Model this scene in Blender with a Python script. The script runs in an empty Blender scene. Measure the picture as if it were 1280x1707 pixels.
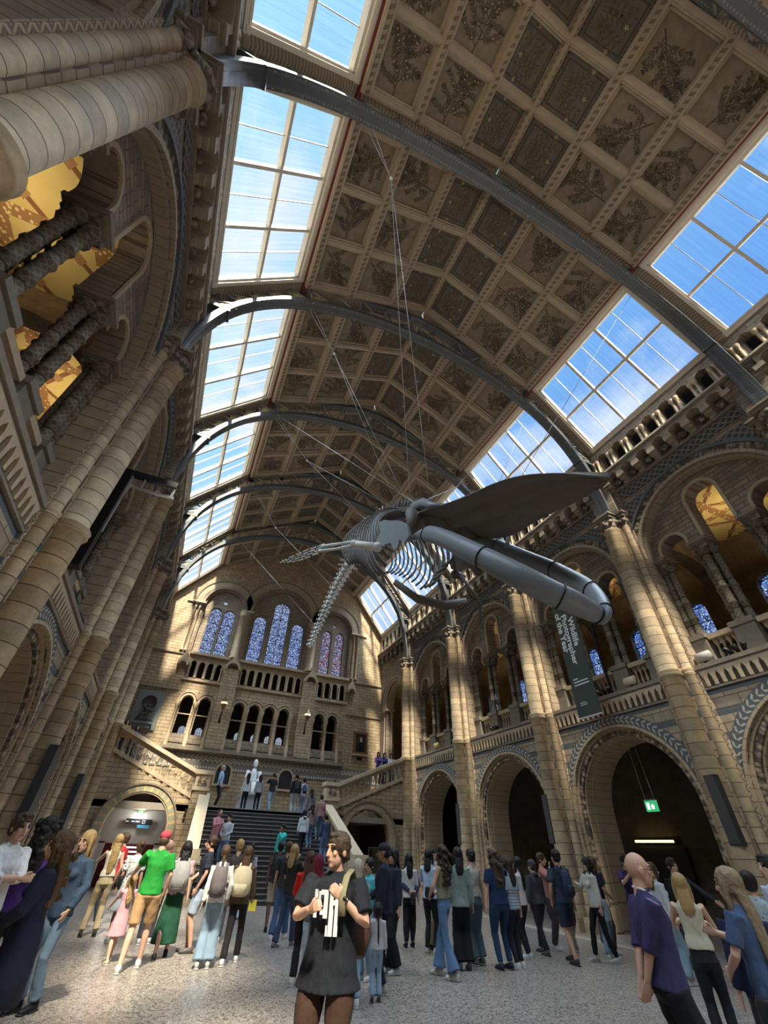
import bpy, bmesh, math, random
from math import pi, sin, cos, radians, sqrt
from mathutils import Vector, Matrix
from mathutils.geometry import tessellate_polygon

SC = bpy.context.scene
COL = SC.collection
random.seed(7)

# ------------------------------------------------------------------ camera
cam_data = bpy.data.cameras.new('camera')
cam = bpy.data.objects.new('camera', cam_data)
COL.objects.link(cam)
SC.camera = cam
cam_data.sensor_fit = 'VERTICAL'
cam_data.sensor_height = 36.0
cam_data.sensor_width = 36.0
cam_data.lens = 14.4
cam_data.shift_x = 0.00301
cam_data.shift_y = 0.00575
cam_data.clip_start = 0.05
cam_data.clip_end = 400
Rw = [[0.91112734, -0.41090632, 0.03166962],
      [0.28219172, 0.56602111, -0.77458888],
      [0.30035779, 0.71468601, 0.63167167]]
mw = Matrix(((Rw[0][0], -Rw[1][0], -Rw[2][0], -4.836),
             (Rw[0][1], -Rw[1][1], -Rw[2][1], 0.0),
             (Rw[0][2], -Rw[1][2], -Rw[2][2], 1.62),
             (0, 0, 0, 1)))
cam.matrix_world = mw

# ------------------------------------------------------------------ exposure, world, sun
SC.view_settings.view_transform = 'Standard'
SC.view_settings.look = 'None'
SC.view_settings.gamma = 1.0
SC.view_settings.use_curve_mapping = False
SC.view_settings.exposure = 0.7
SC.cycles.max_bounces = 7
SC.cycles.diffuse_bounces = 5
SC.cycles.glossy_bounces = 2
SC.cycles.transmission_bounces = 4
SC.cycles.transparent_max_bounces = 12
SC.cycles.sample_clamp_indirect = 6.0
SC.cycles.caustics_reflective = False
SC.cycles.caustics_refractive = False

SKY_STRENGTH = 0.66
world = bpy.data.worlds.new('sky')
SC.world = world
world.use_nodes = True
wn = world.node_tree.nodes; wl = world.node_tree.links
wn.clear()
wo = wn.new('ShaderNodeOutputWorld'); wb = wn.new('ShaderNodeBackground')
tc = wn.new('ShaderNodeTexCoord')
mp = wn.new('ShaderNodeMapping'); mp.inputs['Scale'].default_value = (1.0, 1.0, 2.2)
mp.inputs['Location'].default_value = (0.35, 0.1, 0.2)
nz = wn.new('ShaderNodeTexNoise'); nz.inputs['Scale'].default_value = 2.1
nz.inputs['Detail'].default_value = 9; nz.inputs['Roughness'].default_value = 0.55
nz.inputs['Distortion'].default_value = 0.3
cr = wn.new('ShaderNodeValToRGB')
cr.color_ramp.elements[0].position = 0.47; cr.color_ramp.elements[0].color = (0, 0, 0, 1)
cr.color_ramp.elements[1].position = 0.66; cr.color_ramp.elements[1].color = (1, 1, 1, 1)
sx = wn.new('ShaderNodeSeparateXYZ')
gr = wn.new('ShaderNodeMapRange')
gr.inputs['From Min'].default_value = -0.35; gr.inputs['From Max'].default_value = 0.65
bl = wn.new('ShaderNodeMix'); bl.data_type = 'RGBA'
bl.inputs['A'].default_value = (0.52, 0.9, 1.05, 1); bl.inputs['B'].default_value = (0.19, 0.44, 0.92, 1)
mx = wn.new('ShaderNodeMix'); mx.data_type = 'RGBA'
mx.inputs['B'].default_value = (0.95, 1.0, 1.05, 1)
wl.new(tc.outputs['Generated'], mp.inputs['Vector'])
wl.new(mp.outputs['Vector'], nz.inputs['Vector'])
wl.new(nz.outputs['Fac'], cr.inputs['Fac'])
wl.new(tc.outputs['Generated'], sx.inputs['Vector'])
wl.new(sx.outputs['X'], gr.inputs['Value'])
wl.new(gr.outputs['Result'], bl.inputs['Factor'])
hz = wn.new('ShaderNodeMapRange'); hz.inputs['From Min'].default_value = 0.05; hz.inputs['From Max'].default_value = 0.72
hm = wn.new('ShaderNodeMix'); hm.data_type = 'RGBA'; hm.inputs['A'].default_value = (0.80, 0.84, 1.08, 1)
wl.new(sx.outputs['Z'], hz.inputs['Value']); wl.new(hz.outputs['Result'], hm.inputs['Factor']); wl.new(bl.outputs['Result'], hm.inputs['B'])
wl.new(hm.outputs['Result'], mx.inputs['A'])
wl.new(cr.outputs['Color'], mx.inputs['Factor'])
wl.new(mx.outputs['Result'], wb.inputs['Color'])
wb.inputs['Strength'].default_value = SKY_STRENGTH
wl.new(wb.outputs['Background'], wo.inputs['Surface'])

def lamp(name, kind, loc, energy, color, size=None, look=None, **kw):
    d = bpy.data.lights.new(name, kind)
    d.energy = energy; d.color = color
    if kind == 'SUN': d.angle = kw.get('angle', 0.01)
    elif kind == 'AREA':
        d.shape = 'RECTANGLE'; d.size, d.size_y = size
    elif size: d.shadow_soft_size = size
    if kind == 'SPOT':
        d.spot_size = kw.get('spot', 1.2); d.spot_blend = 0.6
    o = bpy.data.objects.new(name, d); COL.objects.link(o)
    o.location = loc
    if look is not None:
        o.rotation_euler = Vector(look).to_track_quat('-Z', 'Y').to_euler()
    return o
SUN_DIR = (0.16, 0.72, -1.0)
lamp('sun', 'SUN', (0, -20, 40), 12.0, (1.0, 0.86, 0.66), look=SUN_DIR, angle=radians(4.5))
# fill suns added to boost the broad sky light coming in through the skylights
lamp('sky_fill_west', 'SUN', (-20, 0, 40), 9.0, (0.8, 0.89, 1.0), look=(0.42, 0.1, -0.8), angle=radians(60))
lamp('sky_fill_east', 'SUN', (20, 0, 40), 9.0, (0.8, 0.89, 1.0), look=(-0.42, 0.1, -0.8), angle=radians(60))

# ------------------------------------------------------------------ mesh builder
class MB:
    def __init__(s):
        s.v = []; s.f = []; s.m = []; s.uv = []; s.sm = []
    def add(s, verts, faces, mi=0, uvs=None, smooth=False, T=None):
        b = len(s.v)
        if T is not None:
            verts = [T @ Vector(p) for p in verts]
        s.v += [tuple(p) for p in verts]
        for k, f in enumerate(faces):
            s.f.append(tuple(b + i for i in f)); s.m.append(mi); s.sm.append(smooth)
            s.uv.append(uvs[k] if uvs else None)
    def box(s, x0, x1, y0, y1, z0, z1, mi=0, T=None):
        v = [(x0, y0, z0), (x1, y0, z0), (x1, y1, z0), (x0, y1, z0), (x0, y0, z1), (x1, y0, z1), (x1, y1, z1), (x0, y1, z1)]
        s.add(v, [(0, 3, 2, 1), (4, 5, 6, 7), (0, 1, 5, 4), (1, 2, 6, 5), (2, 3, 7, 6), (3, 0, 4, 7)], mi, T=T)
    def prism(s, loops, d0, d1, plane='yz', mi=0, cap0=True, cap1=True, T=None, smooth=False):
        """loops of (u,v): outer then holes; extruded along the third axis from d0 to d1"""
        def P(u, v, d):
            return {'yz': (d, u, v), 'xz': (u, d, v), 'xy': (u, v, d)}[plane]
        vec = [[Vector((u, v, 0)) for u, v in L] for L in loops]
        tris = tessellate_polygon(vec) if len(loops) > 1 or len(loops[0]) > 4 else None
        flat = [p for L in loops for p in L]
        n = len(flat)
        V = [P(u, v, d0) for u, v in flat] + [P(u, v, d1) for u, v in flat]
        if tris is None: tris = [tuple(range(len(loops[0])))]
        F = []
        def wind(t, flip):
            a, b, c = flat[t[0]], flat[t[1]], flat[t[2]]
            ar = (b[0] - a[0]) * (c[1] - a[1]) - (b[1] - a[1]) * (c[0] - a[0])
            t = tuple(t)
            return t if (ar > 0) != flip else t[::-1]
        # orientation of plane normal relative to +d
        pos = {'yz': True, 'xz': False, 'xy': True}[plane]
        up = (d1 > d0)
        if cap1:
            for t in tris:
                w = wind(t, not (pos == up)); F.append(tuple(i + n for i in w))
        if cap0:
            for t in tris: F.append(wind(t, pos == up))
        s.add(V, F, mi, T=T)
        o = 0; F2 = []
        for li, L in enumerate(loops):
            area = sum(L[i][0] * L[(i + 1) % len(L)][1] - L[(i + 1) % len(L)][0] * L[i][1] for i in range(len(L)))
            outw = (area > 0) == (li == 0)
            if not (pos == up): outw = not outw
            for i in range(len(L)):
                j = (i + 1) % len(L)
                q = (o + i, o + j, n + o + j, n + o + i)
                F2.append(q if outw else q[::-1])
            o += len(L)
        s.add(V, F2, mi, T=T, smooth=smooth)
    def lathe(s, prof, seg=12, mi=0, T=None, smooth=True, ang=2 * pi, a0=0.0):
        """prof [(r,z)] about local z"""
        V = []; F = []; UV = []
        full = abs(ang - 2 * pi) < 1e-6
        n = seg if full else seg + 1
        for r, z in prof:
            for k in range(n):
                a = a0 + ang * k / seg
                V.append((r * cos(a), r * sin(a), z))
        for i in range(len(prof) - 1):
            for k in range(seg):
                k2 = (k + 1) % n
                F.append((i * n + k, i * n + k2, (i + 1) * n + k2, (i + 1) * n + k))
                UV.append(((k / seg, prof[i][1]), ((k + 1) / seg, prof[i][1]), ((k + 1) / seg, prof[i + 1][1]), (k / seg, prof[i + 1][1])))
        s.add(V, F, mi, UV, smooth, T)
        if full:
            if prof[0][0] > 1e-4: s.add(V[:n], [tuple(range(n))[::-1]], mi, T=T)
            if prof[-1][0] > 1e-4: s.add(V[-n:], [tuple(range(n))], mi, T=T)
    def tube(s, pts, rad, seg=8, mi=0, closed=False, flat=None, smooth=True, up=None, cap=True):
        """tube along pts, rad number/list, or (a,b) per point with up vector"""
        pts = [Vector(p) for p in pts]; N = len(pts)
        rr = rad if isinstance(rad, list) else [rad] * N
        U = Vector(up) if up is not None else None
        V = []; prev = None
        for i, p in enumerate(pts):
            if closed: t = pts[(i + 1) % N] - pts[i - 1]
            else: t = pts[min(i + 1, N - 1)] - pts[max(i - 1, 0)]
            if t.length < 1e-9: t = Vector((0, 0, 1))
            t.normalize()
            if U is not None: a = U - t * U.dot(t)
            elif prev is None: a = Vector((0, 0, 1)) - t * t.z if abs(t.z) < 0.9 else Vector((1, 0, 0)) - t * t.x
            else: a = prev - t * prev.dot(t)
            if a.length < 1e-6: a = t.orthogonal()
            a.normalize(); prev = a; b = t.cross(a)
            r = rr[i]; ra, rb = r if isinstance(r, tuple) else (r, r)
            for k in range(seg):
                c = 2 * pi * k / seg + (pi / seg if seg == 4 else 0)
                q = sqrt(2) if seg == 4 else 1
                V.append(p + a * (cos(c) * ra * q) + b * (sin(c) * rb * q))
        F = []
        R = N if closed else N - 1
        for i in range(R):
            j = (i + 1) % N
            for k in range(seg):
                k2 = (k + 1) % seg
                F.append((i * seg + k, i * seg + k2, j * seg + k2, j * seg + k))
        if not closed and cap:
            F.append(tuple(range(seg))[::-1]); F.append(tuple(range((N - 1) * seg, N * seg)))
        s.add(V, F, mi, smooth=smooth and seg > 4)
    def sphere(s, c, r, seg=10, rings=7, mi=0, T=None):
        r = r if isinstance(r, tuple) else (r, r, r)
        V = [(c[0], c[1], c[2] - r[2])]
        for i in range(1, rings):
            th = pi * i / rings
            for k in range(seg):
                a = 2 * pi * k / seg
                V.append((c[0] + r[0] * sin(th) * cos(a), c[1] + r[1] * sin(th) * sin(a), c[2] - r[2] * cos(th)))
        V.append((c[0], c[1], c[2] + r[2]))
        F = []
        for k in range(seg):
            F.append((0, 1 + (k + 1) % seg, 1 + k))
            F.append((len(V) - 1, len(V) - 1 - seg + k, len(V) - 1 - seg + (k + 1) % seg))
        for i in range(rings - 2):
            for k in range(seg):
                a = 1 + i * seg + k; b = 1 + i * seg + (k + 1) % seg
                F.append((a, b, b + seg, a + seg))
        s.add(V, F, mi, smooth=True, T=T)
    def mesh(s, name, mats):
        me = bpy.data.meshes.new(name)
        me.from_pydata(s.v, [], s.f)
        for m in (mats if isinstance(mats, (list, tuple)) else [mats]): me.materials.append(m)
        me.polygons.foreach_set('material_index', s.m)
        me.polygons.foreach_set('use_smooth', s.sm)
        if any(u is not None for u in s.uv):
            lay = me.uv_layers.new(name='UVMap')
            k = 0
            for f, u in zip(s.f, s.uv):
                for i in range(len(f)):
                    if u is not None: lay.data[k].uv = u[i]
                    k += 1
        me.update()
        return me
    def build(s, name, mats, parent=None, loc=(0, 0, 0), rz=0.0):
        return link(name, s.mesh(name, mats), parent, loc, rz)

def link(name, me, parent=None, loc=(0, 0, 0), rz=0.0):
    o = bpy.data.objects.new(name, me); COL.objects.link(o)
    o.location = loc; o.rotation_euler = (0, 0, rz)
    if parent is not None: o.parent = parent
    return o
def empty(name, loc=(0, 0, 0), rz=0.0):
    o = bpy.data.objects.new(name, None); COL.objects.link(o)
    o.location = loc; o.rotation_euler = (0, 0, rz); o.empty_display_size = 0.2
    return o
def tag(o, label, cat, group=None):
    o['label'] = label; o['category'] = cat
    if group: o['group'] = group
    return o
def struct(o):
    o['kind'] = 'structure'; return o
def copy_tree(o, parent=None):
    c = o.copy(); COL.objects.link(c)
    if parent is not None: c.parent = parent
    for ch in list(o.children): copy_tree(ch, c)
    return c
def arch(c, zs, r, z0, n=20):
    """outline of a round-headed opening, counter-clockwise"""
    return [(c + r * cos(pi * k / n), zs + r * sin(pi * k / n)) for k in range(n + 1)][::1] if z0 is None else \
        [(c - r, z0), (c + r, z0)] + [(c + r * cos(pi * k / n), zs + r * sin(pi * k / n)) for k in range(n + 1)]
def band(c, zs, r0, r1, z0, n=24):
    """horseshoe strip between two radii"""
    o = [(c + r1, z0)] + [(c + r1 * cos(pi * k / n), zs + r1 * sin(pi * k / n)) for k in range(n + 1)] + [(c - r1, z0)]
    i = [(c - r0, z0)] + [(c - r0 * cos(pi * k / n), zs + r0 * sin(pi * k / n)) for k in range(n + 1)] + [(c + r0, z0)]
    return o + i
def Tm(loc=(0, 0, 0), rx=0, ry=0, rz=0, sc=None):
    M = Matrix.Translation(loc) @ Matrix.Rotation(rz, 4, 'Z') @ Matrix.Rotation(ry, 4, 'Y') @ Matrix.Rotation(rx, 4, 'X')
    if sc: M = M @ Matrix.Diagonal((*sc, 1))
    return M

# ------------------------------------------------------------------ materials
class NT:
    def __init__(s, name):
        s.mat = bpy.data.materials.new(name); s.mat.use_nodes = True
        s.t = s.mat.node_tree; s.n = s.t.nodes; s.n.clear()
        s.out = s.n.new('ShaderNodeOutputMaterial')
    def N(s, kind, **kw):
        nd = s.n.new('ShaderNode' + kind)
        for k, v in kw.items():
            if hasattr(nd, k): setattr(nd, k, v)
        return nd
    def L(s, a, b): s.t.links.new(a, b)
    def set(s, nd, name, val):
        if isinstance(val, bpy.types.NodeSocket): s.L(val, nd.inputs[name])
        else: nd.inputs[name].default_value = val
    def mix(s, fac, a, b, mode='MIX'):
        m = s.N('Mix'); m.data_type = 'RGBA'; m.blend_type = mode
        for nm, v in (('Factor', fac), ('A', a), ('B', b)):
            if isinstance(v, tuple) and len(v) == 3: v = (*v, 1)
            s.set(m, nm, v)
        return m.outputs['Result']
    def math(s, op, a, b=None, c=None):
        m = s.N('Math'); m.operation = op
        for i, v in enumerate((a, b, c)):
            if v is None: continue
            if isinstance(v, bpy.types.NodeSocket): s.L(v, m.inputs[i])
            else: m.inputs[i].default_value = v
        return m.outputs[0]
    def ramp(s, fac, stops, interp='LINEAR'):
        r = s.N('ValToRGB'); r.color_ramp.interpolation = interp
        e = r.color_ramp.elements
        while len(e) < len(stops): e.new(0.5)
        for i, (p, c) in enumerate(stops):
            e[i].position = p; e[i].color = (*c, 1) if len(c) == 3 else c
        s.L(fac, r.inputs['Fac']); return r.outputs['Color']
    def noise(s, vec, scale, detail=3, rough=0.5, dist=0.0):
        n = s.N('TexNoise'); n.inputs['Scale'].default_value = scale; n.inputs['Detail'].default_value = detail
        n.inputs['Roughness'].default_value = rough; n.inputs['Distortion'].default_value = dist
        if vec is not None: s.L(vec, n.inputs['Vector'])
        return n.outputs['Fac']
    def obj(s): return s.N('TexCoord').outputs['Object']
    def uvc(s): return s.N('TexCoord').outputs['UV']
    def world(s): return s.N('NewGeometry').outputs['Position']
    def sep(s, v):
        n = s.N('SeparateXYZ'); s.L(v, n.inputs[0]); return n.outputs
    def comb(s, x, y, z=0.0):
        n = s.N('CombineXYZ')
        for i, v in enumerate((x, y, z)):
            if isinstance(v, bpy.types.NodeSocket): s.L(v, n.inputs[i])
            else: n.inputs[i].default_value = v
        return n.outputs[0]
    def bsdf(s, color, rough=0.8, bump=None, bstr=0.5, bdist=0.02, metal=0.0, spec=0.3, emis=None, estr=0.0, alpha=None, sheen=0):
        b = s.N('BsdfPrincipled')
        if isinstance(color, tuple) and len(color) == 3: color = (*color, 1)
        s.set(b, 'Base Color', color); s.set(b, 'Roughness', rough); s.set(b, 'Metallic', metal)
        b.inputs['Specular IOR Level'].default_value = spec
        if sheen: b.inputs['Sheen Weight'].default_value = sheen
        if emis is not None:
            s.set(b, 'Emission Color', (*emis, 1) if isinstance(emis, tuple) else emis); b.inputs['Emission Strength'].default_value = estr
        if bump is not None:
            bp = s.N('Bump'); bp.inputs['Strength'].default_value = bstr; bp.inputs['Distance'].default_value = bdist
            s.L(bump, bp.inputs['Height']); s.L(bp.outputs[0], b.inputs['Normal'])
        s.L(b.outputs[0], s.out.inputs['Surface'])
        return b

_cache = {}
def plain(name, color, rough=0.7, metal=0.0, var=0.12, scale=9.0, spec=0.3, bump=0.0):
    key = ('p', name)
    if key in _cache: return _cache[key]
    m = NT(name)
    n = m.noise(m.obj(), scale, 4)
    c = m.mix(n, tuple(x * (1 - var) for x in color), tuple(min(1, x * (1 + var)) for x in color))
    m.bsdf(c, rough, bump=n if bump else None, bstr=bump, metal=metal, spec=spec)
    _cache[key] = m.mat
    return m.mat
def glow(name, color, strength):
    m = NT(name); e = m.N('Emission'); e.inputs[0].default_value = (*color, 1); e.inputs[1].default_value = strength
    m.L(e.outputs[0], m.out.inputs['Surface']); return m.mat

BUFF = (0.50, 0.375, 0.235); BUFF2 = (0.36, 0.275, 0.185); JOINT = (0.16, 0.12, 0.085)
BLUE = (0.10, 0.108, 0.112)
def stone(name, axes='yz', bw=0.62, bh=0.3, c1=BUFF, c2=BUFF2, stripes=None, mortar=0.016, bump=0.6, offset=0.5):
    m = NT(name)
    co = m.obj(); S = m.sep(co)
    ix = {'x': 0, 'y': 1, 'z': 2}
    vec = m.comb(S[ix[axes[0]]], S[ix[axes[1]]], 0.0)
    br = m.N('TexBrick'); br.offset = offset
    m.L(vec, br.inputs['Vector'])
    br.inputs['Scale'].default_value = 1.0
    br.inputs['Mortar Size'].default_value = mortar
    br.inputs['Mortar Smooth'].default_value = 0.3
    br.inputs['Brick Width'].default_value = bw
    br.inputs['Row Height'].default_value = bh
    br.inputs['Color1'].default_value = (0, 0, 0, 1); br.inputs['Color2'].default_value = (1, 1, 1, 1)
    br.inputs['Mortar'].default_value = (0.5, 0.5, 0.5, 1)
    big = m.noise(co, 0.45, 4, 0.6)
    fine = m.noise(co, 14, 4, 0.6)
    fac = m.math('ADD', m.math('MULTIPLY', m.sep(br.outputs['Color'])[0], 0.75), m.math('MULTIPLY', m.math('SUBTRACT', big, 0.25), 0.9))
    c = m.mix(fac, c1, c2)
    c = m.mix(m.math('MULTIPLY', fine, 0.35), c, (0.30, 0.245, 0.19))
    grime = m.ramp(m.noise(co, 2.3, 6, 0.72), [(0.42, (0, 0, 0)), (0.68, (1, 1, 1))])
    c = m.mix(m.math('MULTIPLY', m.sep(grime)[0], 0.5), c, tuple(x * 0.38 for x in c2))
    if stripes:
        for z0, z1 in stripes:
            a = m.math('MULTIPLY', m.math('GREATER_THAN', S[2], z0), m.math('LESS_THAN', S[2], z1))
            c = m.mix(a, c, BLUE)
    c = m.mix(br.outputs['Fac'], c, JOINT)
    h = m.math('SUBTRACT', m.math('MULTIPLY', fine, 0.35), br.outputs['Fac'])
    m.bsdf(c, 0.85, bump=h, bstr=bump, bdist=0.03)
    return m.mat
def carved(name, scale=7.0, c1=BUFF, c2=(0.13, 0.1, 0.075), kind='F1', stretch=(1, 1, 1)):
    m = NT(name); co = m.obj()
    mpn = m.N('Mapping'); mpn.inputs['Scale'].default_value = stretch; m.L(co, mpn.inputs['Vector'])
    v = m.N('TexVoronoi'); v.inputs['Scale'].default_value = scale; m.L(mpn.outputs[0], v.inputs['Vector'])
    n = m.noise(co, scale * 2.5, 3)
    d = m.math('ADD', v.outputs['Distance'], m.math('MULTIPLY', m.math('SUBTRACT', n, 0.5), 0.5))
    c = m.ramp(d, [(0.1, c1), (0.42, tuple((a * 0.7 + b * 0.3) for a, b in zip(c1, c2))), (0.62, c2)])
    m.bsdf(c, 0.85, bump=m.math('SUBTRACT', 1.0, d), bstr=0.9, bdist=0.06)
    return m.mat

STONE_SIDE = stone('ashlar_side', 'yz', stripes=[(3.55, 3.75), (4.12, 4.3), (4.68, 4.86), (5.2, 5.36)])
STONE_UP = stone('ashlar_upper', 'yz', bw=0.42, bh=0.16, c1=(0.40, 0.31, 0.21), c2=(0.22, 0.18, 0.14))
STONE_END = stone('ashlar_end', 'xz', bw=0.55, bh=0.19, c1=(0.55, 0.42, 0.25), c2=(0.40, 0.29, 0.175), mortar=0.014)
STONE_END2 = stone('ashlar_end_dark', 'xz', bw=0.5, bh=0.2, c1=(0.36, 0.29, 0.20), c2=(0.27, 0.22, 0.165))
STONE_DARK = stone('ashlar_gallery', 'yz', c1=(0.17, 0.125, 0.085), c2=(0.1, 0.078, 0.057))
STONE_X = stone('ashlar_cross', 'xz', c1=(0.22, 0.17, 0.12), c2=(0.14, 0.11, 0.08))
PLAINSTONE = plain('moulded_stone', (0.44, 0.34, 0.225), 0.85, var=0.25, scale=5, bump=0.2)
DARKSTONE = plain('weathered_stone', (0.23, 0.185, 0.14), 0.88, var=0.3, scale=6, bump=0.2)
GREYSTONE = plain('blue_grey_terracotta', BLUE, 0.8, var=0.25)
VOID = plain('shade_and_black_parts', (0.012, 0.011, 0.01), 0.9)  # near-black: recess shade put in as colour, also bars, vents and plate
CARVED = carved('carved_foliage', 8.0)
CARVED_UP = carved('carved_frieze', 6.0, c1=(0.33, 0.27, 0.2))

def shaft_mat(name, dz=0.3, lattice=False, c1=BUFF, c2=BUFF2):
    m = NT(name); co = m.obj(); S = m.sep(co)
    f = m.math('FRACT', m.math('DIVIDE', S[2], dz))
    j = m.math('LESS_THAN', f, 0.05)
    row = m.math('FLOOR', m.math('DIVIDE', S[2], dz))
    wn_ = m.N('TexWhiteNoise'); wn_.noise_dimensions = '2D'
    m.L(m.comb(row, m.math('ROUND', S[1]), 0), wn_.inputs['Vector'])
    n = m.noise(co, 7, 4, 0.6)
    fac = m.math('ADD', m.math('MULTIPLY', wn_.outputs['Value'], 0.75), m.math('MULTIPLY', m.math('SUBTRACT', n, 0.5), 0.8))
    c = m.mix(fac, c1, c2)
    if lattice:
        u = m.sep(m.uvc())
        a = m.math('FRACT', m.math('ADD', m.math('MULTIPLY', u[0], 5), m.math('MULTIPLY', u[1], 7)))
        b = m.math('FRACT', m.math('SUBTRACT', m.math('MULTIPLY', u[0], 5), m.math('MULTIPLY', u[1], 7)))
        g = m.math('MINIMUM', m.math('ABSOLUTE', m.math('SUBTRACT', a, 0.5)), m.math('ABSOLUTE', m.math('SUBTRACT', b, 0.5)))
        lat = m.math('GREATER_THAN', g, 0.14)
        c = m.mix(m.math('MULTIPLY', lat, 0.55), c, (0.05, 0.042, 0.032))
        h = m.math('SUBTRACT', 1.0, lat)
    else:
        h = n
    gr_ = m.ramp(m.noise(co, 3.0, 6, 0.7), [(0.4, (0, 0, 0)), (0.7, (1, 1, 1))])
    c = m.mix(m.math('MULTIPLY', m.sep(gr_)[0], 0.45), c, tuple(x * 0.4 for x in c2))
    c = m.mix(j, c, (0.06, 0.045, 0.03))
    m.bsdf(c, 0.8, bump=m.math('SUBTRACT', h, m.math('MULTIPLY', j, 2.0)), bstr=0.45, bdist=0.02)
    return m.mat
SHAFT = shaft_mat('shaft_drums', 0.29, c1=(0.56, 0.42, 0.25), c2=(0.34, 0.26, 0.17))
SHAFT_LAT = shaft_mat('shaft_latticed', 0.9, True, c1=(0.25, 0.2, 0.135), c2=(0.17, 0.135, 0.095))

def zigzag_mat(name, c1, c2, per=0.2, w=0.2, plane='yz', base=None):
    """running zigzag along local z, across y"""
    m = NT(name); S = m.sep(m.obj())
    u = S[1] if plane == 'yz' else S[0]
    v = S[2]
    if plane == 'hz': u, v = S[2], S[0]
    f = m.math('PINGPONG', v, per / 2)
    d = m.math('ADD', m.math('MULTIPLY', f, 1.0), u)
    g = m.math('LESS_THAN', m.math('FRACT', m.math('DIVIDE', d, w)), 0.5)
    c = m.mix(g, c1, c2)
    m.bsdf(c, 0.85, bump=g, bstr=0.5, bdist=0.02)
    return m.mat
ZIG = zigzag_mat('zigzag_moulding', (0.47, 0.36, 0.23), (0.2, 0.16, 0.12), 0.22, 0.1)
# ================================================================== MATERIALS FOR THE HALL
def polar(m, cz, axis=1, cu=0.0):
    S = m.sep(m.obj())
    u = m.math('SUBTRACT', S[axis], cu); v = m.math('SUBTRACT', S[2], cz)
    ang = m.math('ARCTAN2', v, u)
    r = m.math('SQRT', m.math('ADD', m.math('MULTIPLY', u, u), m.math('MULTIPLY', v, v)))
    return ang, r
def voussoir(name, cz, n, c1=BUFF, c2=BUFF2, axis=1, cu=0.0, alt=None, rows=None):
    m = NT(name); ang, r = polar(m, cz, axis, cu)
    q = m.math('MULTIPLY', ang, n / pi)
    f = m.math('FRACT', q)
    j = m.math('LESS_THAN', f, 0.06)
    nz_ = m.noise(m.obj(), 6, 4)
    c = m.mix(m.math('MULTIPLY', nz_, 1.0), c1, c2)
    if alt:
        a = m.math('LESS_THAN', m.math('FRACT', m.math('MULTIPLY', q, 0.5)), 0.5)
        c = m.mix(a, c, alt)
    c = m.mix(j, c, JOINT)
    m.bsdf(c, 0.85, bump=m.math('SUBTRACT', nz_, j), bstr=0.4, bdist=0.02)
    return m.mat
PEDST = plain('pedestal_stone', (0.21, 0.18, 0.14), 0.85, var=0.3, scale=5, bump=.2)
def leafband(name, cz, r0, r1, n, axis=1):
    m = NT(name); ang, r = polar(m, cz, axis)
    mid = (r0 + r1) / 2; hw = (r1 - r0) / 2
    d = m.math('DIVIDE', m.math('ABSOLUTE', m.math('SUBTRACT', r, mid)), hw)
    q = m.math('FRACT', m.math('SUBTRACT', m.math('MULTIPLY', ang, n / pi), m.math('MULTIPLY', d, 0.75)))
    leaf = m.math('LESS_THAN', m.math('ABSOLUTE', m.math('SUBTRACT', q, 0.5)), m.math('SUBTRACT', 0.27, m.math('MULTIPLY', m.math('ABSOLUTE', m.math('SUBTRACT', d, 0.42)), 0.55)))
    c = m.mix(leaf, BLUE, (0.42, 0.38, 0.3))
    m.bsdf(c, 0.85, bump=leaf, bstr=0.3)
    return m.mat
def carvering(name, cz, n, c1, c2, axis=1):
    m = NT(name); ang, r = polar(m, cz, axis)
    vec = m.comb(m.math('MULTIPLY', ang, n / pi), m.math('MULTIPLY', r, 5.0), 0)
    v = m.N('TexVoronoi'); v.inputs['Scale'].default_value = 1.0; m.L(vec, v.inputs['Vector'])
    c = m.ramp(v.outputs['Distance'], [(0.15, c1), (0.6, c2)])
    m.bsdf(c, 0.85, bump=m.math('SUBTRACT', 1.0, v.outputs['Distance']), bstr=1.0, bdist=0.06)
    return m.mat
LEAF = leafband('painted_leaf_band', 2.8, 2.28, 2.56, 42)
VOU_LOW = voussoir('arch_blocks_lower', 2.8, 26, (0.5, 0.38, 0.24), (0.36, 0.28, 0.19))
CARVE_LOW = carvering('carved_foliage_ring', 2.8, 46, (0.5, 0.38, 0.25), (0.1, 0.075, 0.05))
VOU_UP = voussoir('arch_blocks_upper', 9.45, 34, (0.38, 0.3, 0.21), (0.27, 0.22, 0.16))
CARVE_UPR = carvering('carved_ring_upper', 9.45, 60, (0.4, 0.32, 0.23), (0.1, 0.08, 0.06))
def diaper(name):
    m = NT(name); S = m.sep(m.obj())
    a = m.math('FRACT', m.math('MULTIPLY', m.math('ADD', S[1], S[2]), 4.0)); b = m.math('FRACT', m.math('MULTIPLY', m.math('SUBTRACT', S[1], S[2]), 4.0))
    g = m.math('MINIMUM', m.math('ABSOLUTE', m.math('SUBTRACT', a, 0.5)), m.math('ABSOLUTE', m.math('SUBTRACT', b, 0.5)))
    k = m.math('GREATER_THAN', g, 0.16)
    m.bsdf(m.mix(k, (0.2, 0.18, 0.15), (0.06, 0.065, 0.068)), 0.85, bump=k, bstr=0.5); return m.mat
DIAPER = diaper('diaper_terracotta')
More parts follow.
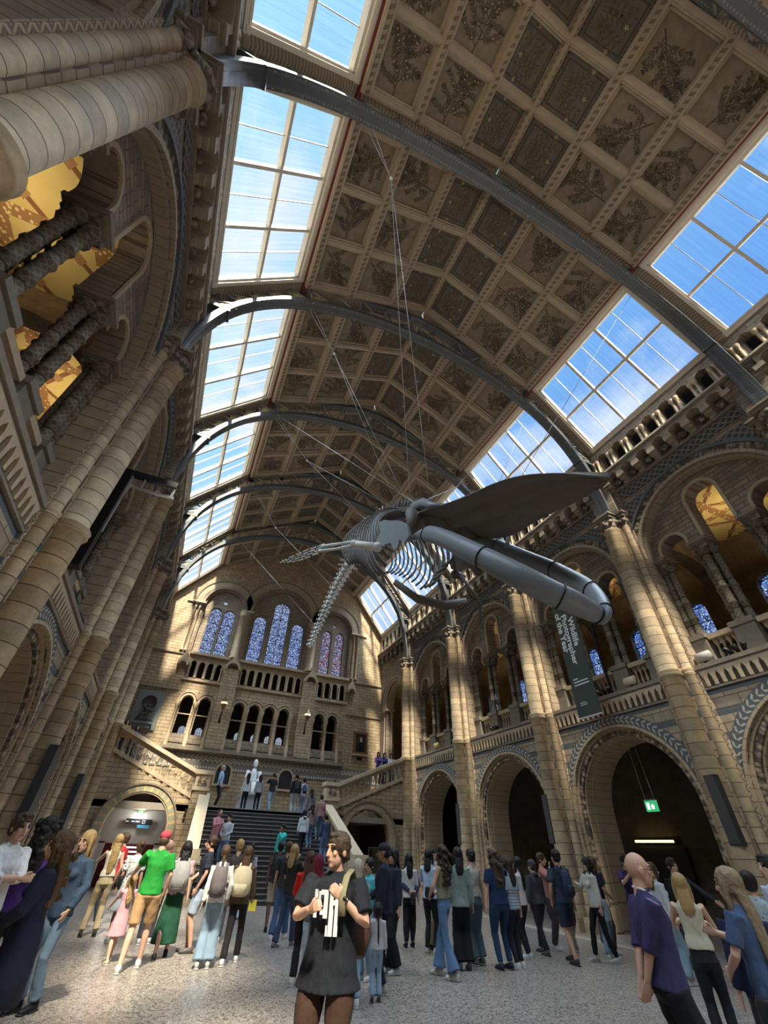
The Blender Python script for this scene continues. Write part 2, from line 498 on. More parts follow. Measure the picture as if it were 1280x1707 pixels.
def vault_mat(name):
    m = NT(name); S = m.sep(m.obj())
    u = m.math('ABSOLUTE', m.math('SUBTRACT', m.math('FRACT', m.math('DIVIDE', S[1], 1.9)), 0.5))
    v = m.math('ABSOLUTE', m.math('SUBTRACT', m.math('FRACT', m.math('DIVIDE', S[0], 1.9)), 0.5))
    d = m.math('ABSOLUTE', m.math('SUBTRACT', m.math('ADD', u, v), 0.5))
    rib = m.math('LESS_THAN', d, 0.045)
    brd = m.math('GREATER_THAN', m.math('MAXIMUM', u, v), 0.43)
    knot = m.math('LESS_THAN', m.math('ADD', m.math('ABSOLUTE', m.math('SUBTRACT', u, 0.25)), m.math('ABSOLUTE', m.math('SUBTRACT', v, 0.25))), 0.09)
    n = m.noise(m.obj(), 3, 3)
    c = m.mix(n, (0.62, 0.52, 0.25), (0.5, 0.4, 0.16))
    c = m.mix(rib, c, (0.2, 0.1, 0.05))
    v2 = m.N('TexVoronoi'); v2.inputs['Scale'].default_value = 9; m.L(m.obj(), v2.inputs['Vector'])
    dots = m.math('LESS_THAN', v2.outputs['Distance'], 0.33)
    c = m.mix(brd, c, m.mix(dots, (0.3, 0.17, 0.08), (0.66, 0.52, 0.3)))
    c = m.mix(knot, c, (0.33, 0.2, 0.1))
    m.bsdf(c, 0.8, bump=m.math('ADD', rib, brd), bstr=0.4); return m.mat
VAULT = vault_mat('painted_gallery_ceiling')
def floor_mat():
    m = NT('terrazzo'); co = m.obj()
    v = m.N('TexVoronoi'); v.inputs['Scale'].default_value = 38; v.inputs['Randomness'].default_value = 1
    m.L(co, v.inputs['Vector'])
    w = m.sep(v.outputs['Color'])[0]
    c = m.ramp(w, [(0.0, (0.07, 0.058, 0.05)), (0.3, (0.19, 0.165, 0.14)), (0.55, (0.33, 0.29, 0.25)), (0.8, (0.46, 0.42, 0.37)), (1.0, (0.36, 0.27, 0.2))])
    n = m.noise(co, 0.7, 4, 0.6)
    c = m.mix(m.math('MULTIPLY', n, 0.5), c, (0.17, 0.15, 0.13))
    fine = m.noise(co, 60, 2)
    m.bsdf(c, m.ramp(fine, [(0.3, (0.22, 0.22, 0.22)), (0.7, (0.42, 0.42, 0.42))]), bump=fine, bstr=0.04, spec=0.5); return m.mat
FLOOR = floor_mat()
def stained(name, base, light, sc=10):
    m = NT(name); S = m.sep(m.obj()); co = m.obj()
    v = m.N('TexVoronoi'); v.inputs['Scale'].default_value = sc; v.feature = 'DISTANCE_TO_EDGE'; m.L(co, v.inputs['Vector'])
    v2 = m.N('TexVoronoi'); v2.inputs['Scale'].default_value = sc; m.L(co, v2.inputs['Vector'])
    lead = m.math('LESS_THAN', v.outputs['Distance'], 0.055)
    bars = m.math('LESS_THAN', m.math('FRACT', m.math('DIVIDE', S[2], 0.62)), 0.05)
    c = m.ramp(m.sep(v2.outputs['Color'])[0], [(0.0, base), (0.45, light), (0.7, (0.82, 0.86, 0.95)), (1.0, tuple(x * 0.7 for x in base))])
    c = m.mix(m.math('MAXIMUM', lead, bars), c, (0.05, 0.05, 0.07))
    t = m.N('BsdfTransparent'); m.L(c, t.inputs[0]); g = m.N('BsdfGlossy'); g.inputs['Roughness'].default_value = 0.15
    x = m.N('MixShader'); x.inputs[0].default_value = 0.04; m.L(t.outputs[0], x.inputs[1]); m.L(g.outputs[0], x.inputs[2])
    m.L(x.outputs[0], m.out.inputs['Surface']); return m.mat
ST_BLUE = stained('stained_glass_blue', (0.52, 0.55, 0.76), (0.82, 0.84, 0.94))
ST_PINK = stained('stained_glass_pink', (0.6, 0.36, 0.38), (0.85, 0.66, 0.64))
ST_SIDE = stained('stained_glass_side', (0.4, 0.6, 0.95), (0.85, 0.93, 1.0), 9)

BAY = 5.6
PY = [2.0 + BAY * k for k in range(5)]          # pier lines 2.0 ... 24.4
WX = 8.02
PX = 7.87
ENDY = 29.16

# ================================================================== FLOOR
b = MB(); b.box(-13.4, 13.4, -9.4, 30, -0.3, 0.0)
struct(b.build('floor', FLOOR))
KERB = plain('pale_marble_strip', (0.5, 0.45, 0.37), 0.4, var=0.1)
for sgn in (1, -1):
    b = MB(); x0, x1 = sorted((sgn * 6.42, sgn * 6.62)); b.box(x0, x1, -9.3, 23.9, -0.05, 0.012)
    x0, x1 = sorted((sgn * 6.75, sgn * 6.82)); b.box(x0, x1, -9.3, 23.9, -0.05, 0.012)
    struct(b.build('trim_%d' % (1 if sgn > 0 else 2), KERB))

# ================================================================== SIDE WALL BAY (local: x depth away from the hall, y along, z up)
def lower_wall():
    b = MB()
    b.prism([[(-2.8, 0), (-2.2, 0)] + [(2.2 * cos(pi - pi * k / 32), 2.8 + 2.2 * sin(pi * k / 32)) for k in range(33)] + [(2.2, 0), (2.8, 0), (2.8, 5.9), (-2.8, 5.9)]], 0, 0.55)
    return b
def low_rings():
    b = MB()
    b.prism([band(0, 2.8, 2.28, 2.56, 0.0, 40)], -0.02, 0.01, mi=0)
    b.prism([band(0, 2.8, 2.2, 2.27, 0.0, 40)], -0.07, 0.02, mi=1)
    b.prism([band(0, 2.8, 2.12, 2.21, 0.0, 40)], 0.05, 0.3, mi=1)
    b.prism([band(0, 2.8, 1.98, 2.16, 0.0, 40)], 0.1, 0.45, mi=2)
    b.prism([band(0, 2.8, 1.93, 2.0, 0.0, 40)], 0.18, 0.5, mi=1)
    b.prism([band(0, 2.8, 1.9, 2.21, 0.0, 40)], 0.45, 1.3, mi=1)
    return b
def gallery_trim():
    """ledge, corbel arcade under it"""
    b = MB()
    b.box(-0.1, 0.7, -2.8, 2.8, 5.86, 5.97, 0)
    b.box(-0.06, 0.0, -2.8, 2.8, 5.8, 5.86, 0)
    b.box(-0.06, 0.0, -2.8, 2.8, 5.33, 5.38, 0)
    n = 20
    b.box(-0.01, 0.0, -2.2, 2.2, 5.4, 5.8, 1)  # dark backing strip colours in the shade between the brackets
    for i in range(n):
        u = -2.2 + 4.4 * (i + 0.5) / n
        b.prism([[(u - 0.04, 5.4), (u + 0.04, 5.4), (u + 0.05, 5.62), (u + 0.11, 5.74), (u + 0.11, 5.8), (u - 0.11, 5.8), (u - 0.11, 5.74), (u - 0.05, 5.62)]], -0.07, 0.02, mi=2)
    return b
def cluster(b, u, x, z0, z1, n=3, r=0.085, base=0.5, mi=0, cap=2):
    """bundle of slim colonnettes with annulets, moulded base and carved block capital"""
    pos = {2: [(-0.1, 0), (0.1, 0)], 3: [(-0.16, 0.06), (0, -0.08), (0.16, 0.06)], 4: [(-0.18, 0.08), (0, -0.1), (0.18, 0.08), (0, 0.22)]}[n]
    for du, dx in pos:
        T = Tm((x + dx, u + du, 0))
        pr = [(r * 1.5, z0), (r * 1.5, z0 + 0.06), (r, z0 + 0.12)]
        h = (z1 - 0.3 - z0)
        for k in (1, 2, 3):
            z = z0 + h * k / 4
            pr += [(r, z - 0.05), (r * 1.3, z - 0.02), (r * 1.3, z + 0.02), (r, z + 0.05)]
        pr += [(r, z1 - 0.36), (r * 1.25, z1 - 0.34), (r * 1.25, z1 - 0.31), (r, z1 - 0.29), (r * 1.1, z1 - 0.22), (r * 1.9, z1 - 0.08), (r * 1.9, z1 - 0.06)]
        b.lathe(pr, 10, mi, T)
def tympanum():
    b = MB(); R = 2.27
    ang = [pi * k / 36 for k in range(37)]
    outer = [(-R, 9.55), (-1.86, 9.55)]
    def light(c, zs, r, n=14):
        return [(c - r, 9.55)] + [(c - r * cos(pi * k / n), zs + r * sin(pi * k / n)) for k in range(n + 1)] + [(c + r, 9.55)]
    outer = [(-R, 9.55)] + light(-1.45, 9.75, 0.41) + light(0, 10.93, 0.47) + light(1.45, 9.75, 0.41) + [(R, 9.55)] + \
        [(R * cos(a), 9.5 + R * sin(a)) for a in ang[1:-1]]
    b.prism([outer], 0.32, 0.85, mi=0)
    for c, zs, r in ((-1.45, 9.75, 0.41), (0, 10.93, 0.47), (1.45, 9.75, 0.41)):
        b.prism([band(c, zs, r, r + 0.09, 9.6, 18)], 0.27, 0.34, mi=1)
    return b
def abaci(w):
    b = MB()
    for u in (0,):
        b.box(0.2, 0.9, u - w, u + w, 9.47, 9.57, 0)
        b.box(0.24, 0.86, u - w + 0.04, u + w - 0.04, 9.42, 9.47, 0)
        b.box(0.28, 0.82, u - w + 0.06, u + w - 0.06, 9.24, 9.42, 1)
    return b
def parapet(part, w=0, hw=0):
    b = MB()
    if part == 'block':
        for u in (0,):
            b.box(0.22, 0.85, u - w, u + w, 5.96, 6.1, 0)
            b.box(0.27, 0.8, u - w + .04, u + w - .04, 6.1, 6.74, 0)
            b.box(0.22, 0.85, u - w, u + w, 6.74, 6.88, 0)
    elif part == 'rail':
        b.box(0.32, 0.72, -hw, hw, 6.68, 6.82, 0)
    elif part == 'kerb':
        b.box(0.36, 0.66, -hw, hw, 5.96, 6.08, 0)
    else:
        for u0, u1, n in ((-1.77, -1.09, 4), (-0.43, 0.43, 5), (1.09, 1.77, 4)):
            for i in range(n):
                u = u0 + (u1 - u0) * (i + 0.5) / n
                b.lathe([(0.05, 6.08), (0.03, 6.13), (0.055, 6.25), (0.03, 6.42), (0.028, 6.48), (0.06, 6.55), (0.085, 6.6), (0.085, 6.68)], 8, 0, Tm((0.5, u, 0)))
    return b
def upper_wall():
    b = MB(); R = 2.3
    b.prism([[(-2.8, 9.45), (-R, 9.45)] + [(-R * cos(pi * k / 40), 9.5 + R * sin(pi * k / 40)) for k in range(41)] + [(R, 9.45), (2.8, 9.45), (2.8, 12.1), (-2.8, 12.1)]], 0, 0.6, mi=0)
    b.box(0, 0.6, -2.8, -2.28, 5.9, 9.45, 0); b.box(0, 0.6, 2.28, 2.8, 5.9, 9.45, 0)
    b.box(0, 0.6, -2.8, 2.8, 12.1, 13.4, 0)
    return b
def up_rings():
    b = MB()
    b.prism([band(0, 9.5, 2.62, 2.72, 9.5, 44)], -0.1, 0.02, mi=0)
    b.prism([band(0, 9.5, 2.4, 2.62, 9.5, 44)], -0.04, 0.02, mi=1)
    b.prism([band(0, 9.5, 2.3, 2.4, 9.5, 44)], -0.08, 0.02, mi=2)
    b.prism([band(0, 9.5, 2.2, 2.32, 9.5, 44)], 0.05, 0.35, mi=2)
    return b
def spandrel_diaper():
    b = MB()
    b.prism([[(-2.4, 12.0), (-2.4, 11.2)] + [(-2.74 * cos(a), 9.5 + 2.74 * sin(a)) for a in [radians(40 + 10 * k) for k in range(11)]] + [(2.4, 11.2), (2.4, 12.0)]][::-1], -0.02, 0.0)
    b.box(-0.03, 0.0, -2.4, 2.4, 12.25, 12.62, 0)
    return b
def frieze():
    """ledge carried on an arcade of stepped corbels"""
    b = MB()
    b.box(-0.12, 0.0, -2.3, 2.3, 12.65, 12.72, 0)
    n = 7; w = 4.6 / n
    for i in range(n + 1):
        u = -2.3 + w * i
        for k, (d, z0, z1, h) in enumerate(((0.16, 12.72, 12.9, 0.1), (0.29, 12.84, 13.02, 0.12), (0.4, 12.96, 13.14, 0.14))):
            b.box(-d, 0, u - h, u + h, z0, z1, 1)
    for i in range(n):
        u = -2.3 + w * (i + 0.5)
        b.prism([[(u - w / 2, 13.14), (u - w / 2 + 0.1, 13.14)] + [(u - 0.22 * cos(pi * k / 10), 13.12 + 0.22 * sin(pi * k / 10)) for k in range(11)] + [(u + w / 2, 13.14), (u + w / 2, 13.42), (u - w / 2, 13.42)]], -0.4, 0, mi=1)
        b.sphere((-0.1, u, 12.98), (0.1, 0.13, 0.13), 8, 6, 2)
    return b
def corniceledge():
    b = MB()
    b.box(-0.46, 0.3, -2.8, 2.8, 13.5, 13.58, 0)
    b.box(-0.42, 0.0, -2.8, 2.8, 13.42, 13.5, 1)
    return b
def triforium():
    b = MB(); n = 7; w = 0.7
    L = [[(-2.8, 13.58), (2.8, 13.58), (2.8, 15.12), (-2.8, 15.12)]]
    for i in range(n):
        c = (i - 3) * w
        L.append([(c - 0.2, 13.66), (c - 0.2, 14.42)] + [(c - 0.2 * cos(pi * k / 10), 14.46 + 0.2 * sin(pi * k / 10)) for k in range(11)] + [(c + 0.2, 14.42), (c + 0.2, 13.66)])
    b.prism(L, -0.22, 0.1, mi=0)
    b.box(0.16, 0.2, -2.8, 2.8, 13.58, 15.1, 1)  # black sheet right behind the openings paints in their shade
    b.box(-0.3, 0.0, -2.8, 2.8, 15.08, 15.16, 2)
    return b
def colonnettes():
    b = MB(); w = 0.7
    for i in range(7):
        c = (i - 3) * w
        for s_ in (-1, 1):
            for q in (0, 1):
                pass
    for i in range(8):
        c = (i - 3.5) * w
        for du in (-0.08, 0.08):
            b.lathe([(0.07, 13.6), (0.07, 13.66), (0.045, 13.7), (0.045, 14.2), (0.05, 14.22), (0.09, 14.36), (0.09, 14.42)], 8, 0, Tm((-0.24, c + du, 0)))
    return b

meshes = {
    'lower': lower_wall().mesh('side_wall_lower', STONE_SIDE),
    'lowring': low_rings().mesh('lower_arch', [LEAF, VOU_LOW, CARVE_LOW]),
    'gtrim': gallery_trim().mesh('gallery_ledge', [DARKSTONE, plain('bracket_gap_shade', (0.07, 0.055, 0.04), .9), PLAINSTONE]),
    'tymp': tympanum().mesh('gallery_tympanum', [STONE_UP, PLAINSTONE]),
    'aba29': abaci(.29).mesh('capital', [DARKSTONE, CARVED_UP]), 'aba22': abaci(.22).mesh('capital', [DARKSTONE, CARVED_UP]),
    'pb33': parapet('block', .33).mesh('pedestal', [PEDST]), 'pb28': parapet('block', .28).mesh('pedestal', [PEDST]),
    'rail34': parapet('rail', hw=.34).mesh('rail', [PLAINSTONE]), 'rail43': parapet('rail', hw=.43).mesh('rail', [PLAINSTONE]),
    'kerb34': parapet('kerb', hw=.34).mesh('kerb', [PLAINSTONE]), 'kerb43': parapet('kerb', hw=.43).mesh('kerb', [PLAINSTONE]),
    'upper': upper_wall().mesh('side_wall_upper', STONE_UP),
    'upring': up_rings().mesh('upper_arch', [GREYSTONE, CARVE_UPR, VOU_UP]),
    'diap': spandrel_diaper().mesh('diaper_band', DIAPER),
    'frieze': frieze().mesh('corbel_frieze', [DARKSTONE, plain('corbel_stone', (0.3, 0.24, 0.175), .85, var=.35, scale=7, bump=.3), CARVED_UP]),
    'cled': corniceledge().mesh('cornice', [plain('cornice_top', (0.36, 0.3, 0.23), 0.8), DARKSTONE]),
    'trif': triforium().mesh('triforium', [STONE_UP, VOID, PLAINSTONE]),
    'trifc': colonnettes().mesh('triforium_colonnettes', [PLAINSTONE]),
}
_cl = []
for u in (-0.76, 0.76):
    b = MB(); cluster(b, 0, 0, 6.88, 9.28, 4, 0.098); _cl.append(b)
meshes['clm'] = _cl[0].mesh('colonnette_bundle', [SHAFT_LAT])
b = MB(); cluster(b, 0, 0, 6.88, 9.28, 2, 0.1); b.lathe([(0.08, 6.88), (0.08, 9.26)], 10, 0, Tm((0.2, 0, 0))); meshes['cle'] = b.mesh('jamb_shafts', [SHAFT_LAT])
b = MB(); b.lathe([(0.05, 0), (0.03, 0.05), (0.055, 0.17), (0.03, 0.34), (0.028, 0.40), (0.06, 0.47), (0.085, 0.52), (0.085, 0.60)], 8, 0)
meshes['balus'] = b.mesh('baluster', [PLAINSTONE])

trimn = [2]
def tn():
    trimn[0] += 1; return 'trim_%d' % trimn[0]
def side_bay(side, yc, full=True, low=True, up=True, where=''):
    sg = 1 if side == 'right' else -1
    loc = (sg * WX, yc, 0); rz = 0 if sg > 0 else pi
    wall = 'wall_%s' % side
    if low:
        struct(link(wall, meshes['lower'], None, loc, rz))
        struct(link(tn(), meshes['lowring'], None, loc, rz))
    if not up: return
    struct(link(wall, meshes['upper'], None, loc, rz))
    for k in ('gtrim', 'upring', 'diap', 'frieze', 'cled'):
        struct(link(tn(), meshes[k], None, loc, rz))
    struct(link(wall, meshes['trif'], None, loc, rz))
    struct(link(tn(), meshes['trifc'], None, loc, rz))
    # gallery screen: tympanum on bundled colonnettes
    a = empty('gallery_arcade', loc, rz)
    tag(a, 'three-light stone arcade on latticed colonnettes, %s' % where, 'arcade', 'gallery arcades along the side walls')
    link('tympanum', meshes['tymp'], a); [link('capital', meshes[k_], a, (0, u_, 0)) for u_, k_ in ((-.76, 'aba29'), (.76, 'aba29'), (-2.05, 'aba22'), (2.05, 'aba22'))]
    for u in (-0.76, 0.76): link('colonnette_bundle', meshes['clm'], a, (0.5, u, 0))
    for u in (-2.05, 2.05): link('jamb_shafts', meshes['cle'], a, (0.45, u, 0))
    p = empty('parapet', loc, rz)
    tag(p, 'stone gallery parapet with balusters, %s' % where, 'parapet', 'gallery parapets')
    [link('pedestal', meshes[k_], p, (0, u_, 0)) for u_, k_ in ((-.76, 'pb33'), (.76, 'pb33'), (-2.05, 'pb28'), (2.05, 'pb28'))]
    for u_, k_ in ((-1.43, '34'), (0, '43'), (1.43, '34')): link('rail', meshes['rail' + k_], p, (0, u_, 0)); link('kerb', meshes['kerb' + k_], p, (0, u_, 0))
    for u0, u1, n in ((-1.77, -1.09, 4), (-0.43, 0.43, 5), (1.09, 1.77, 4)):
        for i in range(n):
            link('baluster', meshes['balus'], p, (0.5, u0 + (u1 - u0) * (i + 0.5) / n, 6.08))
ORD = ['nearest bay', 'second bay from the camera', 'third bay from the camera', 'fourth bay from the camera']
for k in range(-1, 4):
    yc = PY[0] + BAY * k + 2.8
    for side in ('right', 'left'):
        side_bay(side, yc, where=('bay behind the first pier' if k < 0 else ORD[k]) + ' on the %s wall' % side)
# narrower last bay beside the end wall
def last_bay(side):
    sg = 1 if side == 'right' else -1
    rz = 0 if sg > 0 else pi; yc = 26.8; loc = (sg * WX, yc, 0)
    b = MB(); hw = 2.4
    hole = [(-1.35, 6.0), (-1.35, 9.3)] + [(-1.35 * cos(pi * k / 24), 9.6 + 1.35 * sin(pi * k / 24)) for k in range(25)] + [(1.35, 9.3), (1.35, 6.0)]
    b.prism([[(-hw, 0), (hw, 0), (hw, 13.5), (-hw, 13.5)], hole], 0, 0.6)
    struct(b.build('wall_%s' % side, STONE_UP, None, loc, rz))
    b = MB()
    for r0, r1, d0, d1 in ((1.62, 1.72, -0.1, 0.05), (1.35, 1.6, -0.05, 0.02), (1.2, 1.37, 0.08, 0.5)):
        b.prism([band(0, 9.6, r0, r1, 9.4, 30)], d0, d1, mi=0)
    b.box(-0.1, 0.6, -1.75, -1.2, 9.3, 9.42, 0); b.box(-0.1, 0.6, 1.2, 1.75, 9.3, 9.42, 0)
    for s_ in (-1, 1):
        for q in range(4):
            b.lathe([(0.1, 6.0), (0.07, 6.1), (0.07, 9.1), (0.1, 9.3)], 8, 0, Tm((0.02 + 0.13 * q, s_ * (1.62 - 0.1 * q), 0)))
    struct(b.build(tn(), [PLAINSTONE], None, loc, rz))
    b = MB()
    b.box(-0.42, 0.3, -hw, hw, 13.5, 13.58, 0); b.box(-0.3, 0, -hw, hw, 13.2, 13.5, 1)
    for i in range(6):
        b.box(-0.25, 0, -2.1 + 0.75 * i, -1.85 + 0.75 * i, 12.75, 13.2, 1)
    struct(b.build(tn(), [PLAINSTONE, CARVED_UP], None, loc, rz))
    b = MB(); L = [[(-hw, 13.58), (hw, 13.58), (hw, 15.12), (-hw, 15.12)]]
    for i in range(6):
        c = (i - 2.5) * 0.7
        L.append([(c - 0.2, 13.66), (c - 0.2, 14.42)] + [(c - 0.2 * cos(pi * k / 10), 14.46 + 0.2 * sin(pi * k / 10)) for k in range(11)] + [(c + 0.2, 14.42), (c + 0.2, 13.66)])
    b.prism(L, -0.22, 0.1, mi=0); b.box(0.16, 0.2, -hw, hw, 13.58, 15.1, 1)  # same black sheet standing for shade inside the openings
    struct(b.build('wall_%s' % side, [STONE_UP, VOID], None, loc, rz))
for sd in ('right', 'left'): last_bay(sd)

# ================================================================== AISLES AND GALLERIES BEHIND THE WALLS
for sg, sd in ((1, 'right'), (-1, 'left')):
    def bx(b, x0, x1, *r):
        a, c = sorted((sg * x0, sg * x1)); b.box(a, c, *r)
    b = MB()
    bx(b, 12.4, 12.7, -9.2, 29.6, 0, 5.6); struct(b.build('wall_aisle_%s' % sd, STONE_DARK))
    b = MB(); bx(b, 8.3, 13.6, -9.2, 29.6, 5.55, 5.9); struct(b.build('ceiling_aisle_%s' % sd, DARKSTONE))
    # outer gallery wall with round-headed windows
    L = [[(-9.2, 5.9), (29.6, 5.9), (29.6, 12.2), (-9.2, 12.2)]]
    cw = []
    for k in range(-1, 4):
        for q in (-1.4, 1.4):
            cw.append(PY[0] + BAY * k + 2.8 + q)
    for c in cw:
        L.append([(c - 0.42, 8.3), (c - 0.42, 9.6)] + [(c - 0.42 * cos(pi * k / 12), 9.7 + 0.42 * sin(pi * k / 12)) for k in range(13)] + [(c + 0.42, 9.6), (c + 0.42, 8.3)])
    b = MB(); b.prism(L, sg * 13.3, sg * 13.6, mi=0)
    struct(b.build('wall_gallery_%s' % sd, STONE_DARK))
    for c in cw:
        b = MB(); b.prism([arch(0, 9.7, 0.44, 8.28, 12)], -0.015, 0.015)
        w_ = b.build('window_%d' % (40 + len([o for o in bpy.data.objects if o.name.startswith('window_')])), ST_SIDE, None, (sg * 13.45, c, 0)); struct(w_)
    b = MB(); bx(b, 8.4, 13.6, -9.2, 29.6, 11.9, 12.1); struct(b.build('ceiling_gallery_%s' % sd, VAULT))
    for y in [PY[0] - BAY] + PY:
        b = MB()
        def Y(x): return sg * x
        # arch across the gallery and wall across the aisle
        prof = [(sg * 8.4, 5.9), (sg * 8.9, 5.9), (sg * 8.9, 9.0)] + [(sg * (10.9 - 2.0 * cos(pi * k / 20)), 9.0 + 2.0 * sin(pi * k / 20)) for k in range(21)] + [(sg * 12.9, 5.9), (sg * 13.3, 5.9), (sg * 13.3, 11.95), (sg * 8.4, 11.95)]
        b.prism([prof], y - 0.25, y + 0.25, plane='xz')
        bx(b, 9.15, 9.6, y - 0.25, y + 0.25, 0, 5.6)
        struct(b.build('wall_cross', STONE_X))
for k in range(0, 5):
    yc = PY[0] + BAY * k + (2.8 if k < 4 else 2.4)
    for sg in (1, -1):
        lamp('gallery_lamp', 'AREA', (sg * 10.9, yc, 10.5), 24, (1.0, 0.74, 0.4), size=(0.8, 2.5), look=(0, 0.001, 1))

for sg in (1, -1):
    b = MB(); b.box(*sorted((sg * 8.35, sg * 13.6)), 29.2, 29.6, 0, 12.1); struct(b.build('wall_gallery_end', STONE_X))
# the gallery ledges carry spotlights turned up to the roof
for k in range(-1, 4):
    for sg in (1, -1):
        lamp('ledge_uplight', 'SPOT', (sg * 8.0, PY[0] + BAY * k + 2.8, 6.25), 210, (1.0, 0.88, 0.72), size=0.12, look=(-sg * 8.0, 0.0, 13.0), spot=radians(62))
# ================================================================== CLUSTERED PIERS
def pier_shaft(r, x, u, z0=0.55, z1=11.0):
    b = MB(); T = Tm((x, u, 0)); rl = r * 1.07
    b.lathe([(rl * 1.35, z0 - 0.25), (rl * 1.4, z0 - 0.12), (rl * 1.1, z0), (rl, z0 + 0.05), (rl, 5.74), (rl * 1.12, 5.76), (rl * 1.22, 5.8), (rl * 1.12, 5.84), (rl * 1.06, 5.86), (rl * 1.25, 5.9), (rl * 1.12, 5.95), (r, 5.98), (r, z1 - 0.05), (r * 1.15, z1), (r * 1.15, z1 + 0.04), (r, z1 + 0.06)], 24, 0, T)
    return b
def pier_core():
    b = MB()
    b.box(0.09, 0.6, -0.57, 0.57, 0.0, 11.3, 0); b.box(-0.12, 0.2, -0.3, 0.3, 0.0, 11.3, 0)
    b.box(0.05, 0.6, -0.58, 0.58, 11.3, 15.1, 1)
    b.box(-0.16, 0.1, -0.45, 0.45, 11.75, 13.45, 1)
    return b
def pier_cap(which):
    b = MB()
    def bell(x, u, r, w, z=11.0):
        pr = [(r, z + 0.05), (r * 1.05, z + 0.15), (r * 1.35, z + 0.35), (w * 0.98, z + 0.5)]
        b.lathe(pr, 16, 1, Tm((x, u, 0)))
        for k in range(8):
            a = 2 * pi * k / 8
            b.sphere((x + cos(a) * r * 1.2, u + sin(a) * r * 1.2, z + 0.3), (0.07, 0.07, 0.1), 6, 5, 1)
        b.box(x - w, x + w, u - w, u + w, z + 0.48, z + 0.6, 0)
        b.box(x - w - 0.05, x + w + 0.05, u - w - 0.05, u + w + 0.05, z + 0.6, z + 0.68, 0)
    if which == 0:
        bell(-0.24, 0, 0.25, 0.3); b.box(0.0, 0.5, -0.66, 0.66, 11.48, 11.68, 0)
    else: bell(0.02, which * 0.38, 0.13, 0.2)
    return b
def pier_strip(s_):
    b = MB()
    if True:
        b.box(0.07, 0.12, s_ * 0.5 - 0.055, s_ * 0.5 + 0.055, 0.5, 11.3, 0)
    return b
def pier_plinth():
    b = MB()
    b.box(-0.62, 0.5, -0.42, 0.42, 0, 0.18, 0); b.box(-0.4, 0.5, -0.72, 0.72, 0, 0.18, 0)
    b.box(-0.56, 0.5, -0.36, 0.36, 0.18, 0.32, 0); b.box(-0.34, 0.5, -0.66, 0.66, 0.18, 0.32, 0)
    return b
pm = {'pier_core': pier_core().mesh('pier_core', [STONE_SIDE, STONE_UP]), 
      'plinth': pier_plinth().mesh('plinth', [PLAINSTONE])}
CAPS = [pier_cap(q).mesh('capital', [DARKSTONE, CARVED_UP]) for q in (0, -1, 1)]; ZIGS = [pier_strip(q).mesh('zigzag', [ZIG]) for q in (-1, 1)]
sh_f = pier_shaft(0.25, -0.24, 0).mesh('front_shaft', SHAFT); sh_s = pier_shaft(0.125, 0.02, 0.37).mesh('side_shaft', SHAFT); sh_s2 = pier_shaft(0.125, 0.02, -0.37).mesh('side_shaft', SHAFT)
PORD = ['nearest', 'second', 'third', 'fourth', 'fifth']
for k, y in enumerate(PY):
    for sg, sd in ((1, 'right'), (-1, 'left')):
        p = empty('clustered_pier', (sg * PX, y, 0), 0 if sg > 0 else pi)
        tag(p, '%s clustered stone pier from the camera along the %s wall' % (PORD[k], sd), 'pier', 'clustered piers of the nave')
        for nm, me in pm.items(): link(nm, me, p)
        for me in CAPS: link('capital', me, p)
        for me in ZIGS: link('zigzag_moulding', me, p)
        link('front_shaft', sh_f, p); link('side_shaft', sh_s, p); link('side_shaft', sh_s2, p)

# ================================================================== ROOF
RY = [y - 0.07 for y in PY]
TIMBER = None
def timber():
    m = NT('painted_timber'); co = m.obj(); n = m.noise(co, 5, 4)
    c = m.mix(n, (0.42, 0.335, 0.245), (0.29, 0.23, 0.17))
    m.bsdf(c, 0.7, bump=n, bstr=0.15); return m.mat
TIMBER = timber()
PANEL = plain('panel_ground', (0.2, 0.16, 0.112), 0.75, var=0.35, scale=6)
PANEL2 = plain('panel_ground_green', (0.12, 0.105, 0.085), 0.75, var=0.4, scale=4)
BARK = plain('painted_branch', (0.075, 0.055, 0.04), 0.8)
LEAFP = plain('painted_leaf', (0.095, 0.075, 0.05), 0.8, var=0.4)
GILT = plain('gilt_fruit', (0.42, 0.33, 0.17), 0.6)
REDF = plain('painted_red_frieze', (0.17, 0.035, 0.03), 0.7)
def frieze_mat():
    m = NT('leaf_frieze'); S = m.sep(m.uvc())
    f = m.math('PINGPONG', S[1], 0.5)
    q = m.math('FRACT', m.math('ADD', m.math('MULTIPLY', S[0], 9.0), f))
    g = m.math('GREATER_THAN', q, 0.5)
    m.bsdf(m.mix(g, (0.34, 0.27, 0.2), (0.2, 0.155, 0.11)), 0.75, bump=g, bstr=0.25); return m.mat
FRZ = frieze_mat()
WHITEWOOD = plain('cream_painted_wood', (0.66, 0.6, 0.5), 0.55, var=0.08)
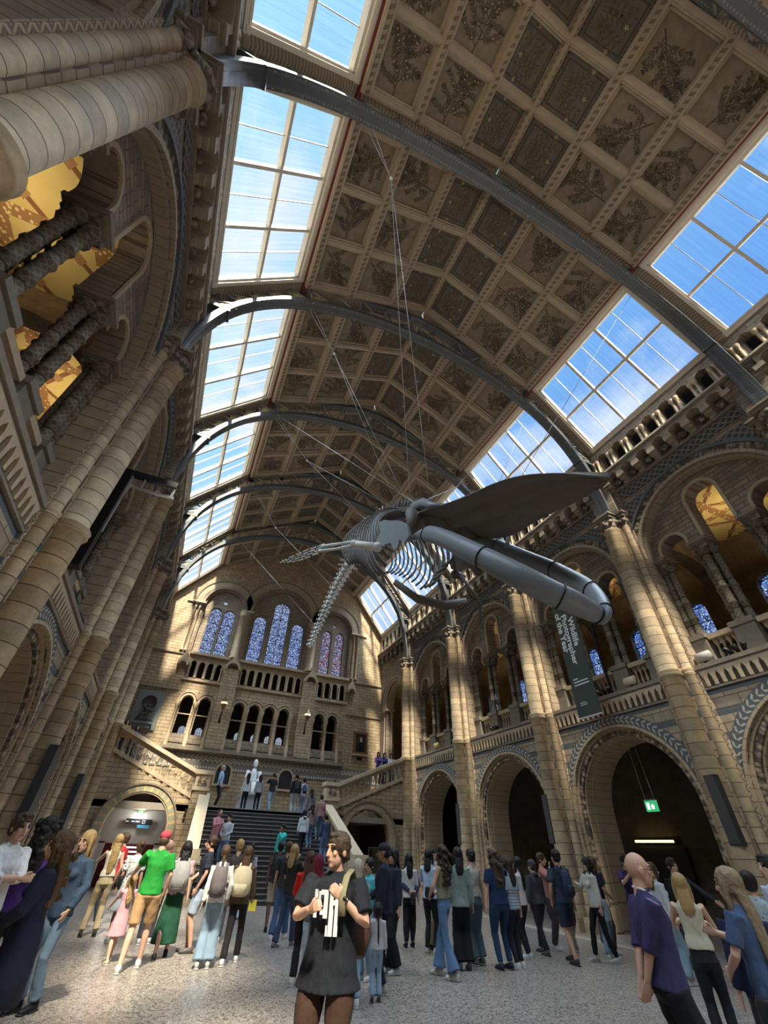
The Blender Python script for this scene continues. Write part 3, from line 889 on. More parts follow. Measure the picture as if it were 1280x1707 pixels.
# slope frames: t from ridge outwards on the ceiling, s down the skylight
M1 = (21.1 - 18.22) / 5.3
CL = sqrt(5.3 ** 2 + (21.1 - 18.22) ** 2)
def cpt(sg, dx, y, h=0.0):
    """point on the underside of the ceiling at |x|=dx, h = distance below it"""
    nx, nz = -M1 / sqrt(1 + M1 * M1), -1 / sqrt(1 + M1 * M1)
    return (sg * (dx + nx * h), y, 21.1 - M1 * dx + nz * h)
SK0 = (5.3, 18.22); SK1 = (7.78, 15.05)
SL = sqrt((SK1[0] - SK0[0]) ** 2 + (SK1[1] - SK0[1]) ** 2)
sdir = ((SK1[0] - SK0[0]) / SL, (SK1[1] - SK0[1]) / SL); snor = (sdir[1], -sdir[0])
def spt(sg, s_, y, h=0.0):
    """point s metres down the skylight slope, h metres into the hall"""
    return (sg * (SK0[0] + sdir[0] * s_ + snor[0] * h), y, SK0[1] + sdir[1] * s_ + snor[1] * h)
def slab(b, fn, sg, a0, a1, y0, y1, h0, h1, mi=0, uv=False):
    P = [fn(sg, a0, y0, h0), fn(sg, a1, y0, h0), fn(sg, a1, y1, h0), fn(sg, a0, y1, h0),
         fn(sg, a0, y0, h1), fn(sg, a1, y0, h1), fn(sg, a1, y1, h1), fn(sg, a0, y1, h1)]
    F = [(0, 3, 2, 1), (4, 5, 6, 7), (0, 1, 5, 4), (1, 2, 6, 5), (2, 3, 7, 6), (3, 0, 4, 7)]
    if sg > 0: F = [f[::-1] for f in F]
    uvs = None
    if uv:
        q = {0: (y0, a0), 3: (y1, a0), 2: (y1, a1), 1: (y0, a1)}
        q.update({4 + i: q[i] for i in range(4)})
        if abs(a1 - a0) > abs(y1 - y0): q = {i: (v[1], (v[0] - y0) / (y1 - y0)) for i, v in q.items()}
        else: q = {i: (v[0], (v[1] - a0) / (a1 - a0)) for i, v in q.items()}
        uvs = [tuple(q[i] for i in f) for f in F]
    b.add(P, F, mi, uvs)
GX = [0.0, 1.75, 3.6, 5.22]
GY = [-2.45, -0.815, 0.815, 2.45]
def beams(sg):
    b = MB()
    slab(b, cpt, sg, 0, 5.4, -2.8, 2.8, -0.12, -0.02, 0)          # boarding above
    for g in GX:                                                     # long ribs: wide board + fillet
        w = 0.13
        a0, a1 = max(0, g - w), g + w
        slab(b, cpt, sg, a0, a1, -2.55, 2.55, -0.03, 0.24, 0)
        for q in (-.105, .075): slab(b, cpt, sg, max(0, g + q), max(0.01, g + q + .03), -2.55, 2.55, 0.24, 0.275, 0)
        slab(b, cpt, sg, max(0, g - 0.055), g + 0.055, -2.55, 2.55, 0.24, 0.25, 1)
    for yb in GY:
        slab(b, cpt, sg, 0, 5.3, yb - 0.1, yb + 0.1, -0.03, 0.19, 0)
        slab(b, cpt, sg, 0, 5.3, yb - 0.045, yb + 0.045, 0.19, 0.23, 0)
    for i in range(3):
        for j in range(3):                                         # moulding inside each coffer
            x0, x1 = GX[i] + 0.13, GX[i + 1] - 0.13; y0, y1 = GY[j] + 0.1, GY[j + 1] - 0.1
            for (a, c, e, f) in ((x0, x0 + .06, y0, y1), (x1 - .06, x1, y0, y1), (x0, x1, y0, y0 + .06), (x0, x1, y1 - .06, y1)):
                slab(b, cpt, sg, a, c, e, f, -0.02, 0.1, 0)
    for s_ in (-1, 1):                                               # friezes either side of the iron rib
        y0, y1 = sorted((s_ * 2.55, s_ * 2.8))
        slab(b, cpt, sg, 0.1, 5.25, y0, y1, -0.02, 0.03, 2, uv=True)
    slab(b, cpt, sg, 5.3, 5.4, -2.8, 2.8, -0.05, 0.12, 3)           # red line above the skylight
    return b
def rope():
    m = NT('beam_inlay_rope'); S = m.sep(m.obj())
    g = m.math('LESS_THAN', m.math('FRACT', m.math('ADD', m.math('MULTIPLY', S[1], 5.5), m.math('MULTIPLY', S[0], 3.0))), .5)
    m.bsdf(m.mix(g, (0.3, 0.24, 0.175), (0.16, 0.12, 0.085)), .75, bump=g, bstr=.5); return m.mat
ROPE = rope()
BEAMS = {sg: beams(sg).mesh('coffer_beams', [TIMBER, ROPE, FRZ, REDF]) for sg in (1, -1)}
def panel(sg, i, j, kind, seed):
    """flat painted panel with branches, leaves and fruit"""
    rnd = random.Random(seed)
    b = MB(); x0, x1 = GX[i] + 0.15, GX[i + 1] - 0.15; y0, y1 = GY[j] + 0.12, GY[j + 1] - 0.12
    slab(b, cpt, sg, x0, x1, y0, y1, -0.02, 0.0, 0)
    W = x1 - x0; H = y1 - y0
    def P(u, v, h): return cpt(sg, x0 + u * W, y0 + v * H, h)
    def poly(pts, mi, h):
        V = [P(u, v, h) for u, v in pts]
        n = len(V); ar = sum(pts[k][0] * pts[(k + 1) % n][1] - pts[(k + 1) % n][0] * pts[k][1] for k in range(n))
        f = tuple(range(n))
        if (ar > 0) == (sg > 0): f = f[::-1]
        b.add(V, [f], mi)
    def seg(u, v, a, L, w0, w1):
        du, dv = cos(a) * L, sin(a) * L; px, py = -sin(a), cos(a)
        poly([(u + px * w0, v + py * w0), (u - px * w0, v - py * w0), (u + du - px * w1, v + dv - py * w1), (u + du + px * w1, v + dv + py * w1)], 1, 0.004)
        return u + du, v + dv
    def leaf(u, v, a, L):
        px, py = -sin(a) * L * 0.2, cos(a) * L * 0.2; du, dv = cos(a) * L, sin(a) * L
        if 0.02 < u + du < 0.98 and 0.02 < v + dv < 0.98 and 0.02 < u < 0.98 and 0.02 < v < 0.98:
            poly([(u, v), (u + du * .45 + px, v + dv * .45 + py), (u + du, v + dv), (u + du * .45 - px, v + dv * .45 - py)], 2, 0.006)
    def grow(u, v, a, L, w, d):
        if not (0.05 < u < 0.95 and 0.05 < v < 0.95) or d == 0: return
        u2, v2 = seg(u, v, a, L, w, w * 0.6)
        if not (0.04 < u2 < 0.96 and 0.04 < v2 < 0.96): return
        if d <= 2:
            for q in range(6):
                t = q / 6.0
                for s_ in (-1, 1): leaf(u + (u2 - u) * t, v + (v2 - v) * t, a + s_ * rnd.uniform(0.5, 0.9), rnd.uniform(0.06, 0.1))
        if d <= 1:
            for q in range(3): leaf(u2, v2, a + (q - 1) * 0.5, 0.09)
            if kind == 'fruit' or rnd.random() < 0.12:
                r = 0.02; poly([(u2 + r * cos(c * pi / 3), v2 + r * sin(c * pi / 3)) for c in range(6)], 3, 0.008)
        for s_ in (-1, 1):
            grow(u2, v2, a + s_ * rnd.uniform(0.25, 0.75), L * rnd.uniform(0.72, 0.88), w * 0.62, d - 1)
    if kind == 'flower':
        # framed botanical piece
        for (a, c, e, f) in ((.1, .13, .1, .9), (.87, .9, .1, .9), (.1, .9, .1, .13), (.1, .9, .87, .9)):
            poly([(a, e), (c, e), (c, f), (a, f)], 1, 0.004)
        for q in range(12):
            for (u, v) in ((.05, .06 + .08 * q), (.95, .06 + .08 * q)):
                poly([(u + .02 * cos(c * pi / 2), v + .02 * sin(c * pi / 2)) for c in range(4)], 1, .006)
        for q in range(5):
            a = rnd.uniform(-.9, .9); u, v = 0.2, 0.5 + (q - 2) * 0.05
            a0 = (q - 2) * .33
            for k in range(5):
                u2, v2 = seg(u, v, a0 + rnd.uniform(-.2, .2), 0.11, 0.008, 0.006)
                for s_ in (-1, 1): leaf(u2, v2, a0 + s_ * rnd.uniform(.6, 1.2), 0.13)
                u, v = u2, v2
            if q % 2 == 0:
                for p_ in range(5):
                    aa = p_ * pi / 2.5; poly([(u, v), (u + .03 * cos(aa - .4), v + .03 * sin(aa - .4)), (u + .05 * cos(aa), v + .05 * sin(aa)), (u + .03 * cos(aa + .4), v + .03 * sin(aa + .4))], 3, 0.008)
    else:
        ang = rnd.choice([0.0, pi, pi / 2, -pi / 2, 0.6, 2.4])
        u, v = 0.5 - 0.47 * cos(ang), 0.5 - 0.47 * sin(ang)
        a = ang + rnd.uniform(-.2, .2)
        def twig(u, v, a, L, w, lv):
            n = max(2, int(L / 0.075))
            for q in range(n):
                if not (0.05 < u < 0.95 and 0.05 < v < 0.95): return
                u2, v2 = seg(u, v, a, L / n, w * (1 - .6 * q / n), w * (1 - .6 * (q + 1) / n))
                if lv:
                    for s_ in (-1, 1):
                        leaf(u2, v2, a + s_ * rnd.uniform(.5, 1.0), rnd.uniform(.075, .105)); leaf((u + u2) / 2, (v + v2) / 2, a + s_ * rnd.uniform(.6, 1.1), rnd.uniform(.07, .095))
                if kind == 'fruit' and lv and rnd.random() < .22:
                    r = .017; poly([(u2 + r * cos(c * pi / 3), v2 + r * sin(c * pi / 3)) for c in range(6)], 3, .008)
                u, v = u2, v2; a += rnd.uniform(-.28, .28)
            for q in range(3): leaf(u, v, a + (q - 1) * .5, .08)
        n = 8; s_ = 1
        for q in range(n):
            u2, v2 = seg(u, v, a, .105, .014 * (1 - .07 * q), .013 * (1 - .07 * q))
            if not (0.06 < u2 < 0.94 and 0.06 < v2 < 0.94): break
            b_a = a + s_ * rnd.uniform(.7, 1.05); L = rnd.uniform(.3, .42)
            uu, vv = seg(u2, v2, b_a, .06, .009, .008)
            twig(uu, vv, b_a + s_ * rnd.uniform(-.1, .3), L, .007, True)
            twig(uu, vv, b_a - s_ * rnd.uniform(.5, .8), L * .55, .006, True)
            if q > 3: twig(u2, v2, a - s_ * .5, .18, .006, True)
            s_ = -s_; u, v = u2, v2; a += rnd.uniform(-.2, .2)
        twig(u, v, a, .15, .006, True)
    return b
PAN = {}
for sg in (1, -1):
    for i in range(3):
        for v_ in range(2):
            kind = 'flower' if i == 0 else ('fruit' if v_ == 1 else 'tree')
            PAN[(sg, i, v_)] = [panel(sg, i, j, kind, 31 * i + 7 * v_ + 3 * j + (50 if sg > 0 else 0)).mesh('painted_panel', [PANEL2 if i == 0 else PANEL, BARK, LEAFP, GILT]) for j in range(3)]
for k in range(-2, 4):
    yc = RY[0] + BAY * k + 2.8
    for sg in (1, -1):
        c = struct(link('ceiling', BEAMS[sg], None, (0, yc, 0)))
        for i in range(3):
            for j in range(3):
                link('painted_panel', PAN[(sg, i, (k + (sg > 0)) % 2)][j], c)
# shorter last bay of the roof
for sg in (1, -1):
    b = MB(); y0, y1 = RY[4], ENDY
    slab(b, cpt, sg, 0, 5.4, y0, y1, -0.12, -0.02, 4)
    for g in GX: slab(b, cpt, sg, max(0, g - .13), g + .13, y0 + .3, y1 - .1, -0.03, 0.16, 0)
    for q in range(4):
        yb = y0 + 0.35 + (y1 - y0 - 0.5) * q / 3; slab(b, cpt, sg, 0, 5.3, yb - .1, yb + .1, -0.03, 0.15, 0)
    slab(b, cpt, sg, 5.3, 5.4, y0, y1, -0.05, 0.12, 3)
    c = struct(b.build('ceiling', [TIMBER, TIMBER, FRZ, REDF, PANEL]))

# ================================================================== SKYLIGHTS
def glass_mat():
    m = NT('skylight_glass'); S = m.sep(m.uvc())
    w = m.noise(m.comb(m.math('MULTIPLY', S[0], 0.5), m.math('MULTIPLY', S[1], 11.0), 0), 2.2, 5, 0.65)
    c = m.ramp(w, [(0.3, (0.74, 0.83, 0.93)), (0.5, (0.86, 0.92, 0.97)), (0.72, (0.98, 1.0, 1.0))])
    t = m.N('BsdfTransparent'); m.L(c, t.inputs[0]); g = m.N('BsdfGlossy'); g.inputs['Roughness'].default_value = 0.08
    x = m.N('MixShader'); x.inputs[0].default_value = 0.05; m.L(t.outputs[0], x.inputs[1]); m.L(g.outputs[0], x.inputs[2])
    m.L(x.outputs[0], m.out.inputs['Surface']); return m.mat
GLASS = glass_mat()
def skylight(sg, y0, y1, n):
    """frame, panes for one bay, y0..y1 the bay, n rows"""
    fr = MB(); br = MB(); gl = MB(); fz = MB()
    S0, S1 = 0.45, SL - 0.14
    a, c = y0 + 0.5, y1 - 0.5
    # leaf borders by the iron ribs
    slab(fz, spt, sg, 0, SL + .15, y0, a - .16, -0.06, 0.0, 0, uv=True); slab(fz, spt, sg, 0, SL + .15, c + .16, y1, -0.06, 0.0, 0, uv=True)
    slab(fz, spt, sg, 0, SL + .15, y0, a - .16, -0.08, -0.061, 1); slab(fz, spt, sg, 0, SL + .15, c + .16, y1, -0.08, -0.061, 1)
    # frame steps
    for (w, h0, h1) in ((0.16, -0.2, 0.04), (0.08, -0.2, 0.0)):
        pass
    slab(fr, spt, sg, 0.0, S0 - 0.1, y0 + .3, y1 - .3, -0.2, 0.02)
    slab(fr, spt, sg, 0.12, S0, a - .1, c + .1, -0.24, -0.04)
    slab(fr, spt, sg, S1, SL + .1, y0 + .3, y1 - .3, -0.2, 0.02)
    slab(fr, spt, sg, 0.0, SL, a - .17, a - .06, -0.2, 0.04); slab(fr, spt, sg, 0.0, SL, c + .06, c + .17, -0.2, 0.04)
    slab(fr, spt, sg, 0.0, SL, a - .08, a, -0.24, -0.04); slab(fr, spt, sg, 0.0, SL, c, c + .08, -0.24, -0.04)
    mid = (S0 + S1) / 2
    slab(br, spt, sg, mid - .05, mid + .05, a, c, -0.24, -0.08)
    for i in range(1, n):
        y = a + (c - a) * i / n; slab(br, spt, sg, S0, S1, y - .045, y + .045, -0.24, -0.06)
    for i in range(n):
        y = a + (c - a) * (i + .5) / n; slab(br, spt, sg, S0, S1, y - .012, y + .012, -0.22, -0.17)
    P = [spt(sg, S0, a, -0.2), spt(sg, S1, a, -0.2), spt(sg, S1, c, -0.2), spt(sg, S0, c, -0.2)]
    gl.add(P, [(0, 1, 2, 3)], 0, [((0, 0), (1, 0), (1, (c - a) / 2), (0, (c - a) / 2))])
    return fr.mesh('frame', WHITEWOOD), br.mesh('glazing_bars', WHITEWOOD), gl.mesh('glass', GLASS), fz.mesh('border', [FRZ, TIMBER])
nwin = 0
for sg in (1, -1):
    ms = skylight(sg, -2.8, 2.8, 3)
    for k in range(-2, 5):
        nwin += 1
        if k == 4: m4 = skylight(sg, -2.35, 2.38, 2); yc = 26.78
        else: m4 = ms; yc = RY[0] + BAY * k + 2.8 - 0.05
        w = struct(empty('window_%d' % nwin, (0, yc, 0)))
        for nm, me in zip(('frame', 'glazing_bars', 'glass', 'border'), m4): link(nm, me, w)

# ================================================================== IRON RIBS
def iron_mat():
    m = NT('riveted_iron'); U = m.sep(m.uvc())
    u = m.math('FRACT', m.math('MULTIPLY', U[0], 9.0))
    du = m.math('SUBTRACT', u, 0.5)
    dv = m.math('MULTIPLY', m.math('SUBTRACT', m.math('ABSOLUTE', m.math('SUBTRACT', U[1], 0.5)), 0.3), 3.6)
    d = m.math('ADD', m.math('MULTIPLY', du, du), m.math('MULTIPLY', dv, dv))
    dot = m.math('LESS_THAN', d, 0.07)
    n = m.noise(m.obj(), 4, 3)
    c = m.mix(dot, m.mix(n, (0.10, 0.11, 0.115), (0.065, 0.072, 0.075)), (0.15, 0.16, 0.165))
    m.bsdf(c, 0.42, bump=m.math('SUBTRACT', 1.0, dot), bstr=0.4, metal=0.15, spec=0.5); return m.mat
IRON = iron_mat()
IRONP = plain('grey_painted_iron', (0.07, 0.078, 0.08), 0.45, var=0.15, spec=0.5)
LOW = [(7.62, 11.68), (7.6, 12.3), (7.52, 13.0), (7.36, 13.8), (7.12, 14.6), (6.75, 15.4), (6.25, 16.15), (5.6, 16.85), (4.8, 17.42), (3.8, 17.95), (2.6, 18.35), (1.3, 18.6), (0, 18.7)]
UPP = [(7.84, 14.35), (7.7, 15.0), (7.42, 15.7), (7.02, 16.4), (6.5, 17.1), (5.85, 17.75), (5.1, 18.3), (4.2, 18.85), (3.2, 19.35), (2.1, 19.8), (1.0, 20.15), (0, 20.3)]
def sweep(b, pts, hy, th, mi=0, uvscale=1.0):
    """box section swept along (x,z) pts, width 2*hy along y, thickness th outward"""
    n = len(pts); V = []; L = 0; acc = []
    for i, (x, z) in enumerate(pts):
        a = pts[max(0, i - 1)]; c = pts[min(n - 1, i + 1)]
        tx, tz = c[0] - a[0], c[1] - a[1]; l = sqrt(tx * tx + tz * tz); tx /= l; tz /= l
        nx, nz = tz, -tx
        if i: L += sqrt((x - pts[i - 1][0]) ** 2 + (z - pts[i - 1][1]) ** 2)
        acc.append(L)
        t = th[i] if isinstance(th, list) else th
        V += [(x, -hy, z), (x, hy, z), (x + nx * t, hy, z + nz * t), (x + nx * t, -hy, z + nz * t)]
    F = []; U = []
    for i in range(n - 1):
        for k in range(4):
            k2 = (k + 1) % 4
            F.append((4 * i + k, 4 * i + 4 + k, 4 * i + 4 + k2, 4 * i + k2))
            U.append(((acc[i], 0), (acc[i + 1], 0), (acc[i + 1], 1), (acc[i], 1)))
    F += [(0, 1, 2, 3), tuple(4 * n - 4 + i for i in (3, 2, 1, 0))]
    U += [((0, .5),) * 4] * 2
    b.add(V, F, mi, U)
def both(pts): return pts + [(-x, z) for x, z in pts[::-1][1:]]
def dens(pts, k=3):
    out = []
    n = len(pts)
    for i in range(n - 1):
        p0, p1, p2, p3 = pts[max(0, i - 1)], pts[i], pts[i + 1], pts[min(n - 1, i + 2)]
        for j in range(k):
            t = j / k
            out.append(tuple(0.5 * ((2 * p1[d]) + (-p0[d] + p2[d]) * t + (2 * p0[d] - 5 * p1[d] + 4 * p2[d] - p3[d]) * t * t + (-p0[d] + 3 * p1[d] - 3 * p2[d] + p3[d]) * t ** 3) for d in (0, 1)))
    return out + [pts[-1]]
LOWD = dens(both(LOW)); UPPD = dens(both(UPP))
def outw(pts, th): return [(-x, z) for x, z in pts]
b = MB()
# polyline runs right foot -> crown -> left foot; normal (tz,-tx) points outwards/up there
sweep(b, LOWD, 0.19, 0.2, 0)
RIBLOW = b.mesh('lower_chord', IRON)
b = MB(); sweep(b, UPPD, 0.16, 0.18, 0); RIBUP = b.mesh('upper_chord', IRON)
RIBWEBS = []
for sx_ in (1, -1):
    b = MB(); foot = [(sx_ * x, z) for x, z in ((7.62, 11.68), (7.6, 12.3), (7.52, 13.0), (7.36, 13.8), (7.16, 14.5))]
    back = [(sx_ * x, z) for x, z in ((7.84, 14.5), (7.84, 11.68))]
    pl_ = foot + back
    b.prism([pl_ if sx_ > 0 else pl_[::-1]], -0.03, 0.03, plane='xz')
    b.box(*(sorted((sx_ * 7.5, sx_ * 7.95))), -0.19, 0.19, 11.68, 11.74)
    b.box(*(sorted((sx_ * 7.1, sx_ * 7.9))), -0.2, 0.2, 14.45, 14.55)
    RIBWEBS.append(b.mesh('solid_foot_web', IRONP))

def at(pts, t):
    x = t * (len(pts) - 1); i = min(int(x), len(pts) - 2); f = x - i
    return (pts[i][0] * (1 - f) + pts[i + 1][0] * f, pts[i][1] * (1 - f) + pts[i + 1][1] * f)
lat = MB(); gil = MB(); NB = 40
def arcp(pts, zlo):
    return [p for p in pts if p[1] >= zlo]
LL = arcp(LOWD, 14.5); UU = arcp(UPPD, 14.35)
prev = None
for i in range(NB + 1):
    t = i / NB
    p = at(LL, t) if i % 2 == 0 else at(UU, t)
    if prev is not None:
        for yy in (-0.14, 0.14):
            lat.tube([(prev[0], yy, prev[1]), (p[0], yy, p[1])], 0.028, 4, up=(0, 1, 0))
        if (i < 13 or i > NB - 12) and i % 2 == 1:
            q = at(LL, (i + 1) / NB)
            cx_, cz_ = (prev[0] + p[0] + q[0]) / 3, (prev[1] + p[1] + q[1]) / 3
            for yy in (-0.14, 0.14):
                for s_ in range(7):
                    a = 2 * pi * s_ / 7
                    d = 0.27
                    V = [(cx_, yy, cz_), (cx_ + cos(a - .3) * d * .6, yy, cz_ + sin(a - .3) * d * .6), (cx_ + cos(a) * d, yy, cz_ + sin(a) * d), (cx_ + cos(a + .3) * d * .6, yy, cz_ + sin(a + .3) * d * .6)]
                    V2 = [(x, y + 0.012, z) for x, y, z in V]
                    gil.add(V + V2, [(0, 1, 2, 3), (7, 6, 5, 4), (0, 4, 5, 1), (1, 5, 6, 2), (2, 6, 7, 3), (3, 7, 4, 0)], 0)
    prev = p
for x in (0,):
    lat.tube([(0, 0, 20.4), (0, 0, 21.1)], 0.06, 4)
RIBLAT = lat.mesh('lattice', plain('lattice_iron', (0.2, 0.2, 0.19), .5))
RIBGIL = gil.mesh('gilded_leaves', plain('gilt_leaf', (0.62, 0.46, 0.2), 0.35, metal=0.5))
for k in range(-1, 5):
    y = PY[0] + BAY * k - 0.03
    r = empty('roof_rib', (0, y, 11.7))
    nm = ['behind the first skylight, over the camera', 'nearest', 'second', 'third', 'fourth', 'farthest'][k + 1]
    tag(r, 'grey riveted iron arch spanning the roof, ' + nm + ('' if k < 0 else ' in view'), 'roof arch', 'iron roof arches')
    for n_, me in (('lower_chord', RIBLOW), ('upper_chord', RIBUP), ('foot_web', RIBWEBS[0]), ('foot_web', RIBWEBS[1]), ('lattice', RIBLAT), ('gilded_leaves', RIBGIL)):
        link(n_, me, r, (0, 0, -11.7))

# wall behind the camera
b = MB()
b.prism([[(-13.6, 0), (13.6, 0), (13.6, 12.1), (8.2, 12.1), (8.2, 15.2), (5.4, 18.3), (0, 21.3), (-5.4, 18.3), (-8.2, 15.2), (-8.2, 12.1), (-13.6, 12.1)],
         [(c, z) for c, z in arch(0, 12.0, 3.0, 8.0, 16)][::-1]], -9.6, -9.2, plane='xz')
struct(b.build('wall_back', STONE_X))
# ================================================================== END WALL (local = world, faces -y)
def zig_end():
    m = NT('white_zigzag_frieze'); S = m.sep(m.obj())
    f = m.math('PINGPONG', S[0], 0.13)
    z = m.math('SUBTRACT', S[2], m.math('ADD', f, 0.0))
    d = m.math('ABSOLUTE', m.math('SUBTRACT', z, 5.37))
    g = m.math('LESS_THAN', d, 0.035)
    g2 = m.math('LESS_THAN', m.math('ABSOLUTE', m.math('SUBTRACT', z, 5.5)), 0.02)
    c = m.mix(m.math('MAXIMUM', g, g2), (0.2, 0.18, 0.15), (0.66, 0.6, 0.47))
    a = m.math('LESS_THAN', m.math('FRACT', m.math('MULTIPLY', S[0], 6.5)), 0.55)
    k = m.math('MULTIPLY', a, m.math('MULTIPLY', m.math('GREATER_THAN', S[2], 5.02), m.math('LESS_THAN', S[2], 5.12)))
    c = m.mix(k, c, (0.6, 0.55, 0.44))
    m.bsdf(c, 0.85); return m.mat
ZIGEND = zig_end()
def hood(name, cx, cz, n):
    return voussoir(name, cz, n, (0.42, 0.34, 0.22), (0.3, 0.24, 0.17), axis=0, cu=cx)
E_ = ENDY
def archrev(c, zs, r, z0, n=16):
    return [(c - r, z0)] + [(c - r * cos(pi * k / n), zs + r * sin(pi * k / n)) for k in range(n + 1)] + [(c + r, z0)]
b = MB()
holes = []
LOWWIN = [-4.92, -3.88, -1.82, -0.85, 0.12, 1.09, 3.5, 4.42]
MIDWIN = []
for c in LOWWIN: holes.append(archrev(c, 8.4, 0.34, 6.62, 12))
WIN3 = [(-4.4, 14.85, 1.36), (-0.27, 14.95, 2.15), (3.95, 14.85, 1.36)]
for c, zs, r in WIN3: holes.append(archrev(c, zs, r, 11.35, 24))
BAL = [(-5.5, -3.38), (-2.3, 2.0), (3.02, 5.25)]
for x0, x1 in BAL: holes.append([(x0, 9.72), (x0, 11.1), (x1, 11.1), (x1, 9.72)])
outer = [(-8.4, 0), (8.4, 0), (8.4, 15.1), (7.9, 15.1), (5.35, 18.3), (0, 21.3), (-5.35, 18.3), (-7.9, 15.1), (-8.4, 15.1)]
b.prism([outer] + holes, E_, E_ + 0.5, plane='xz')
struct(b.build('wall_end', STONE_END))
# passage behind lower windows and balustrade recess, its shade put in as near-black colour
b = MB()
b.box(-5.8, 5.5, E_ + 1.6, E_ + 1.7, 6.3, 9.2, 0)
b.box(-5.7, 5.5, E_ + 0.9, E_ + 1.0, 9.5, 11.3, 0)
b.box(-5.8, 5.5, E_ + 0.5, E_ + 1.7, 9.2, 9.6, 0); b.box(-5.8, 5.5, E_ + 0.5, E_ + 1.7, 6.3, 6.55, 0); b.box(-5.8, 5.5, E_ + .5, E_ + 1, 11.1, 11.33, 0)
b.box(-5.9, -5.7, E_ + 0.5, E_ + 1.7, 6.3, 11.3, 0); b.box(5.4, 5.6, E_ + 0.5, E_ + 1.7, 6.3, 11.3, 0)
struct(b.build('wall_passage', plain('passage_shade', (0.05, 0.045, 0.04), 0.9)))
PGL = glow('lit_window_glow', (0.65, 0.75, 0.9), 0.3)
for c in (-4.75, -3.75, -1.35, -0.3, 0.6, 1.35):
    b = MB()
    b.prism([arch(0, 7.12, 0.2, 6.8, 10)], 0, 0.02, plane='xz')
    for u in (-0.07, 0.07): b.box(u - .008, u + .008, -0.01, 0, 6.8, 7.3, 1)
    b.box(-.2, .2, -0.01, 0, 7.0, 7.015, 1)
    struct(b.build('window_%d' % (80 + int(c * 4 + 30)), [PGL, VOID], None, (c, E_ + 1.55, 0)))
# tympana with stained lights
def tymp_end(cx, zs, r, lights, oc, mat, wn0):
    b = MB()
    L = [archrev(cx, zs, r + 0.1, 11.3, 24)[::-1]]
    for c, z, q in lights: L.append(archrev(c, z, q, 11.5, 14))
    for c, z, q in oc: L.append([(c + q * cos(-2 * pi * k / 12), z + q * sin(-2 * pi * k / 12)) for k in range(12)])
    b.prism(L, E_ + 0.28, E_ + 0.5, plane='xz')
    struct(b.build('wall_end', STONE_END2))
    for i, (c, z, q) in enumerate(lights):
        w = struct(empty('window_%d' % (wn0 + i), (c, E_ + 0.4, 0)))
        g = MB(); g.prism([arch(0, z, q + .02, 11.48, 16)], -0.01, 0.01, plane='xz'); g.build('glass', mat, w)
        f = MB(); f.prism([band(0, z, q - 0.05, q + 0.03, 11.5, 16)], -0.06, 0.06, plane='xz'); f.box(-q, q, -.06, .06, 11.48, 11.55)
        if q > 0.5: f.box(-0.02, 0.02, -.03, .03, 11.5, z + q)
        f.build('frame', DARKSTONE, w)
    for c, z, q in oc:
        g = MB(); T = Tm((c, E_ + 0.4, z), rx=pi / 2); g.lathe([(0.001, 0), (q + 0.01, 0)], 12, 0, T, smooth=False)
        struct(g.build('window_%d' % (wn0 + 8), mat))
tymp_end(-4.4, 14.85, 1.36, [(-4.84, 14.38, 0.42), (-3.91, 14.38, 0.42)], [(-4.4, 15.3, 0.16)], ST_BLUE, 20)
tymp_end(-0.27, 14.95, 2.15, [(-1.68, 14.4, 0.48), (-0.27, 15.68, 0.62), (1.14, 14.4, 0.48)], [], ST_BLUE, 23)
tymp_end(3.95, 14.85, 1.36, [(3.45, 14.42, 0.39), (4.45, 14.42, 0.39)], [(3.97, 15.3, 0.15)], ST_PINK, 26)
# hoods and orders
for (cx, zs, r) in WIN3:
    big = 0.62 if r < 2 else 0.72
    b = MB()
    b.prism([band(cx, zs, r + 0.2, r + big, zs - 0.15, 36)], E_ - 0.04, E_ + 0.02, plane='xz', mi=0)
    b.prism([band(cx, zs, r + 0.02, r + 0.14, zs - 0.1, 36)], E_ - 0.12, E_ + 0.02, plane='xz', mi=1)
    b.prism([band(cx, zs, r - 0.1, r + 0.04, 11.4, 36)], E_ + 0.06, E_ + 0.3, plane='xz', mi=2)
    b.prism([band(cx, zs, r + big, r + big + .07, zs - 0.15, 36)], E_ - 0.1, E_ + 0.02, plane='xz', mi=1)
    struct(b.build(tn(), [hood('hood_blocks_%d' % int(cx * 10), cx, zs, 34), DARKSTONE, DARKSTONE]))
# shaft clusters flanking the windows
b = MB()
def shaft_e(x, y, r, z0=11.35, z1=14.7):
    b.lathe([(r * 1.5, z0), (r * 1.5, z0 + .1), (r, z0 + .18), (r, z1 - .32), (r * 1.3, z1 - .3), (r * 1.1, z1 - .26), (r * 1.8, z1 - .04), (r * 1.8, z1)], 12, 0, Tm((x, y, 0)))
for x in (-6.25, -6.0, 5.55, 5.85): shaft_e(x, E_ - 0.08, 0.075)
for x in (-2.9, 2.28): shaft_e(x, E_ - 0.12, 0.2)
for x in (-3.1, -2.68, 2.5, 2.1): shaft_e(x, E_ + 0.05, 0.09)
for x0, x1 in ((-6.5, -5.7), (-3.15, -2.4), (1.85, 2.65), (5.3, 6.1)): b.box(x0 - .05, x1 + .05, E_ - 0.32, E_ + 0.2, 14.7, 14.82, 0)
b.box(-6.9, -5.75, E_ - .1, E_, 14.75, 14.83); b.box(5.3, 6.6, E_ - .1, E_, 14.75, 14.83)
struct(b.build(tn(), PLAINSTONE))
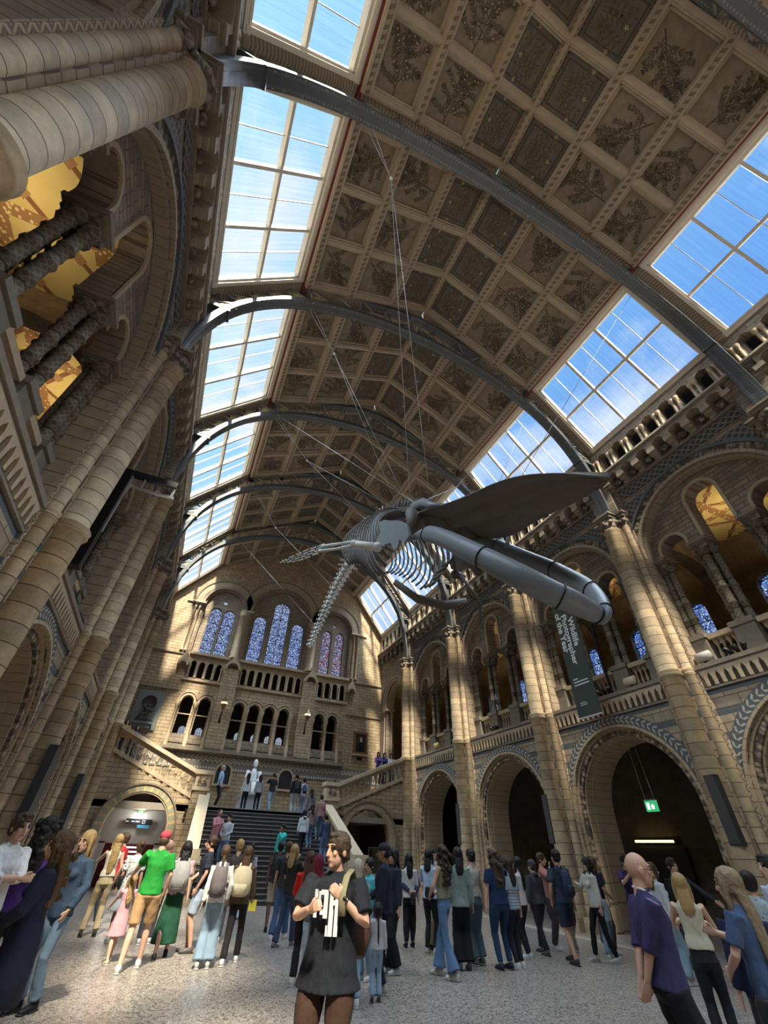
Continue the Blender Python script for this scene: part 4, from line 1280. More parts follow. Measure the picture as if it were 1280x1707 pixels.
# buttress piers with gablets, sills, string courses
b = MB()
for x0, x1 in ((-3.33, -2.33), (2.03, 2.98)):
    b.box(x0, x1, E_ - 0.3, E_ + 0.05, 6.0, 10.6, 0)
def gablet(x0, x1, z, d=0.42):
    xm = (x0 + x1) / 2; w = (x1 - x0) / 2
    b.prism([[(x0, z), (x0 + 0.12, z)] + [(xm - (w - .12) * cos(pi * k / 10), z + 0.02 + (w - .12) * sin(pi * k / 10)) for k in range(11)] + [(x1 - 0.12, z), (x1, z), (x1, z + 0.25), (xm, z + 0.85), (x0, z + 0.25)]], E_ - d, E_, plane='xz', mi=1)
    b.box(xm - 0.07, xm + 0.07, E_ - d, E_ - .1, z + 0.8, z + 1.0, 1)
gablet(-3.3, -2.36, 10.6); gablet(2.05, 2.97, 10.6); gablet(-6.2, -5.55, 10.4, 0.34); gablet(5.25, 5.9, 10.4, 0.34)
b.box(-5.65, 5.4, E_ - 0.14, E_ + 0.1, 11.22, 11.38, 1)
b.box(-5.7, 5.4, E_ - 0.1, E_ + 0.05, 9.6, 9.72, 1)
b.box(-8.0, -5.7, E_ - 0.07, E_, 11.13, 11.2, 2); b.box(5.5, 8.0, E_ - 0.07, E_, 11.13, 11.2, 2)
b.box(-8.0, -5.6, E_ - 0.07, E_, 8.92, 8.98, 2); b.box(5.4, 8.0, E_ - 0.07, E_, 8.92, 8.98, 2)
b.box(-5.65, 5.4, E_ - 0.2, E_ + 0.02, 5.95, 6.08, 2); b.box(-5.65, 5.4, E_ - 0.32, E_, 5.8, 5.95, 2)
for i in range(4): b.box(-5.55, 5.3, E_ - 0.06 - 0.04 * i, E_ + .02, 6.5 - .12 * i, 6.62 - .12 * i, 3)
struct(b.build(tn(), [STONE_END, PLAINSTONE, DARKSTONE, STONE_END2]))
b = MB(); b.box(-8.0, 8.0, E_ - 0.03, E_, 4.95, 5.7); struct(b.build(tn(), ZIGEND))
# lower window colonnettes and hoods
b = MB()
for c in LOWWIN:
    b.prism([band(c, 8.4, 0.34, 0.47, 8.3, 18)], E_ - 0.1, E_ + 0.05, plane='xz')
    b.prism([band(c, 8.4, 0.5, 0.56, 8.3, 18)], E_ - 0.14, E_ + 0.02, plane='xz')
    b.box(c - .35, c + .35, E_ + .1, E_ + .16, 7.68, 7.74)
for x in (-5.42, -4.4, -3.4, -2.3, -1.33, -0.36, 0.6, 1.57, 3.02, 3.96, 4.9):
    b.lathe([(0.14, 5.95), (0.13, 6.45), (0.09, 6.6), (0.08, 6.65), (0.08, 8.0), (0.1, 8.02), (0.15, 8.28), (0.15, 8.36)], 10, 0, Tm((x, E_ - 0.1, 0)))
struct(b.build(tn(), PLAINSTONE))
ba = [empty('balustrade', ((x0 + x1) / 2, E_, 9.7)) for x0, x1 in BAL]
for o, nm, (x0, x1), n in zip(ba, ('left', 'central', 'right'), BAL, (5, 9, 5)):
    tag(o, '%s arcaded stone balustrade below the stained windows' % nm, 'balustrade', 'balustrades on the end wall')
    hw = (x1 - x0) / 2; w = 2 * hw / (n - 1)
    b = MB()
    L = [[(-hw, 0.0), (hw, 0.0), (hw, 1.42), (-hw, 1.42)]]
    for i in range(n - 1):
        c = -hw + w * (i + 0.5); r = w / 2 - 0.1
        L.append(archrev(c, 1.05 - r + .12, r, 0.12, 10))
    b.prism(L, 0.05, 0.2, plane='xz'); b.build('arcade_panel', PLAINSTONE, o)
    me = None
    for i in range(n):
        if me is None:
            q = MB(); q.lathe([(0.08, 0.1), (0.08, 0.16), (0.05, 0.2), (0.05, 0.72), (0.09, 0.86), (0.09, 0.9)], 8); me = q.mesh('colonnette', PLAINSTONE)
        link('colonnette', me, o, (max(-hw + .09, min(hw - .09, -hw + w * i)), -0.02, 0))
# niches with dark memorial plaques at landing level
for x, nm in ((-1.86, 'left'), (1.81, 'right')):
    b = MB(); b.prism([arch(0, 4.9, 0.4, 4.35, 14)], 0, 0.06, plane='xz', mi=0)
    b.prism([band(0, 4.9, 0.4, 0.5, 4.3, 16)], -0.05, 0.06, plane='xz', mi=1)
    b.box(-.5, .5, -.08, .06, 4.24, 4.33, 1)
    o = b.build('memorial_plaque', [plain('dark_bronze', (0.03, 0.03, 0.032), 0.4), PLAINSTONE], None, (x, E_ - 0.06, 0))
    tag(o, 'dark round-headed bronze plaque %s of the white statue' % nm, 'plaque')
# relief with seated figure in a grey stone panel (upper left)
r = empty('relief_panel', (-6.95, E_, 7.6)); tag(r, 'grey stone relief panel with a dark seated figure under a shell', 'relief')
b = MB(); b.box(-0.72, 0.72, -0.08, 0, -1.0, 1.1); b.build('slab', plain('grey_slab', (0.21, 0.23, 0.22), 0.8), r)
b = MB(); b.lathe([(0.001, 0.02), (0.3, 0.0), (0.36, 0.06), (0.4, 0.0)], 20, 0, Tm((0.02, -0.1, 0.45), rx=pi / 2)); b.build('shell', plain('dark_shell', (0.05, 0.045, 0.04), 0.6), r)
b = MB(); b.box(-0.45, 0.5, -0.28, -0.05, -0.62, -0.5); b.sphere((0.05, -0.2, 0.22), 0.09); b.sphere((0.05, -0.2, -0.05), (0.17, 0.12, 0.22)); b.tube([(0.05, -.25, -.2), (-.25, -.3, -.3), (-.3, -.3, -.5)], [.1, .08, .06]); b.tube([(0.15, -.25, .05), (.3, -.3, -.1), (.5, -.28, 0.02)], [.06, .05, .02])
b.build('seated_figure', plain('dark_bronze_figure', (0.06, 0.055, 0.05), 0.4), r)
b = MB(); b.box(-0.5, 0.52, -0.3, 0.0, -0.72, -0.62); b.box(-.42, .42, -.22, 0, -.95, -.72); b.build('shelf', plain('grey_slab', (0.21, 0.23, 0.22), 0.8), r)
# portrait
p = empty('portrait_painting', (6.57, E_ - 0.06, 7.3)); tag(p, 'framed dark portrait of a bearded man in black on the end wall', 'painting')
b = MB(); b.prism([[(-.5, -.66), (.5, -.66), (.5, .66), (-.5, .66)], [(-.38, -.54), (-.38, .54), (.38, .54), (.38, -.54)]], -0.06, 0.06, plane='xz'); b.build('frame', plain('gilt_brown_frame', (0.22, 0.12, 0.05), 0.5, metal=.3), p)
b = MB(); b.box(-.39, .39, 0.0, 0.03, -.55, .55); b.build('canvas', plain('dark_canvas', (0.06, 0.035, 0.02), 0.6), p)
b = MB(); b.prism([[(-.24, -.5), (.26, -.5), (.24, -.1), (.1, .1), (-.06, .1), (-.2, -.1)]], -0.02, 0.0, plane='xz'); b.build('painted_coat', plain('painted_black', (0.01, 0.01, 0.01), 0.6), p)
b = MB(); b.prism([[(.02 + .085 * cos(2 * pi * k / 12), .24 + .11 * sin(2 * pi * k / 12)) for k in range(12)]], -0.03, 0.0, plane='xz', mi=0); b.prism([[(-.05, .06), (.1, .06), (.09, .2), (-.04, .2)]], -0.035, -.03, plane='xz', mi=1); b.build('painted_face', [plain('painted_face', (0.5, 0.36, 0.26), 0.6), plain('painted_beard', (0.45, 0.42, 0.38), 0.7)], p)
b = MB(); b.box(-.55, .55, -.12, .06, -.76, -.68); b.box(-.16, .16, -.03, .06, -1.0, -.84, 1); b.build('picture_ledge', [plain('pale_ledge', (0.5, 0.42, 0.3), .7), VOID], p)
# wall lanterns on the buttresses
LG = plain('lantern_brass', (0.25, 0.18, 0.1), 0.35, metal=0.8)
def lantern(x, nm):
    o = empty('wall_lantern', (x, E_ - 0.3, 8.4)); tag(o, 'iron wall lantern on the %s buttress of the end wall' % nm, 'lantern', 'wall lanterns')
    b = MB(); b.tube([(0, 0, -.9), (0, -.06, -.6), (0, -.2, -.4), (0, -.3, -.28)], 0.025); b.sphere((0, -.02, -.7), .05); b.box(-.06, .06, 0, .02, -1.05, -.4); b.build('bracket', LG, o)
    b = MB(); T = Tm((0, -.3, 0)); b.lathe([(0.05, -.3), (0.12, -.2), (0.2, .1), (0.24, .12), (0.1, .3), (0.02, .42)], 6, 0, T, smooth=False); b.build('cage', LG, o)
    b = MB(); b.lathe([(0.08, -.22), (0.215, .09)], 6, 0, T, smooth=False); b.build('glass', glow('lantern_glass', (1.0, 0.75, 0.5), 0.9), o)
lantern(-2.82, 'left'); lantern(2.52, 'right')

# ================================================================== STAIRCASE
STEPM = plain('worn_dark_step', (0.075, 0.07, 0.068), 0.55, var=0.3)
STEPE = plain('step_nosing', (0.26, 0.25, 0.24), 0.5)
SY0, SY1, LZ = 19.9, 24.3, 3.0
NS = 20
b = MB()
pts = [(SY0, 0)]
for i in range(NS):
    z = LZ * (i + 1) / NS
    pts += [(SY0 + (SY1 - SY0) * i / (NS - 1) if i < NS else SY1, z)]
    if i < NS - 1: pts += [(SY0 + (SY1 - SY0) * (i + 1) / (NS - 1), z)]
pts += [(SY1 + .2, LZ), (SY1 + .2, 0)]
b.prism([pts], -2.9, 2.9, plane='yz', mi=0)
for i in range(NS):
    y = SY0 + (SY1 - SY0) * i / (NS - 1); z = LZ * (i + 1) / NS
    b.box(-2.88, 2.88, y - 0.03, y + 0.02, z - 0.03, z + 0.004, 1)
st = b.build('staircase', [STEPM, STEPE]); tag(st, 'wide flight of dark stone steps up to the landing', 'staircase')
b = MB(); b.box(-7.9, 7.9, SY1, ENDY, LZ - 0.25, LZ); struct(b.build('floor_landing', plain('landing_stone', (0.3, 0.26, 0.21), 0.5)))
# sloping side parapets and newels
RAILM = plain('cream_handrail_stone', (0.50, 0.41, 0.28), 0.7, var=.15)
for sg, nm in ((-1, 'left'), (1, 'right')):
    o = empty('stair_parapet', (0, 0, 0)); tag(o, 'sloping stone parapet with balusters on the %s of the main steps' % nm, 'parapet')
    ya, yb = 20.15, 24.2
    def zz(y): return 1.36 + (3.36 - 1.36) * (y - ya) / (yb - ya)
    def xx(y, w): return sg * (2.86 + w + 0.28 * (yb - y) / (yb - ya))
    def skew(z0a, z0b, z1a, z1b, w0, w1, name, mat):
        b = MB()
        V = [(xx(ya, w0), ya, z0a), (xx(ya, w1), ya, z0a), (xx(yb, w1), yb, z0b), (xx(yb, w0), yb, z0b),
             (xx(ya, w0), ya, z1a), (xx(ya, w1), ya, z1a), (xx(yb, w1), yb, z1b), (xx(yb, w0), yb, z1b)]
        F = [(0, 3, 2, 1), (4, 5, 6, 7), (0, 1, 5, 4), (1, 2, 6, 5), (2, 3, 7, 6), (3, 0, 4, 7)]
        if sg < 0: F = [f[::-1] for f in F]
        b.add(V, F); return b.build(name, mat, o)
    skew(zz(ya), zz(yb), zz(ya) + .14, zz(yb) + .14, -.14, .34, 'handrail', RAILM)
    skew(0.0, 0.0, .62, 2.55, -.06, .26, 'base_wall', STONE_SIDE)
    for i in range(9):
        y = ya + (yb - ya) * (i + .5) / 9
        b = MB(); zb = .62 + (2.55 - .62) * (y - ya) / (yb - ya); h = zz(y) - zb
        b.lathe([(.08, 0), (.05, .06), (.05, h * .6), (.09, h * .85), (.09, h + .03)], 8, 0, Tm((xx(y, .1), y, zb))); b.build('baluster', PLAINSTONE, o)
    nw = empty('newel_post', (sg * 3.25, 20.05, 0)); tag(nw, 'squat stone newel at the foot of the %s stair parapet' % nm, 'newel post')
    b = MB(); b.box(-.34, .34, -.3, .3, 0, .18); b.box(-.28, .28, -.25, .25, .18, 1.1); b.build('shaft', PLAINSTONE, nw)
    b = MB(); b.box(-.36, .36, -.32, .32, 1.1, 1.3); b.box(-.3, .3, -.27, .27, 1.3, 1.5); b.build('cap', RAILM, nw)
    b = MB(); b.box(-.2, .2, -.28, -.24, .3, .95); b.build('carved_panel', CARVED, nw)
    nw = empty('newel_post', (sg * 3.2, 24.3, 0)); tag(nw, 'tall carved stone newel at the top of the %s stair parapet' % nm, 'newel post')
    b = MB(); b.box(-.32, .32, -.3, .3, 0, 3.55); b.build('shaft', STONE_END, nw)
    b = MB(); b.box(-.38, .38, -.36, .36, 3.55, 3.66); b.box(-.33, .33, -.31, .31, 3.66, 4.18); b.box(-.4, .4, -.38, .38, 4.18, 4.36); b.build('cap', RAILM, nw)
    b = MB(); b.box(-.22, .22, -.335, -.3, 3.74, 4.12); b.build('carved_panel', CARVED, nw)
# side flights along the end of the hall
GREENGOLD = voussoir('glazed_arch_blocks', 2.1, 30, (0.52, 0.42, 0.22), (0.42, 0.33, 0.16), axis=0, cu=0.0, alt=(0.3, 0.31, 0.22))
for sg, nm, cxa in ((-1, 'left', -5.45), (1, 'right', 5.35)):
    R = 1.3
    # front wall with arch; stepped top
    x0, x1 = 3.5, 7.3
    top = []
    N = 11
    for i in range(N):
        xa = x0 + (x1 - x0) * i / N; xb = x0 + (x1 - x0) * (i + 1) / N
        z = 3.12 + (4.62 - 3.12) * (i + 1) / N
        top += [(xa, z), (xb, z)]
    prof = [(3.2, 0), (abs(cxa) - R, 0)] + [(abs(cxa) - R * cos(pi * k / 28), 2.08 + R * sin(pi * k / 28)) for k in range(29)] + [(abs(cxa) + R, 0), (8.0, 0), (8.0, 5.0), (7.3, 5.0)] + top[::-1] + [(3.5, 3.1), (3.2, 3.1)]
    prof = [(sg * x, z) for x, z in prof]
    if sg < 0: prof = prof[::-1]
    b = MB(); b.prism([prof], 24.3, 24.75, plane='xz'); struct(b.build('wall_stair_%s' % nm, STONE_END))
    b = MB()
    b.prism([band(0, 2.08, R, R + 0.26, 1.0, 36)], -0.05, 0.05, plane='xz', mi=0)
    b.prism([band(0, 2.08, R + .26, R + .33, 1.0, 36)], -0.1, 0.02, plane='xz', mi=1)
    b.prism([band(0, 2.08, R - .06, R + .02, 0.0, 36)], -0.02, 0.5, plane='xz', mi=2)
    struct(b.build(tn(), [GREENGOLD if sg < 0 else VOU_LOW, DARKSTONE, PLAINSTONE], None, (cxa, 24.28, 0)))
    b = MB()
    for s_ in (-1, 1): b.box(*sorted((cxa + s_ * (R + .33), cxa + s_ * (R + .8))), 24.2, 24.3, 0.98, 1.06)
    struct(b.build(tn(), DARKSTONE))
    # flight body behind
    b = MB()
    for i in range(N):
        xa = x0 + (x1 - x0) * i / N; xb = x0 + (x1 - x0) * (i + 1) / N
        z = 3.0 + 1.6 * (i + 1) / N
        xs = sorted((sg * xa, sg * xb)); b.box(xs[0], xs[1], 24.7, 26.4, z - .5, z)
    tag(b.build('side_flight', STEPM), 'upper flight of steps rising to the %s gallery' % nm, 'staircase')
    b = MB(); xs = sorted((sg * 7.3, sg * 8.4)); b.box(xs[0], xs[1], 24.7, 29.1, 4.5, 4.62); struct(b.build('floor_gallery_%s' % nm, STEPM))
    # balustrade: sloped arcade with rail
    o = empty('stair_balustrade', (0, 24.3, 0)); tag(o, 'sloping arcaded stone balustrade of the %s side flight' % nm, 'balustrade')
    def P(x, z): return (sg * x, z)
    sl = (5.72 - 4.18) / (7.35 - 3.5)
    def zr(x): return 4.18 + sl * (x - 3.5)
    def fix(L): return [P(x, z) for x, z in L] if sg > 0 else [P(x, z) for x, z in L][::-1]
    b = MB(); b.prism([fix([(3.5, zr(3.5)), (7.35, zr(7.35)), (7.35, zr(7.35) + .17), (3.5, zr(3.5) + .17)])], -0.16, 0.3, plane='xz'); b.build('handrail', RAILM, o)
    b = MB(); b.prism([fix([(3.5, zr(3.5) - .95), (7.35, zr(7.35) - .95), (7.35, zr(7.35) - .78), (3.5, zr(3.5) - .78)])], -0.06, 0.2, plane='xz')
    n = 12; w = (7.35 - 3.5) / n
    L = [fix([(3.5, zr(3.5) - .34), (7.35, zr(7.35) - .34), (7.35, zr(7.35)), (3.5, zr(3.5))])]
    for i in range(n):
        c = 3.5 + w * (i + .5); r = w / 2 - .045
        q = [(c + r * cos(2 * pi * k / 14), zr(c) - .22 + r * .95 * sin(2 * pi * k / 14)) for k in range(14)]
    band_ = []
    pts = [(3.5, zr(3.5))]
    low = []
    for i in range(n):
        c = 3.5 + w * (i + .5); r = w / 2 - .04
        low += [(c - r, zr(c - r) - .42)] + [(c - r * cos(pi * k / 10), zr(c) - .28 + r * sin(pi * k / 10)) for k in range(11)] + [(c + r, zr(c + r) - .42)]
    b.prism([fix([(3.5, zr(3.5) - .42)] + low + [(7.35, zr(7.35) - .42), (7.35, zr(7.35) + .02), (3.5, zr(3.5) + .02)])], -0.02, 0.16, plane='xz')
    b.build('arcade_panel', PLAINSTONE, o)
    for i in range(n + 1):
        x = min(7.3, max(3.55, 3.5 + w * i)); z = zr(x) - .8
        b = MB(); b.lathe([(.07, 0), (.045, .05), (.045, .3), (.08, .38), (.08, .42)], 8, 0, Tm((sg * x, .07, z))); b.build('colonnette', PLAINSTONE, o)
    # tunnel under the flight
    b = MB(); b.box(*sorted((cxa - 1.75, cxa - 1.5)), 24.7, 29.1, 0, 2.9); b.box(*sorted((cxa + 1.5, cxa + 1.75)), 24.7, 29.1, 0, 2.9)
    struct(b.build('wall_passage_%s' % nm, plain('passage_stone', (0.12, 0.1, 0.08), 0.85)))
# gallery parapet piece on the end returns
# left passage: white partition with arch, signs and dark red room
b = MB()
pr = [(-7.0, 0), (-6.55, 0), (-6.45, 1.5), (-4.35, 1.5), (-4.35, 0), (-3.9, 0), (-3.9, 3.4), (-7.0, 3.4)]
b.box(-6.9, -4.0, 25.3, 25.4, 1.55, 3.4); b.box(-6.9, -6.4, 25.3, 25.4, 0, 1.6); b.box(-4.45, -4.0, 25.3, 25.4, 0, 1.6)
struct(b.build('wall_partition', plain('white_partition', (0.5, 0.5, 0.48), 0.8, var=.04)))
b = MB(); b.box(-6.7, -4.2, 27.5, 27.6, 0, 2.9); struct(b.build('wall_red_room', plain('dark_red_wall', (0.10, 0.012, 0.018), 0.7)))
lamp('passage_lamp', 'POINT', (-5.4, 24.95, 2.6), 14, (1.0, 0.95, 0.88), size=0.12)
lamp('passage_lamp', 'POINT', (-5.4, 26.6, 2.4), 14, (1.0, 0.9, 0.85), size=0.12)
b = MB()
for i in range(6): b.box(-5.6 + .03 * i, -5.05 + .03 * i, 27.4, 27.44, 1.38 - .16 * i, 1.45 - .16 * i)
o = b.build('wall_screen', glow('slatted_light_panel', (.9, .88, .85), 0.7)); tag(o, 'slatted pale light panel inside the dark red room', 'light panel')

# seated white marble statue on the landing
MARB = plain('white_marble', (0.8, 0.81, 0.82), 0.45, var=0.06)
st = empty('marble_statue', (-0.3, 27.9, LZ)); st.scale = (1.12, 1.12, 1.1); tag(st, 'white marble statue of a seated bearded man on the landing', 'statue')
b = MB(); b.box(-.62, .62, -.55, .55, 0, .12); b.box(-.52, .52, -.5, .5, .12, .62); b.box(-.58, .58, -.52, .52, .62, .7); b.build('plinth', plain('grey_marble_plinth', (0.42, 0.43, 0.45), .5), st)
b = MB()
b.box(-.36, .36, -.1, .4, .7, 1.2)
b.tube([(0, .1, 1.15), (0, .12, 1.4), (0, .1, 1.7), (0, .08, 1.92)], [(.2, .28), (.19, .27), (.17, .3), (.08, .12)], 12)
b.sphere((0, .03, 2.16), (.12, .14, .17), 12, 9); b.sphere((0, -.06, 2.05), (.08, .07, .12), 10, 7)
for s_ in (-1, 1):
    b.tube([(s_ * .14, .1, 1.22), (s_ * .19, -.3, 1.24), (s_ * .2, -.42, 1.12), (s_ * .2, -.4, .85), (s_ * .2, -.42, .72)], [.14, .14, .12, .1, .1], 10)
    b.tube([(s_ * .27, .08, 1.78), (s_ * .34, 0, 1.5), (s_ * .2, -.28, 1.36), (s_ * .08, -.34, 1.34)], [.1, .085, .06, .045], 10)
    b.sphere((s_ * .2, -.52, .74), (.07, .14, .05))
b.tube([(0, -.28, 1.2), (0, -.44, 1.1), (0, -.46, .85), (0, -.5, .72)], [(.1, .25), (.1, .27), (.12, .3), (.12, .32)], 14)
b.build('figure', MARB, st)

# ================================================================== BANNER, SIGNS, PANELS, LAMPS ON THE RIGHT WALL
BLK = plain('black_steel', (.015, .015, .017), .4, metal=.4)
bn = empty('hanging_banner', (7.0, 10.2, 5.2)); tag(bn, 'tall dark green exhibition banner with white vertical lettering', 'banner')
BANG = plain('banner_green', (0.055, 0.075, 0.062), 0.7, var=.05)
b = MB(); b.box(-.012, .012, -.46, .46, 0, 4.05); b.build('cloth', BANG, bn)
ALU = plain('pale_rod', (0.6, 0.6, 0.57), .4)
b = MB(); b.box(-.02, .02, -.47, .47, 4.03, 4.07); b.build('top_rod', ALU, bn)
b = MB(); b.box(-.02, .02, -.47, .47, -.02, .02); b.build('bottom_rod', ALU, bn)
def text(name, s_, size, mat, parent, loc, rot, align='LEFT', ext=0.003, bold=0.0):
    cu = bpy.data.curves.new(name, 'FONT'); cu.body = s_; cu.size = size; cu.extrude = ext; cu.offset = bold
    cu.align_x = align; cu.resolution_u = 3
    t = bpy.data.objects.new('tmp', cu); COL.objects.link(t)
    dg = bpy.context.evaluated_depsgraph_get()
    me = bpy.data.meshes.new_from_object(t.evaluated_get(dg)); me.materials.clear(); me.materials.append(mat)
    bpy.data.objects.remove(t)
    o = bpy.data.objects.new(name, me); COL.objects.link(o); o.parent = parent
    o.matrix_local = Matrix.Translation(loc) @ rot
    return o
WHITE = plain('print_white', (0.8, 0.8, 0.78), .6, var=.02)
# local text axes: x (reading) -> down, y (up of letters) -> towards the camera (-y), normal -> -x
RB = Matrix(((0, 0, -1, 0), (0, -1, 0, 0), (-1, 0, 0, 0), (0, 0, 0, 1)))
for i, (s_, z) in enumerate((('Wildlife', 3.28), ('Photographer', 3.5), ('of the Year', 3.66))):
    text('lettering', s_, 0.33, WHITE, bn, (-.016, -.15 + .265 * i, z), RB, bold=0.007)
RH = Matrix(((0, 0, -1, 0), (-1, 0, 0, 0), (0, 1, 0, 0), (0, 0, 0, 1)))
for i in range(2): text('small_lettering', ['Book now', 'On at the Museum'][i], .1, WHITE, bn, (-.016, .38, 1.0 - .11 * i), RH) if False else None
b = MB()
for k, (y0, y1, z) in enumerate(((.1, .3, 1.18), (-.3, .3, 1.08), (-.33, .3, .98))): b.box(-.018, -.012, y0, y1, z, z + .035)
for k, (y0, y1, z) in enumerate(((.0, .26, .42), (-.02, .26, .36))): b.box(-.018, -.012, y0, y1, z, z + .02)
b.build('fine_print', WHITE, bn)
b = MB(); b.box(0, 1.35, -.02, .02, 4.07, 4.12); b.box(1.3, 1.35, -.04, .04, .8, 4.1); b.build('bracket', BLK, bn)

# column loudspeakers / dark slabs on the piers
SPK = plain('grey_speaker_cloth', (0.045, 0.045, 0.045), .6)
for (x, y, z0, z1, w, nm) in ((7.42, 13.35, 2.0, 3.35, .13, 'third right-hand pier'), (7.42, 7.5, 1.98, 3.35, .14, 'second right-hand pier'), (7.42, 18.9, 1.95, 3.4, .12, 'fourth right-hand pier'),
                              (-7.4, 13.1, 1.75, 3.3, .3, 'third left-hand pier'), (-7.4, 18.7, 1.75, 3.3, .3, 'fourth left-hand pier')):
    s_ = 1 if x > 0 else -1
    o = empty('column_loudspeaker', (x, y, z0)); tag(o, 'tall dark column loudspeaker on the %s' % nm, 'loudspeaker')
    b = MB(); b.box(-.07, .12, -w, w, 0, z1 - z0); b.build('case', SPK, o)
    b = MB(); b.box(*sorted((-s_ * .085, -s_ * .07)), -w + .02, w - .02, .03, z1 - z0 - .03); b.build('grille', plain('speaker_grille', (0.07, 0.07, 0.068), .5), o)
# hanging exit sign
ex = empty('exit_sign', (9.3, 10.8, 3.0)); tag(ex, 'green running-man exit sign hanging in the archway', 'sign')
GRN = glow('exit_green', (0.03, 0.30, 0.12), 1.0); SW = glow('exit_white', (0.8, 1.0, 0.85), 1.0)
b = MB(); b.box(-.03, .03, -.2, .2, -.14, .14); b.build('panel', GRN, ex)
b = MB(); b.box(-.05, .05, -.22, .22, .14, .17); b.build('case', plain('sign_case', (.3, .3, .28), .5), ex)
b = MB(); X = -.034
def q2(L): b.prism([L], X, -.03)
q2([(.04, -.09), (.14, -.09), (.14, .09), (.04, .09)]); q2([(-.1, -.02), (-.13, -.02), (-.06, .06), (.01, -.02), (-.02, -.02), (-.02, -.08), (-.1, -.08)][::1]); b.build('pictogram', SW, ex)
b = MB(); b.tube([(0, .16, .16), (0, .22, 1.9)], .008, 5); b.tube([(0, -.16, .16), (0, -.05, 1.9)], .008, 5); b.build('cable', ALU, ex)
# strip light and dark board
o = empty('strip_light', (12.2, 13.4, 2.24)); tag(o, 'glowing warm strip light above the dark board', 'lamp')
b = MB(); b.box(-.02, .04, -.78, .78, -.035, .035); b.build('tube', glow('strip_glow', (1.0, .8, .28), 2.2), o)
b = MB(); b.box(.04, .2, -.82, .82, -.05, .05); b.build('bracket', SPK, o)
b = MB(); b.box(12.25, 12.38, 12.3, 14.4, .6, 2.1); tag(b.build('information_board', plain('dark_board', (.03, .03, .028), .5)), 'dark board on the aisle wall under the strip light', 'board')
# passage signs (left arch)
o = empty('direction_sign', (-5.35, 25.2, 2.32)); tag(o, 'dark hanging direction sign in the left archway', 'sign')
b = MB(); b.box(-.55, .55, -.03, .03, -.1, .1); b.build('board', plain('sign_navy', (.02, .025, .035), .5), o)
b = MB(); b.prism([[(-.54, 0), (-.5, -.045), (-.5, -.015), (-.42, -.015), (-.42, .015), (-.5, .015), (-.5, .045)]], -.034, -.03, plane='xz'); b.build('arrow', WHITE, o); b = MB()
b.prism([[(.13, -.06), (.25, -.06), (.25, .06), (.13, .06)], [(.15, -.04), (.15, .04), (.23, .04), (.23, -.04)]], -.034, -.03, plane='xz')
b.build('pictogram', WHITE, o)
b = MB(); b.box(-.15, .02, -.034, -.03, -.012, .02); b.box(-.32, -.19, -.034, -.03, -.012, .02); b.build('lettering', WHITE, o)
b = MB(); b.box(-.02, .45, -.03, .02, -.22, -.11); b.build('blue_strip', plain('sign_blue', (.1, .42, .75), .5), o)
o = MB(); o.box(-.16, .16, -.03, .03, -.09, .09); q = o.build('exit_box', plain('exit_box_dark', (.03, .06, .03), .5), None, (-5.4, 25.1, 2.72)); tag(q, 'small dark sign box above the direction sign', 'sign')
o = empty('info_poster', (-6.85, 22.7, .0)); tag(o, 'pale pink information poster stand beside the left archway', 'poster')
b = MB(); b.box(-.38, .38, -.02, .02, .35, 1.75); b.build('sheet', plain('poster_pink', (.62, .42, .42), .6, var=.04), o)
b = MB()
for k in range(3): b.box(-.3, -.3 + [.4, .5, .3][k], -.026, -.02, 1.55 - .13 * k, 1.6 - .13 * k)
b.build('printed_lines', plain('poster_print', (.75, .25, .3), .6), o)
b = MB(); b.box(-.42, .42, -.03, .03, 0, .05); b.box(-.03, .03, -.01, .03, 0, .4); b.build('stand', SPK, o)

# lighting truss on the left wall
o = empty('steel_gantry', (-8.02, 9.2, 5.97)); tag(o, 'tall black steel gantry with an arm reaching out from the left gallery', 'gantry')
BLK = plain('black_steel', (.015, .015, .017), .4, metal=.4)
b = MB(); b.box(.02, .34, -.12, .12, 0, 2.78); b.build('post', BLK, o)
b = MB(); b.box(.02, 1.36, -.06, .06, 2.66, 2.82); b.build('arm', BLK, o)
GRL = plain('grey_rail', (.35, .34, .33), .4)
b = MB(); b.box(.34, .37, -.03, .03, .95, 2.68); b.build('edge_strip', GRL, o)
b = MB(); b.box(.5, 1.4, -.03, .03, 2.32, 2.37); b.box(.62, .65, -.02, .02, 2.35, 2.7); b.box(1.33, 1.36, -.02, .02, 2.35, 2.7); b.tube([(1.3, 0, 2.36), (1.36, 0, 2.66)], .015, 4); b.build('under_rail', GRL, o)

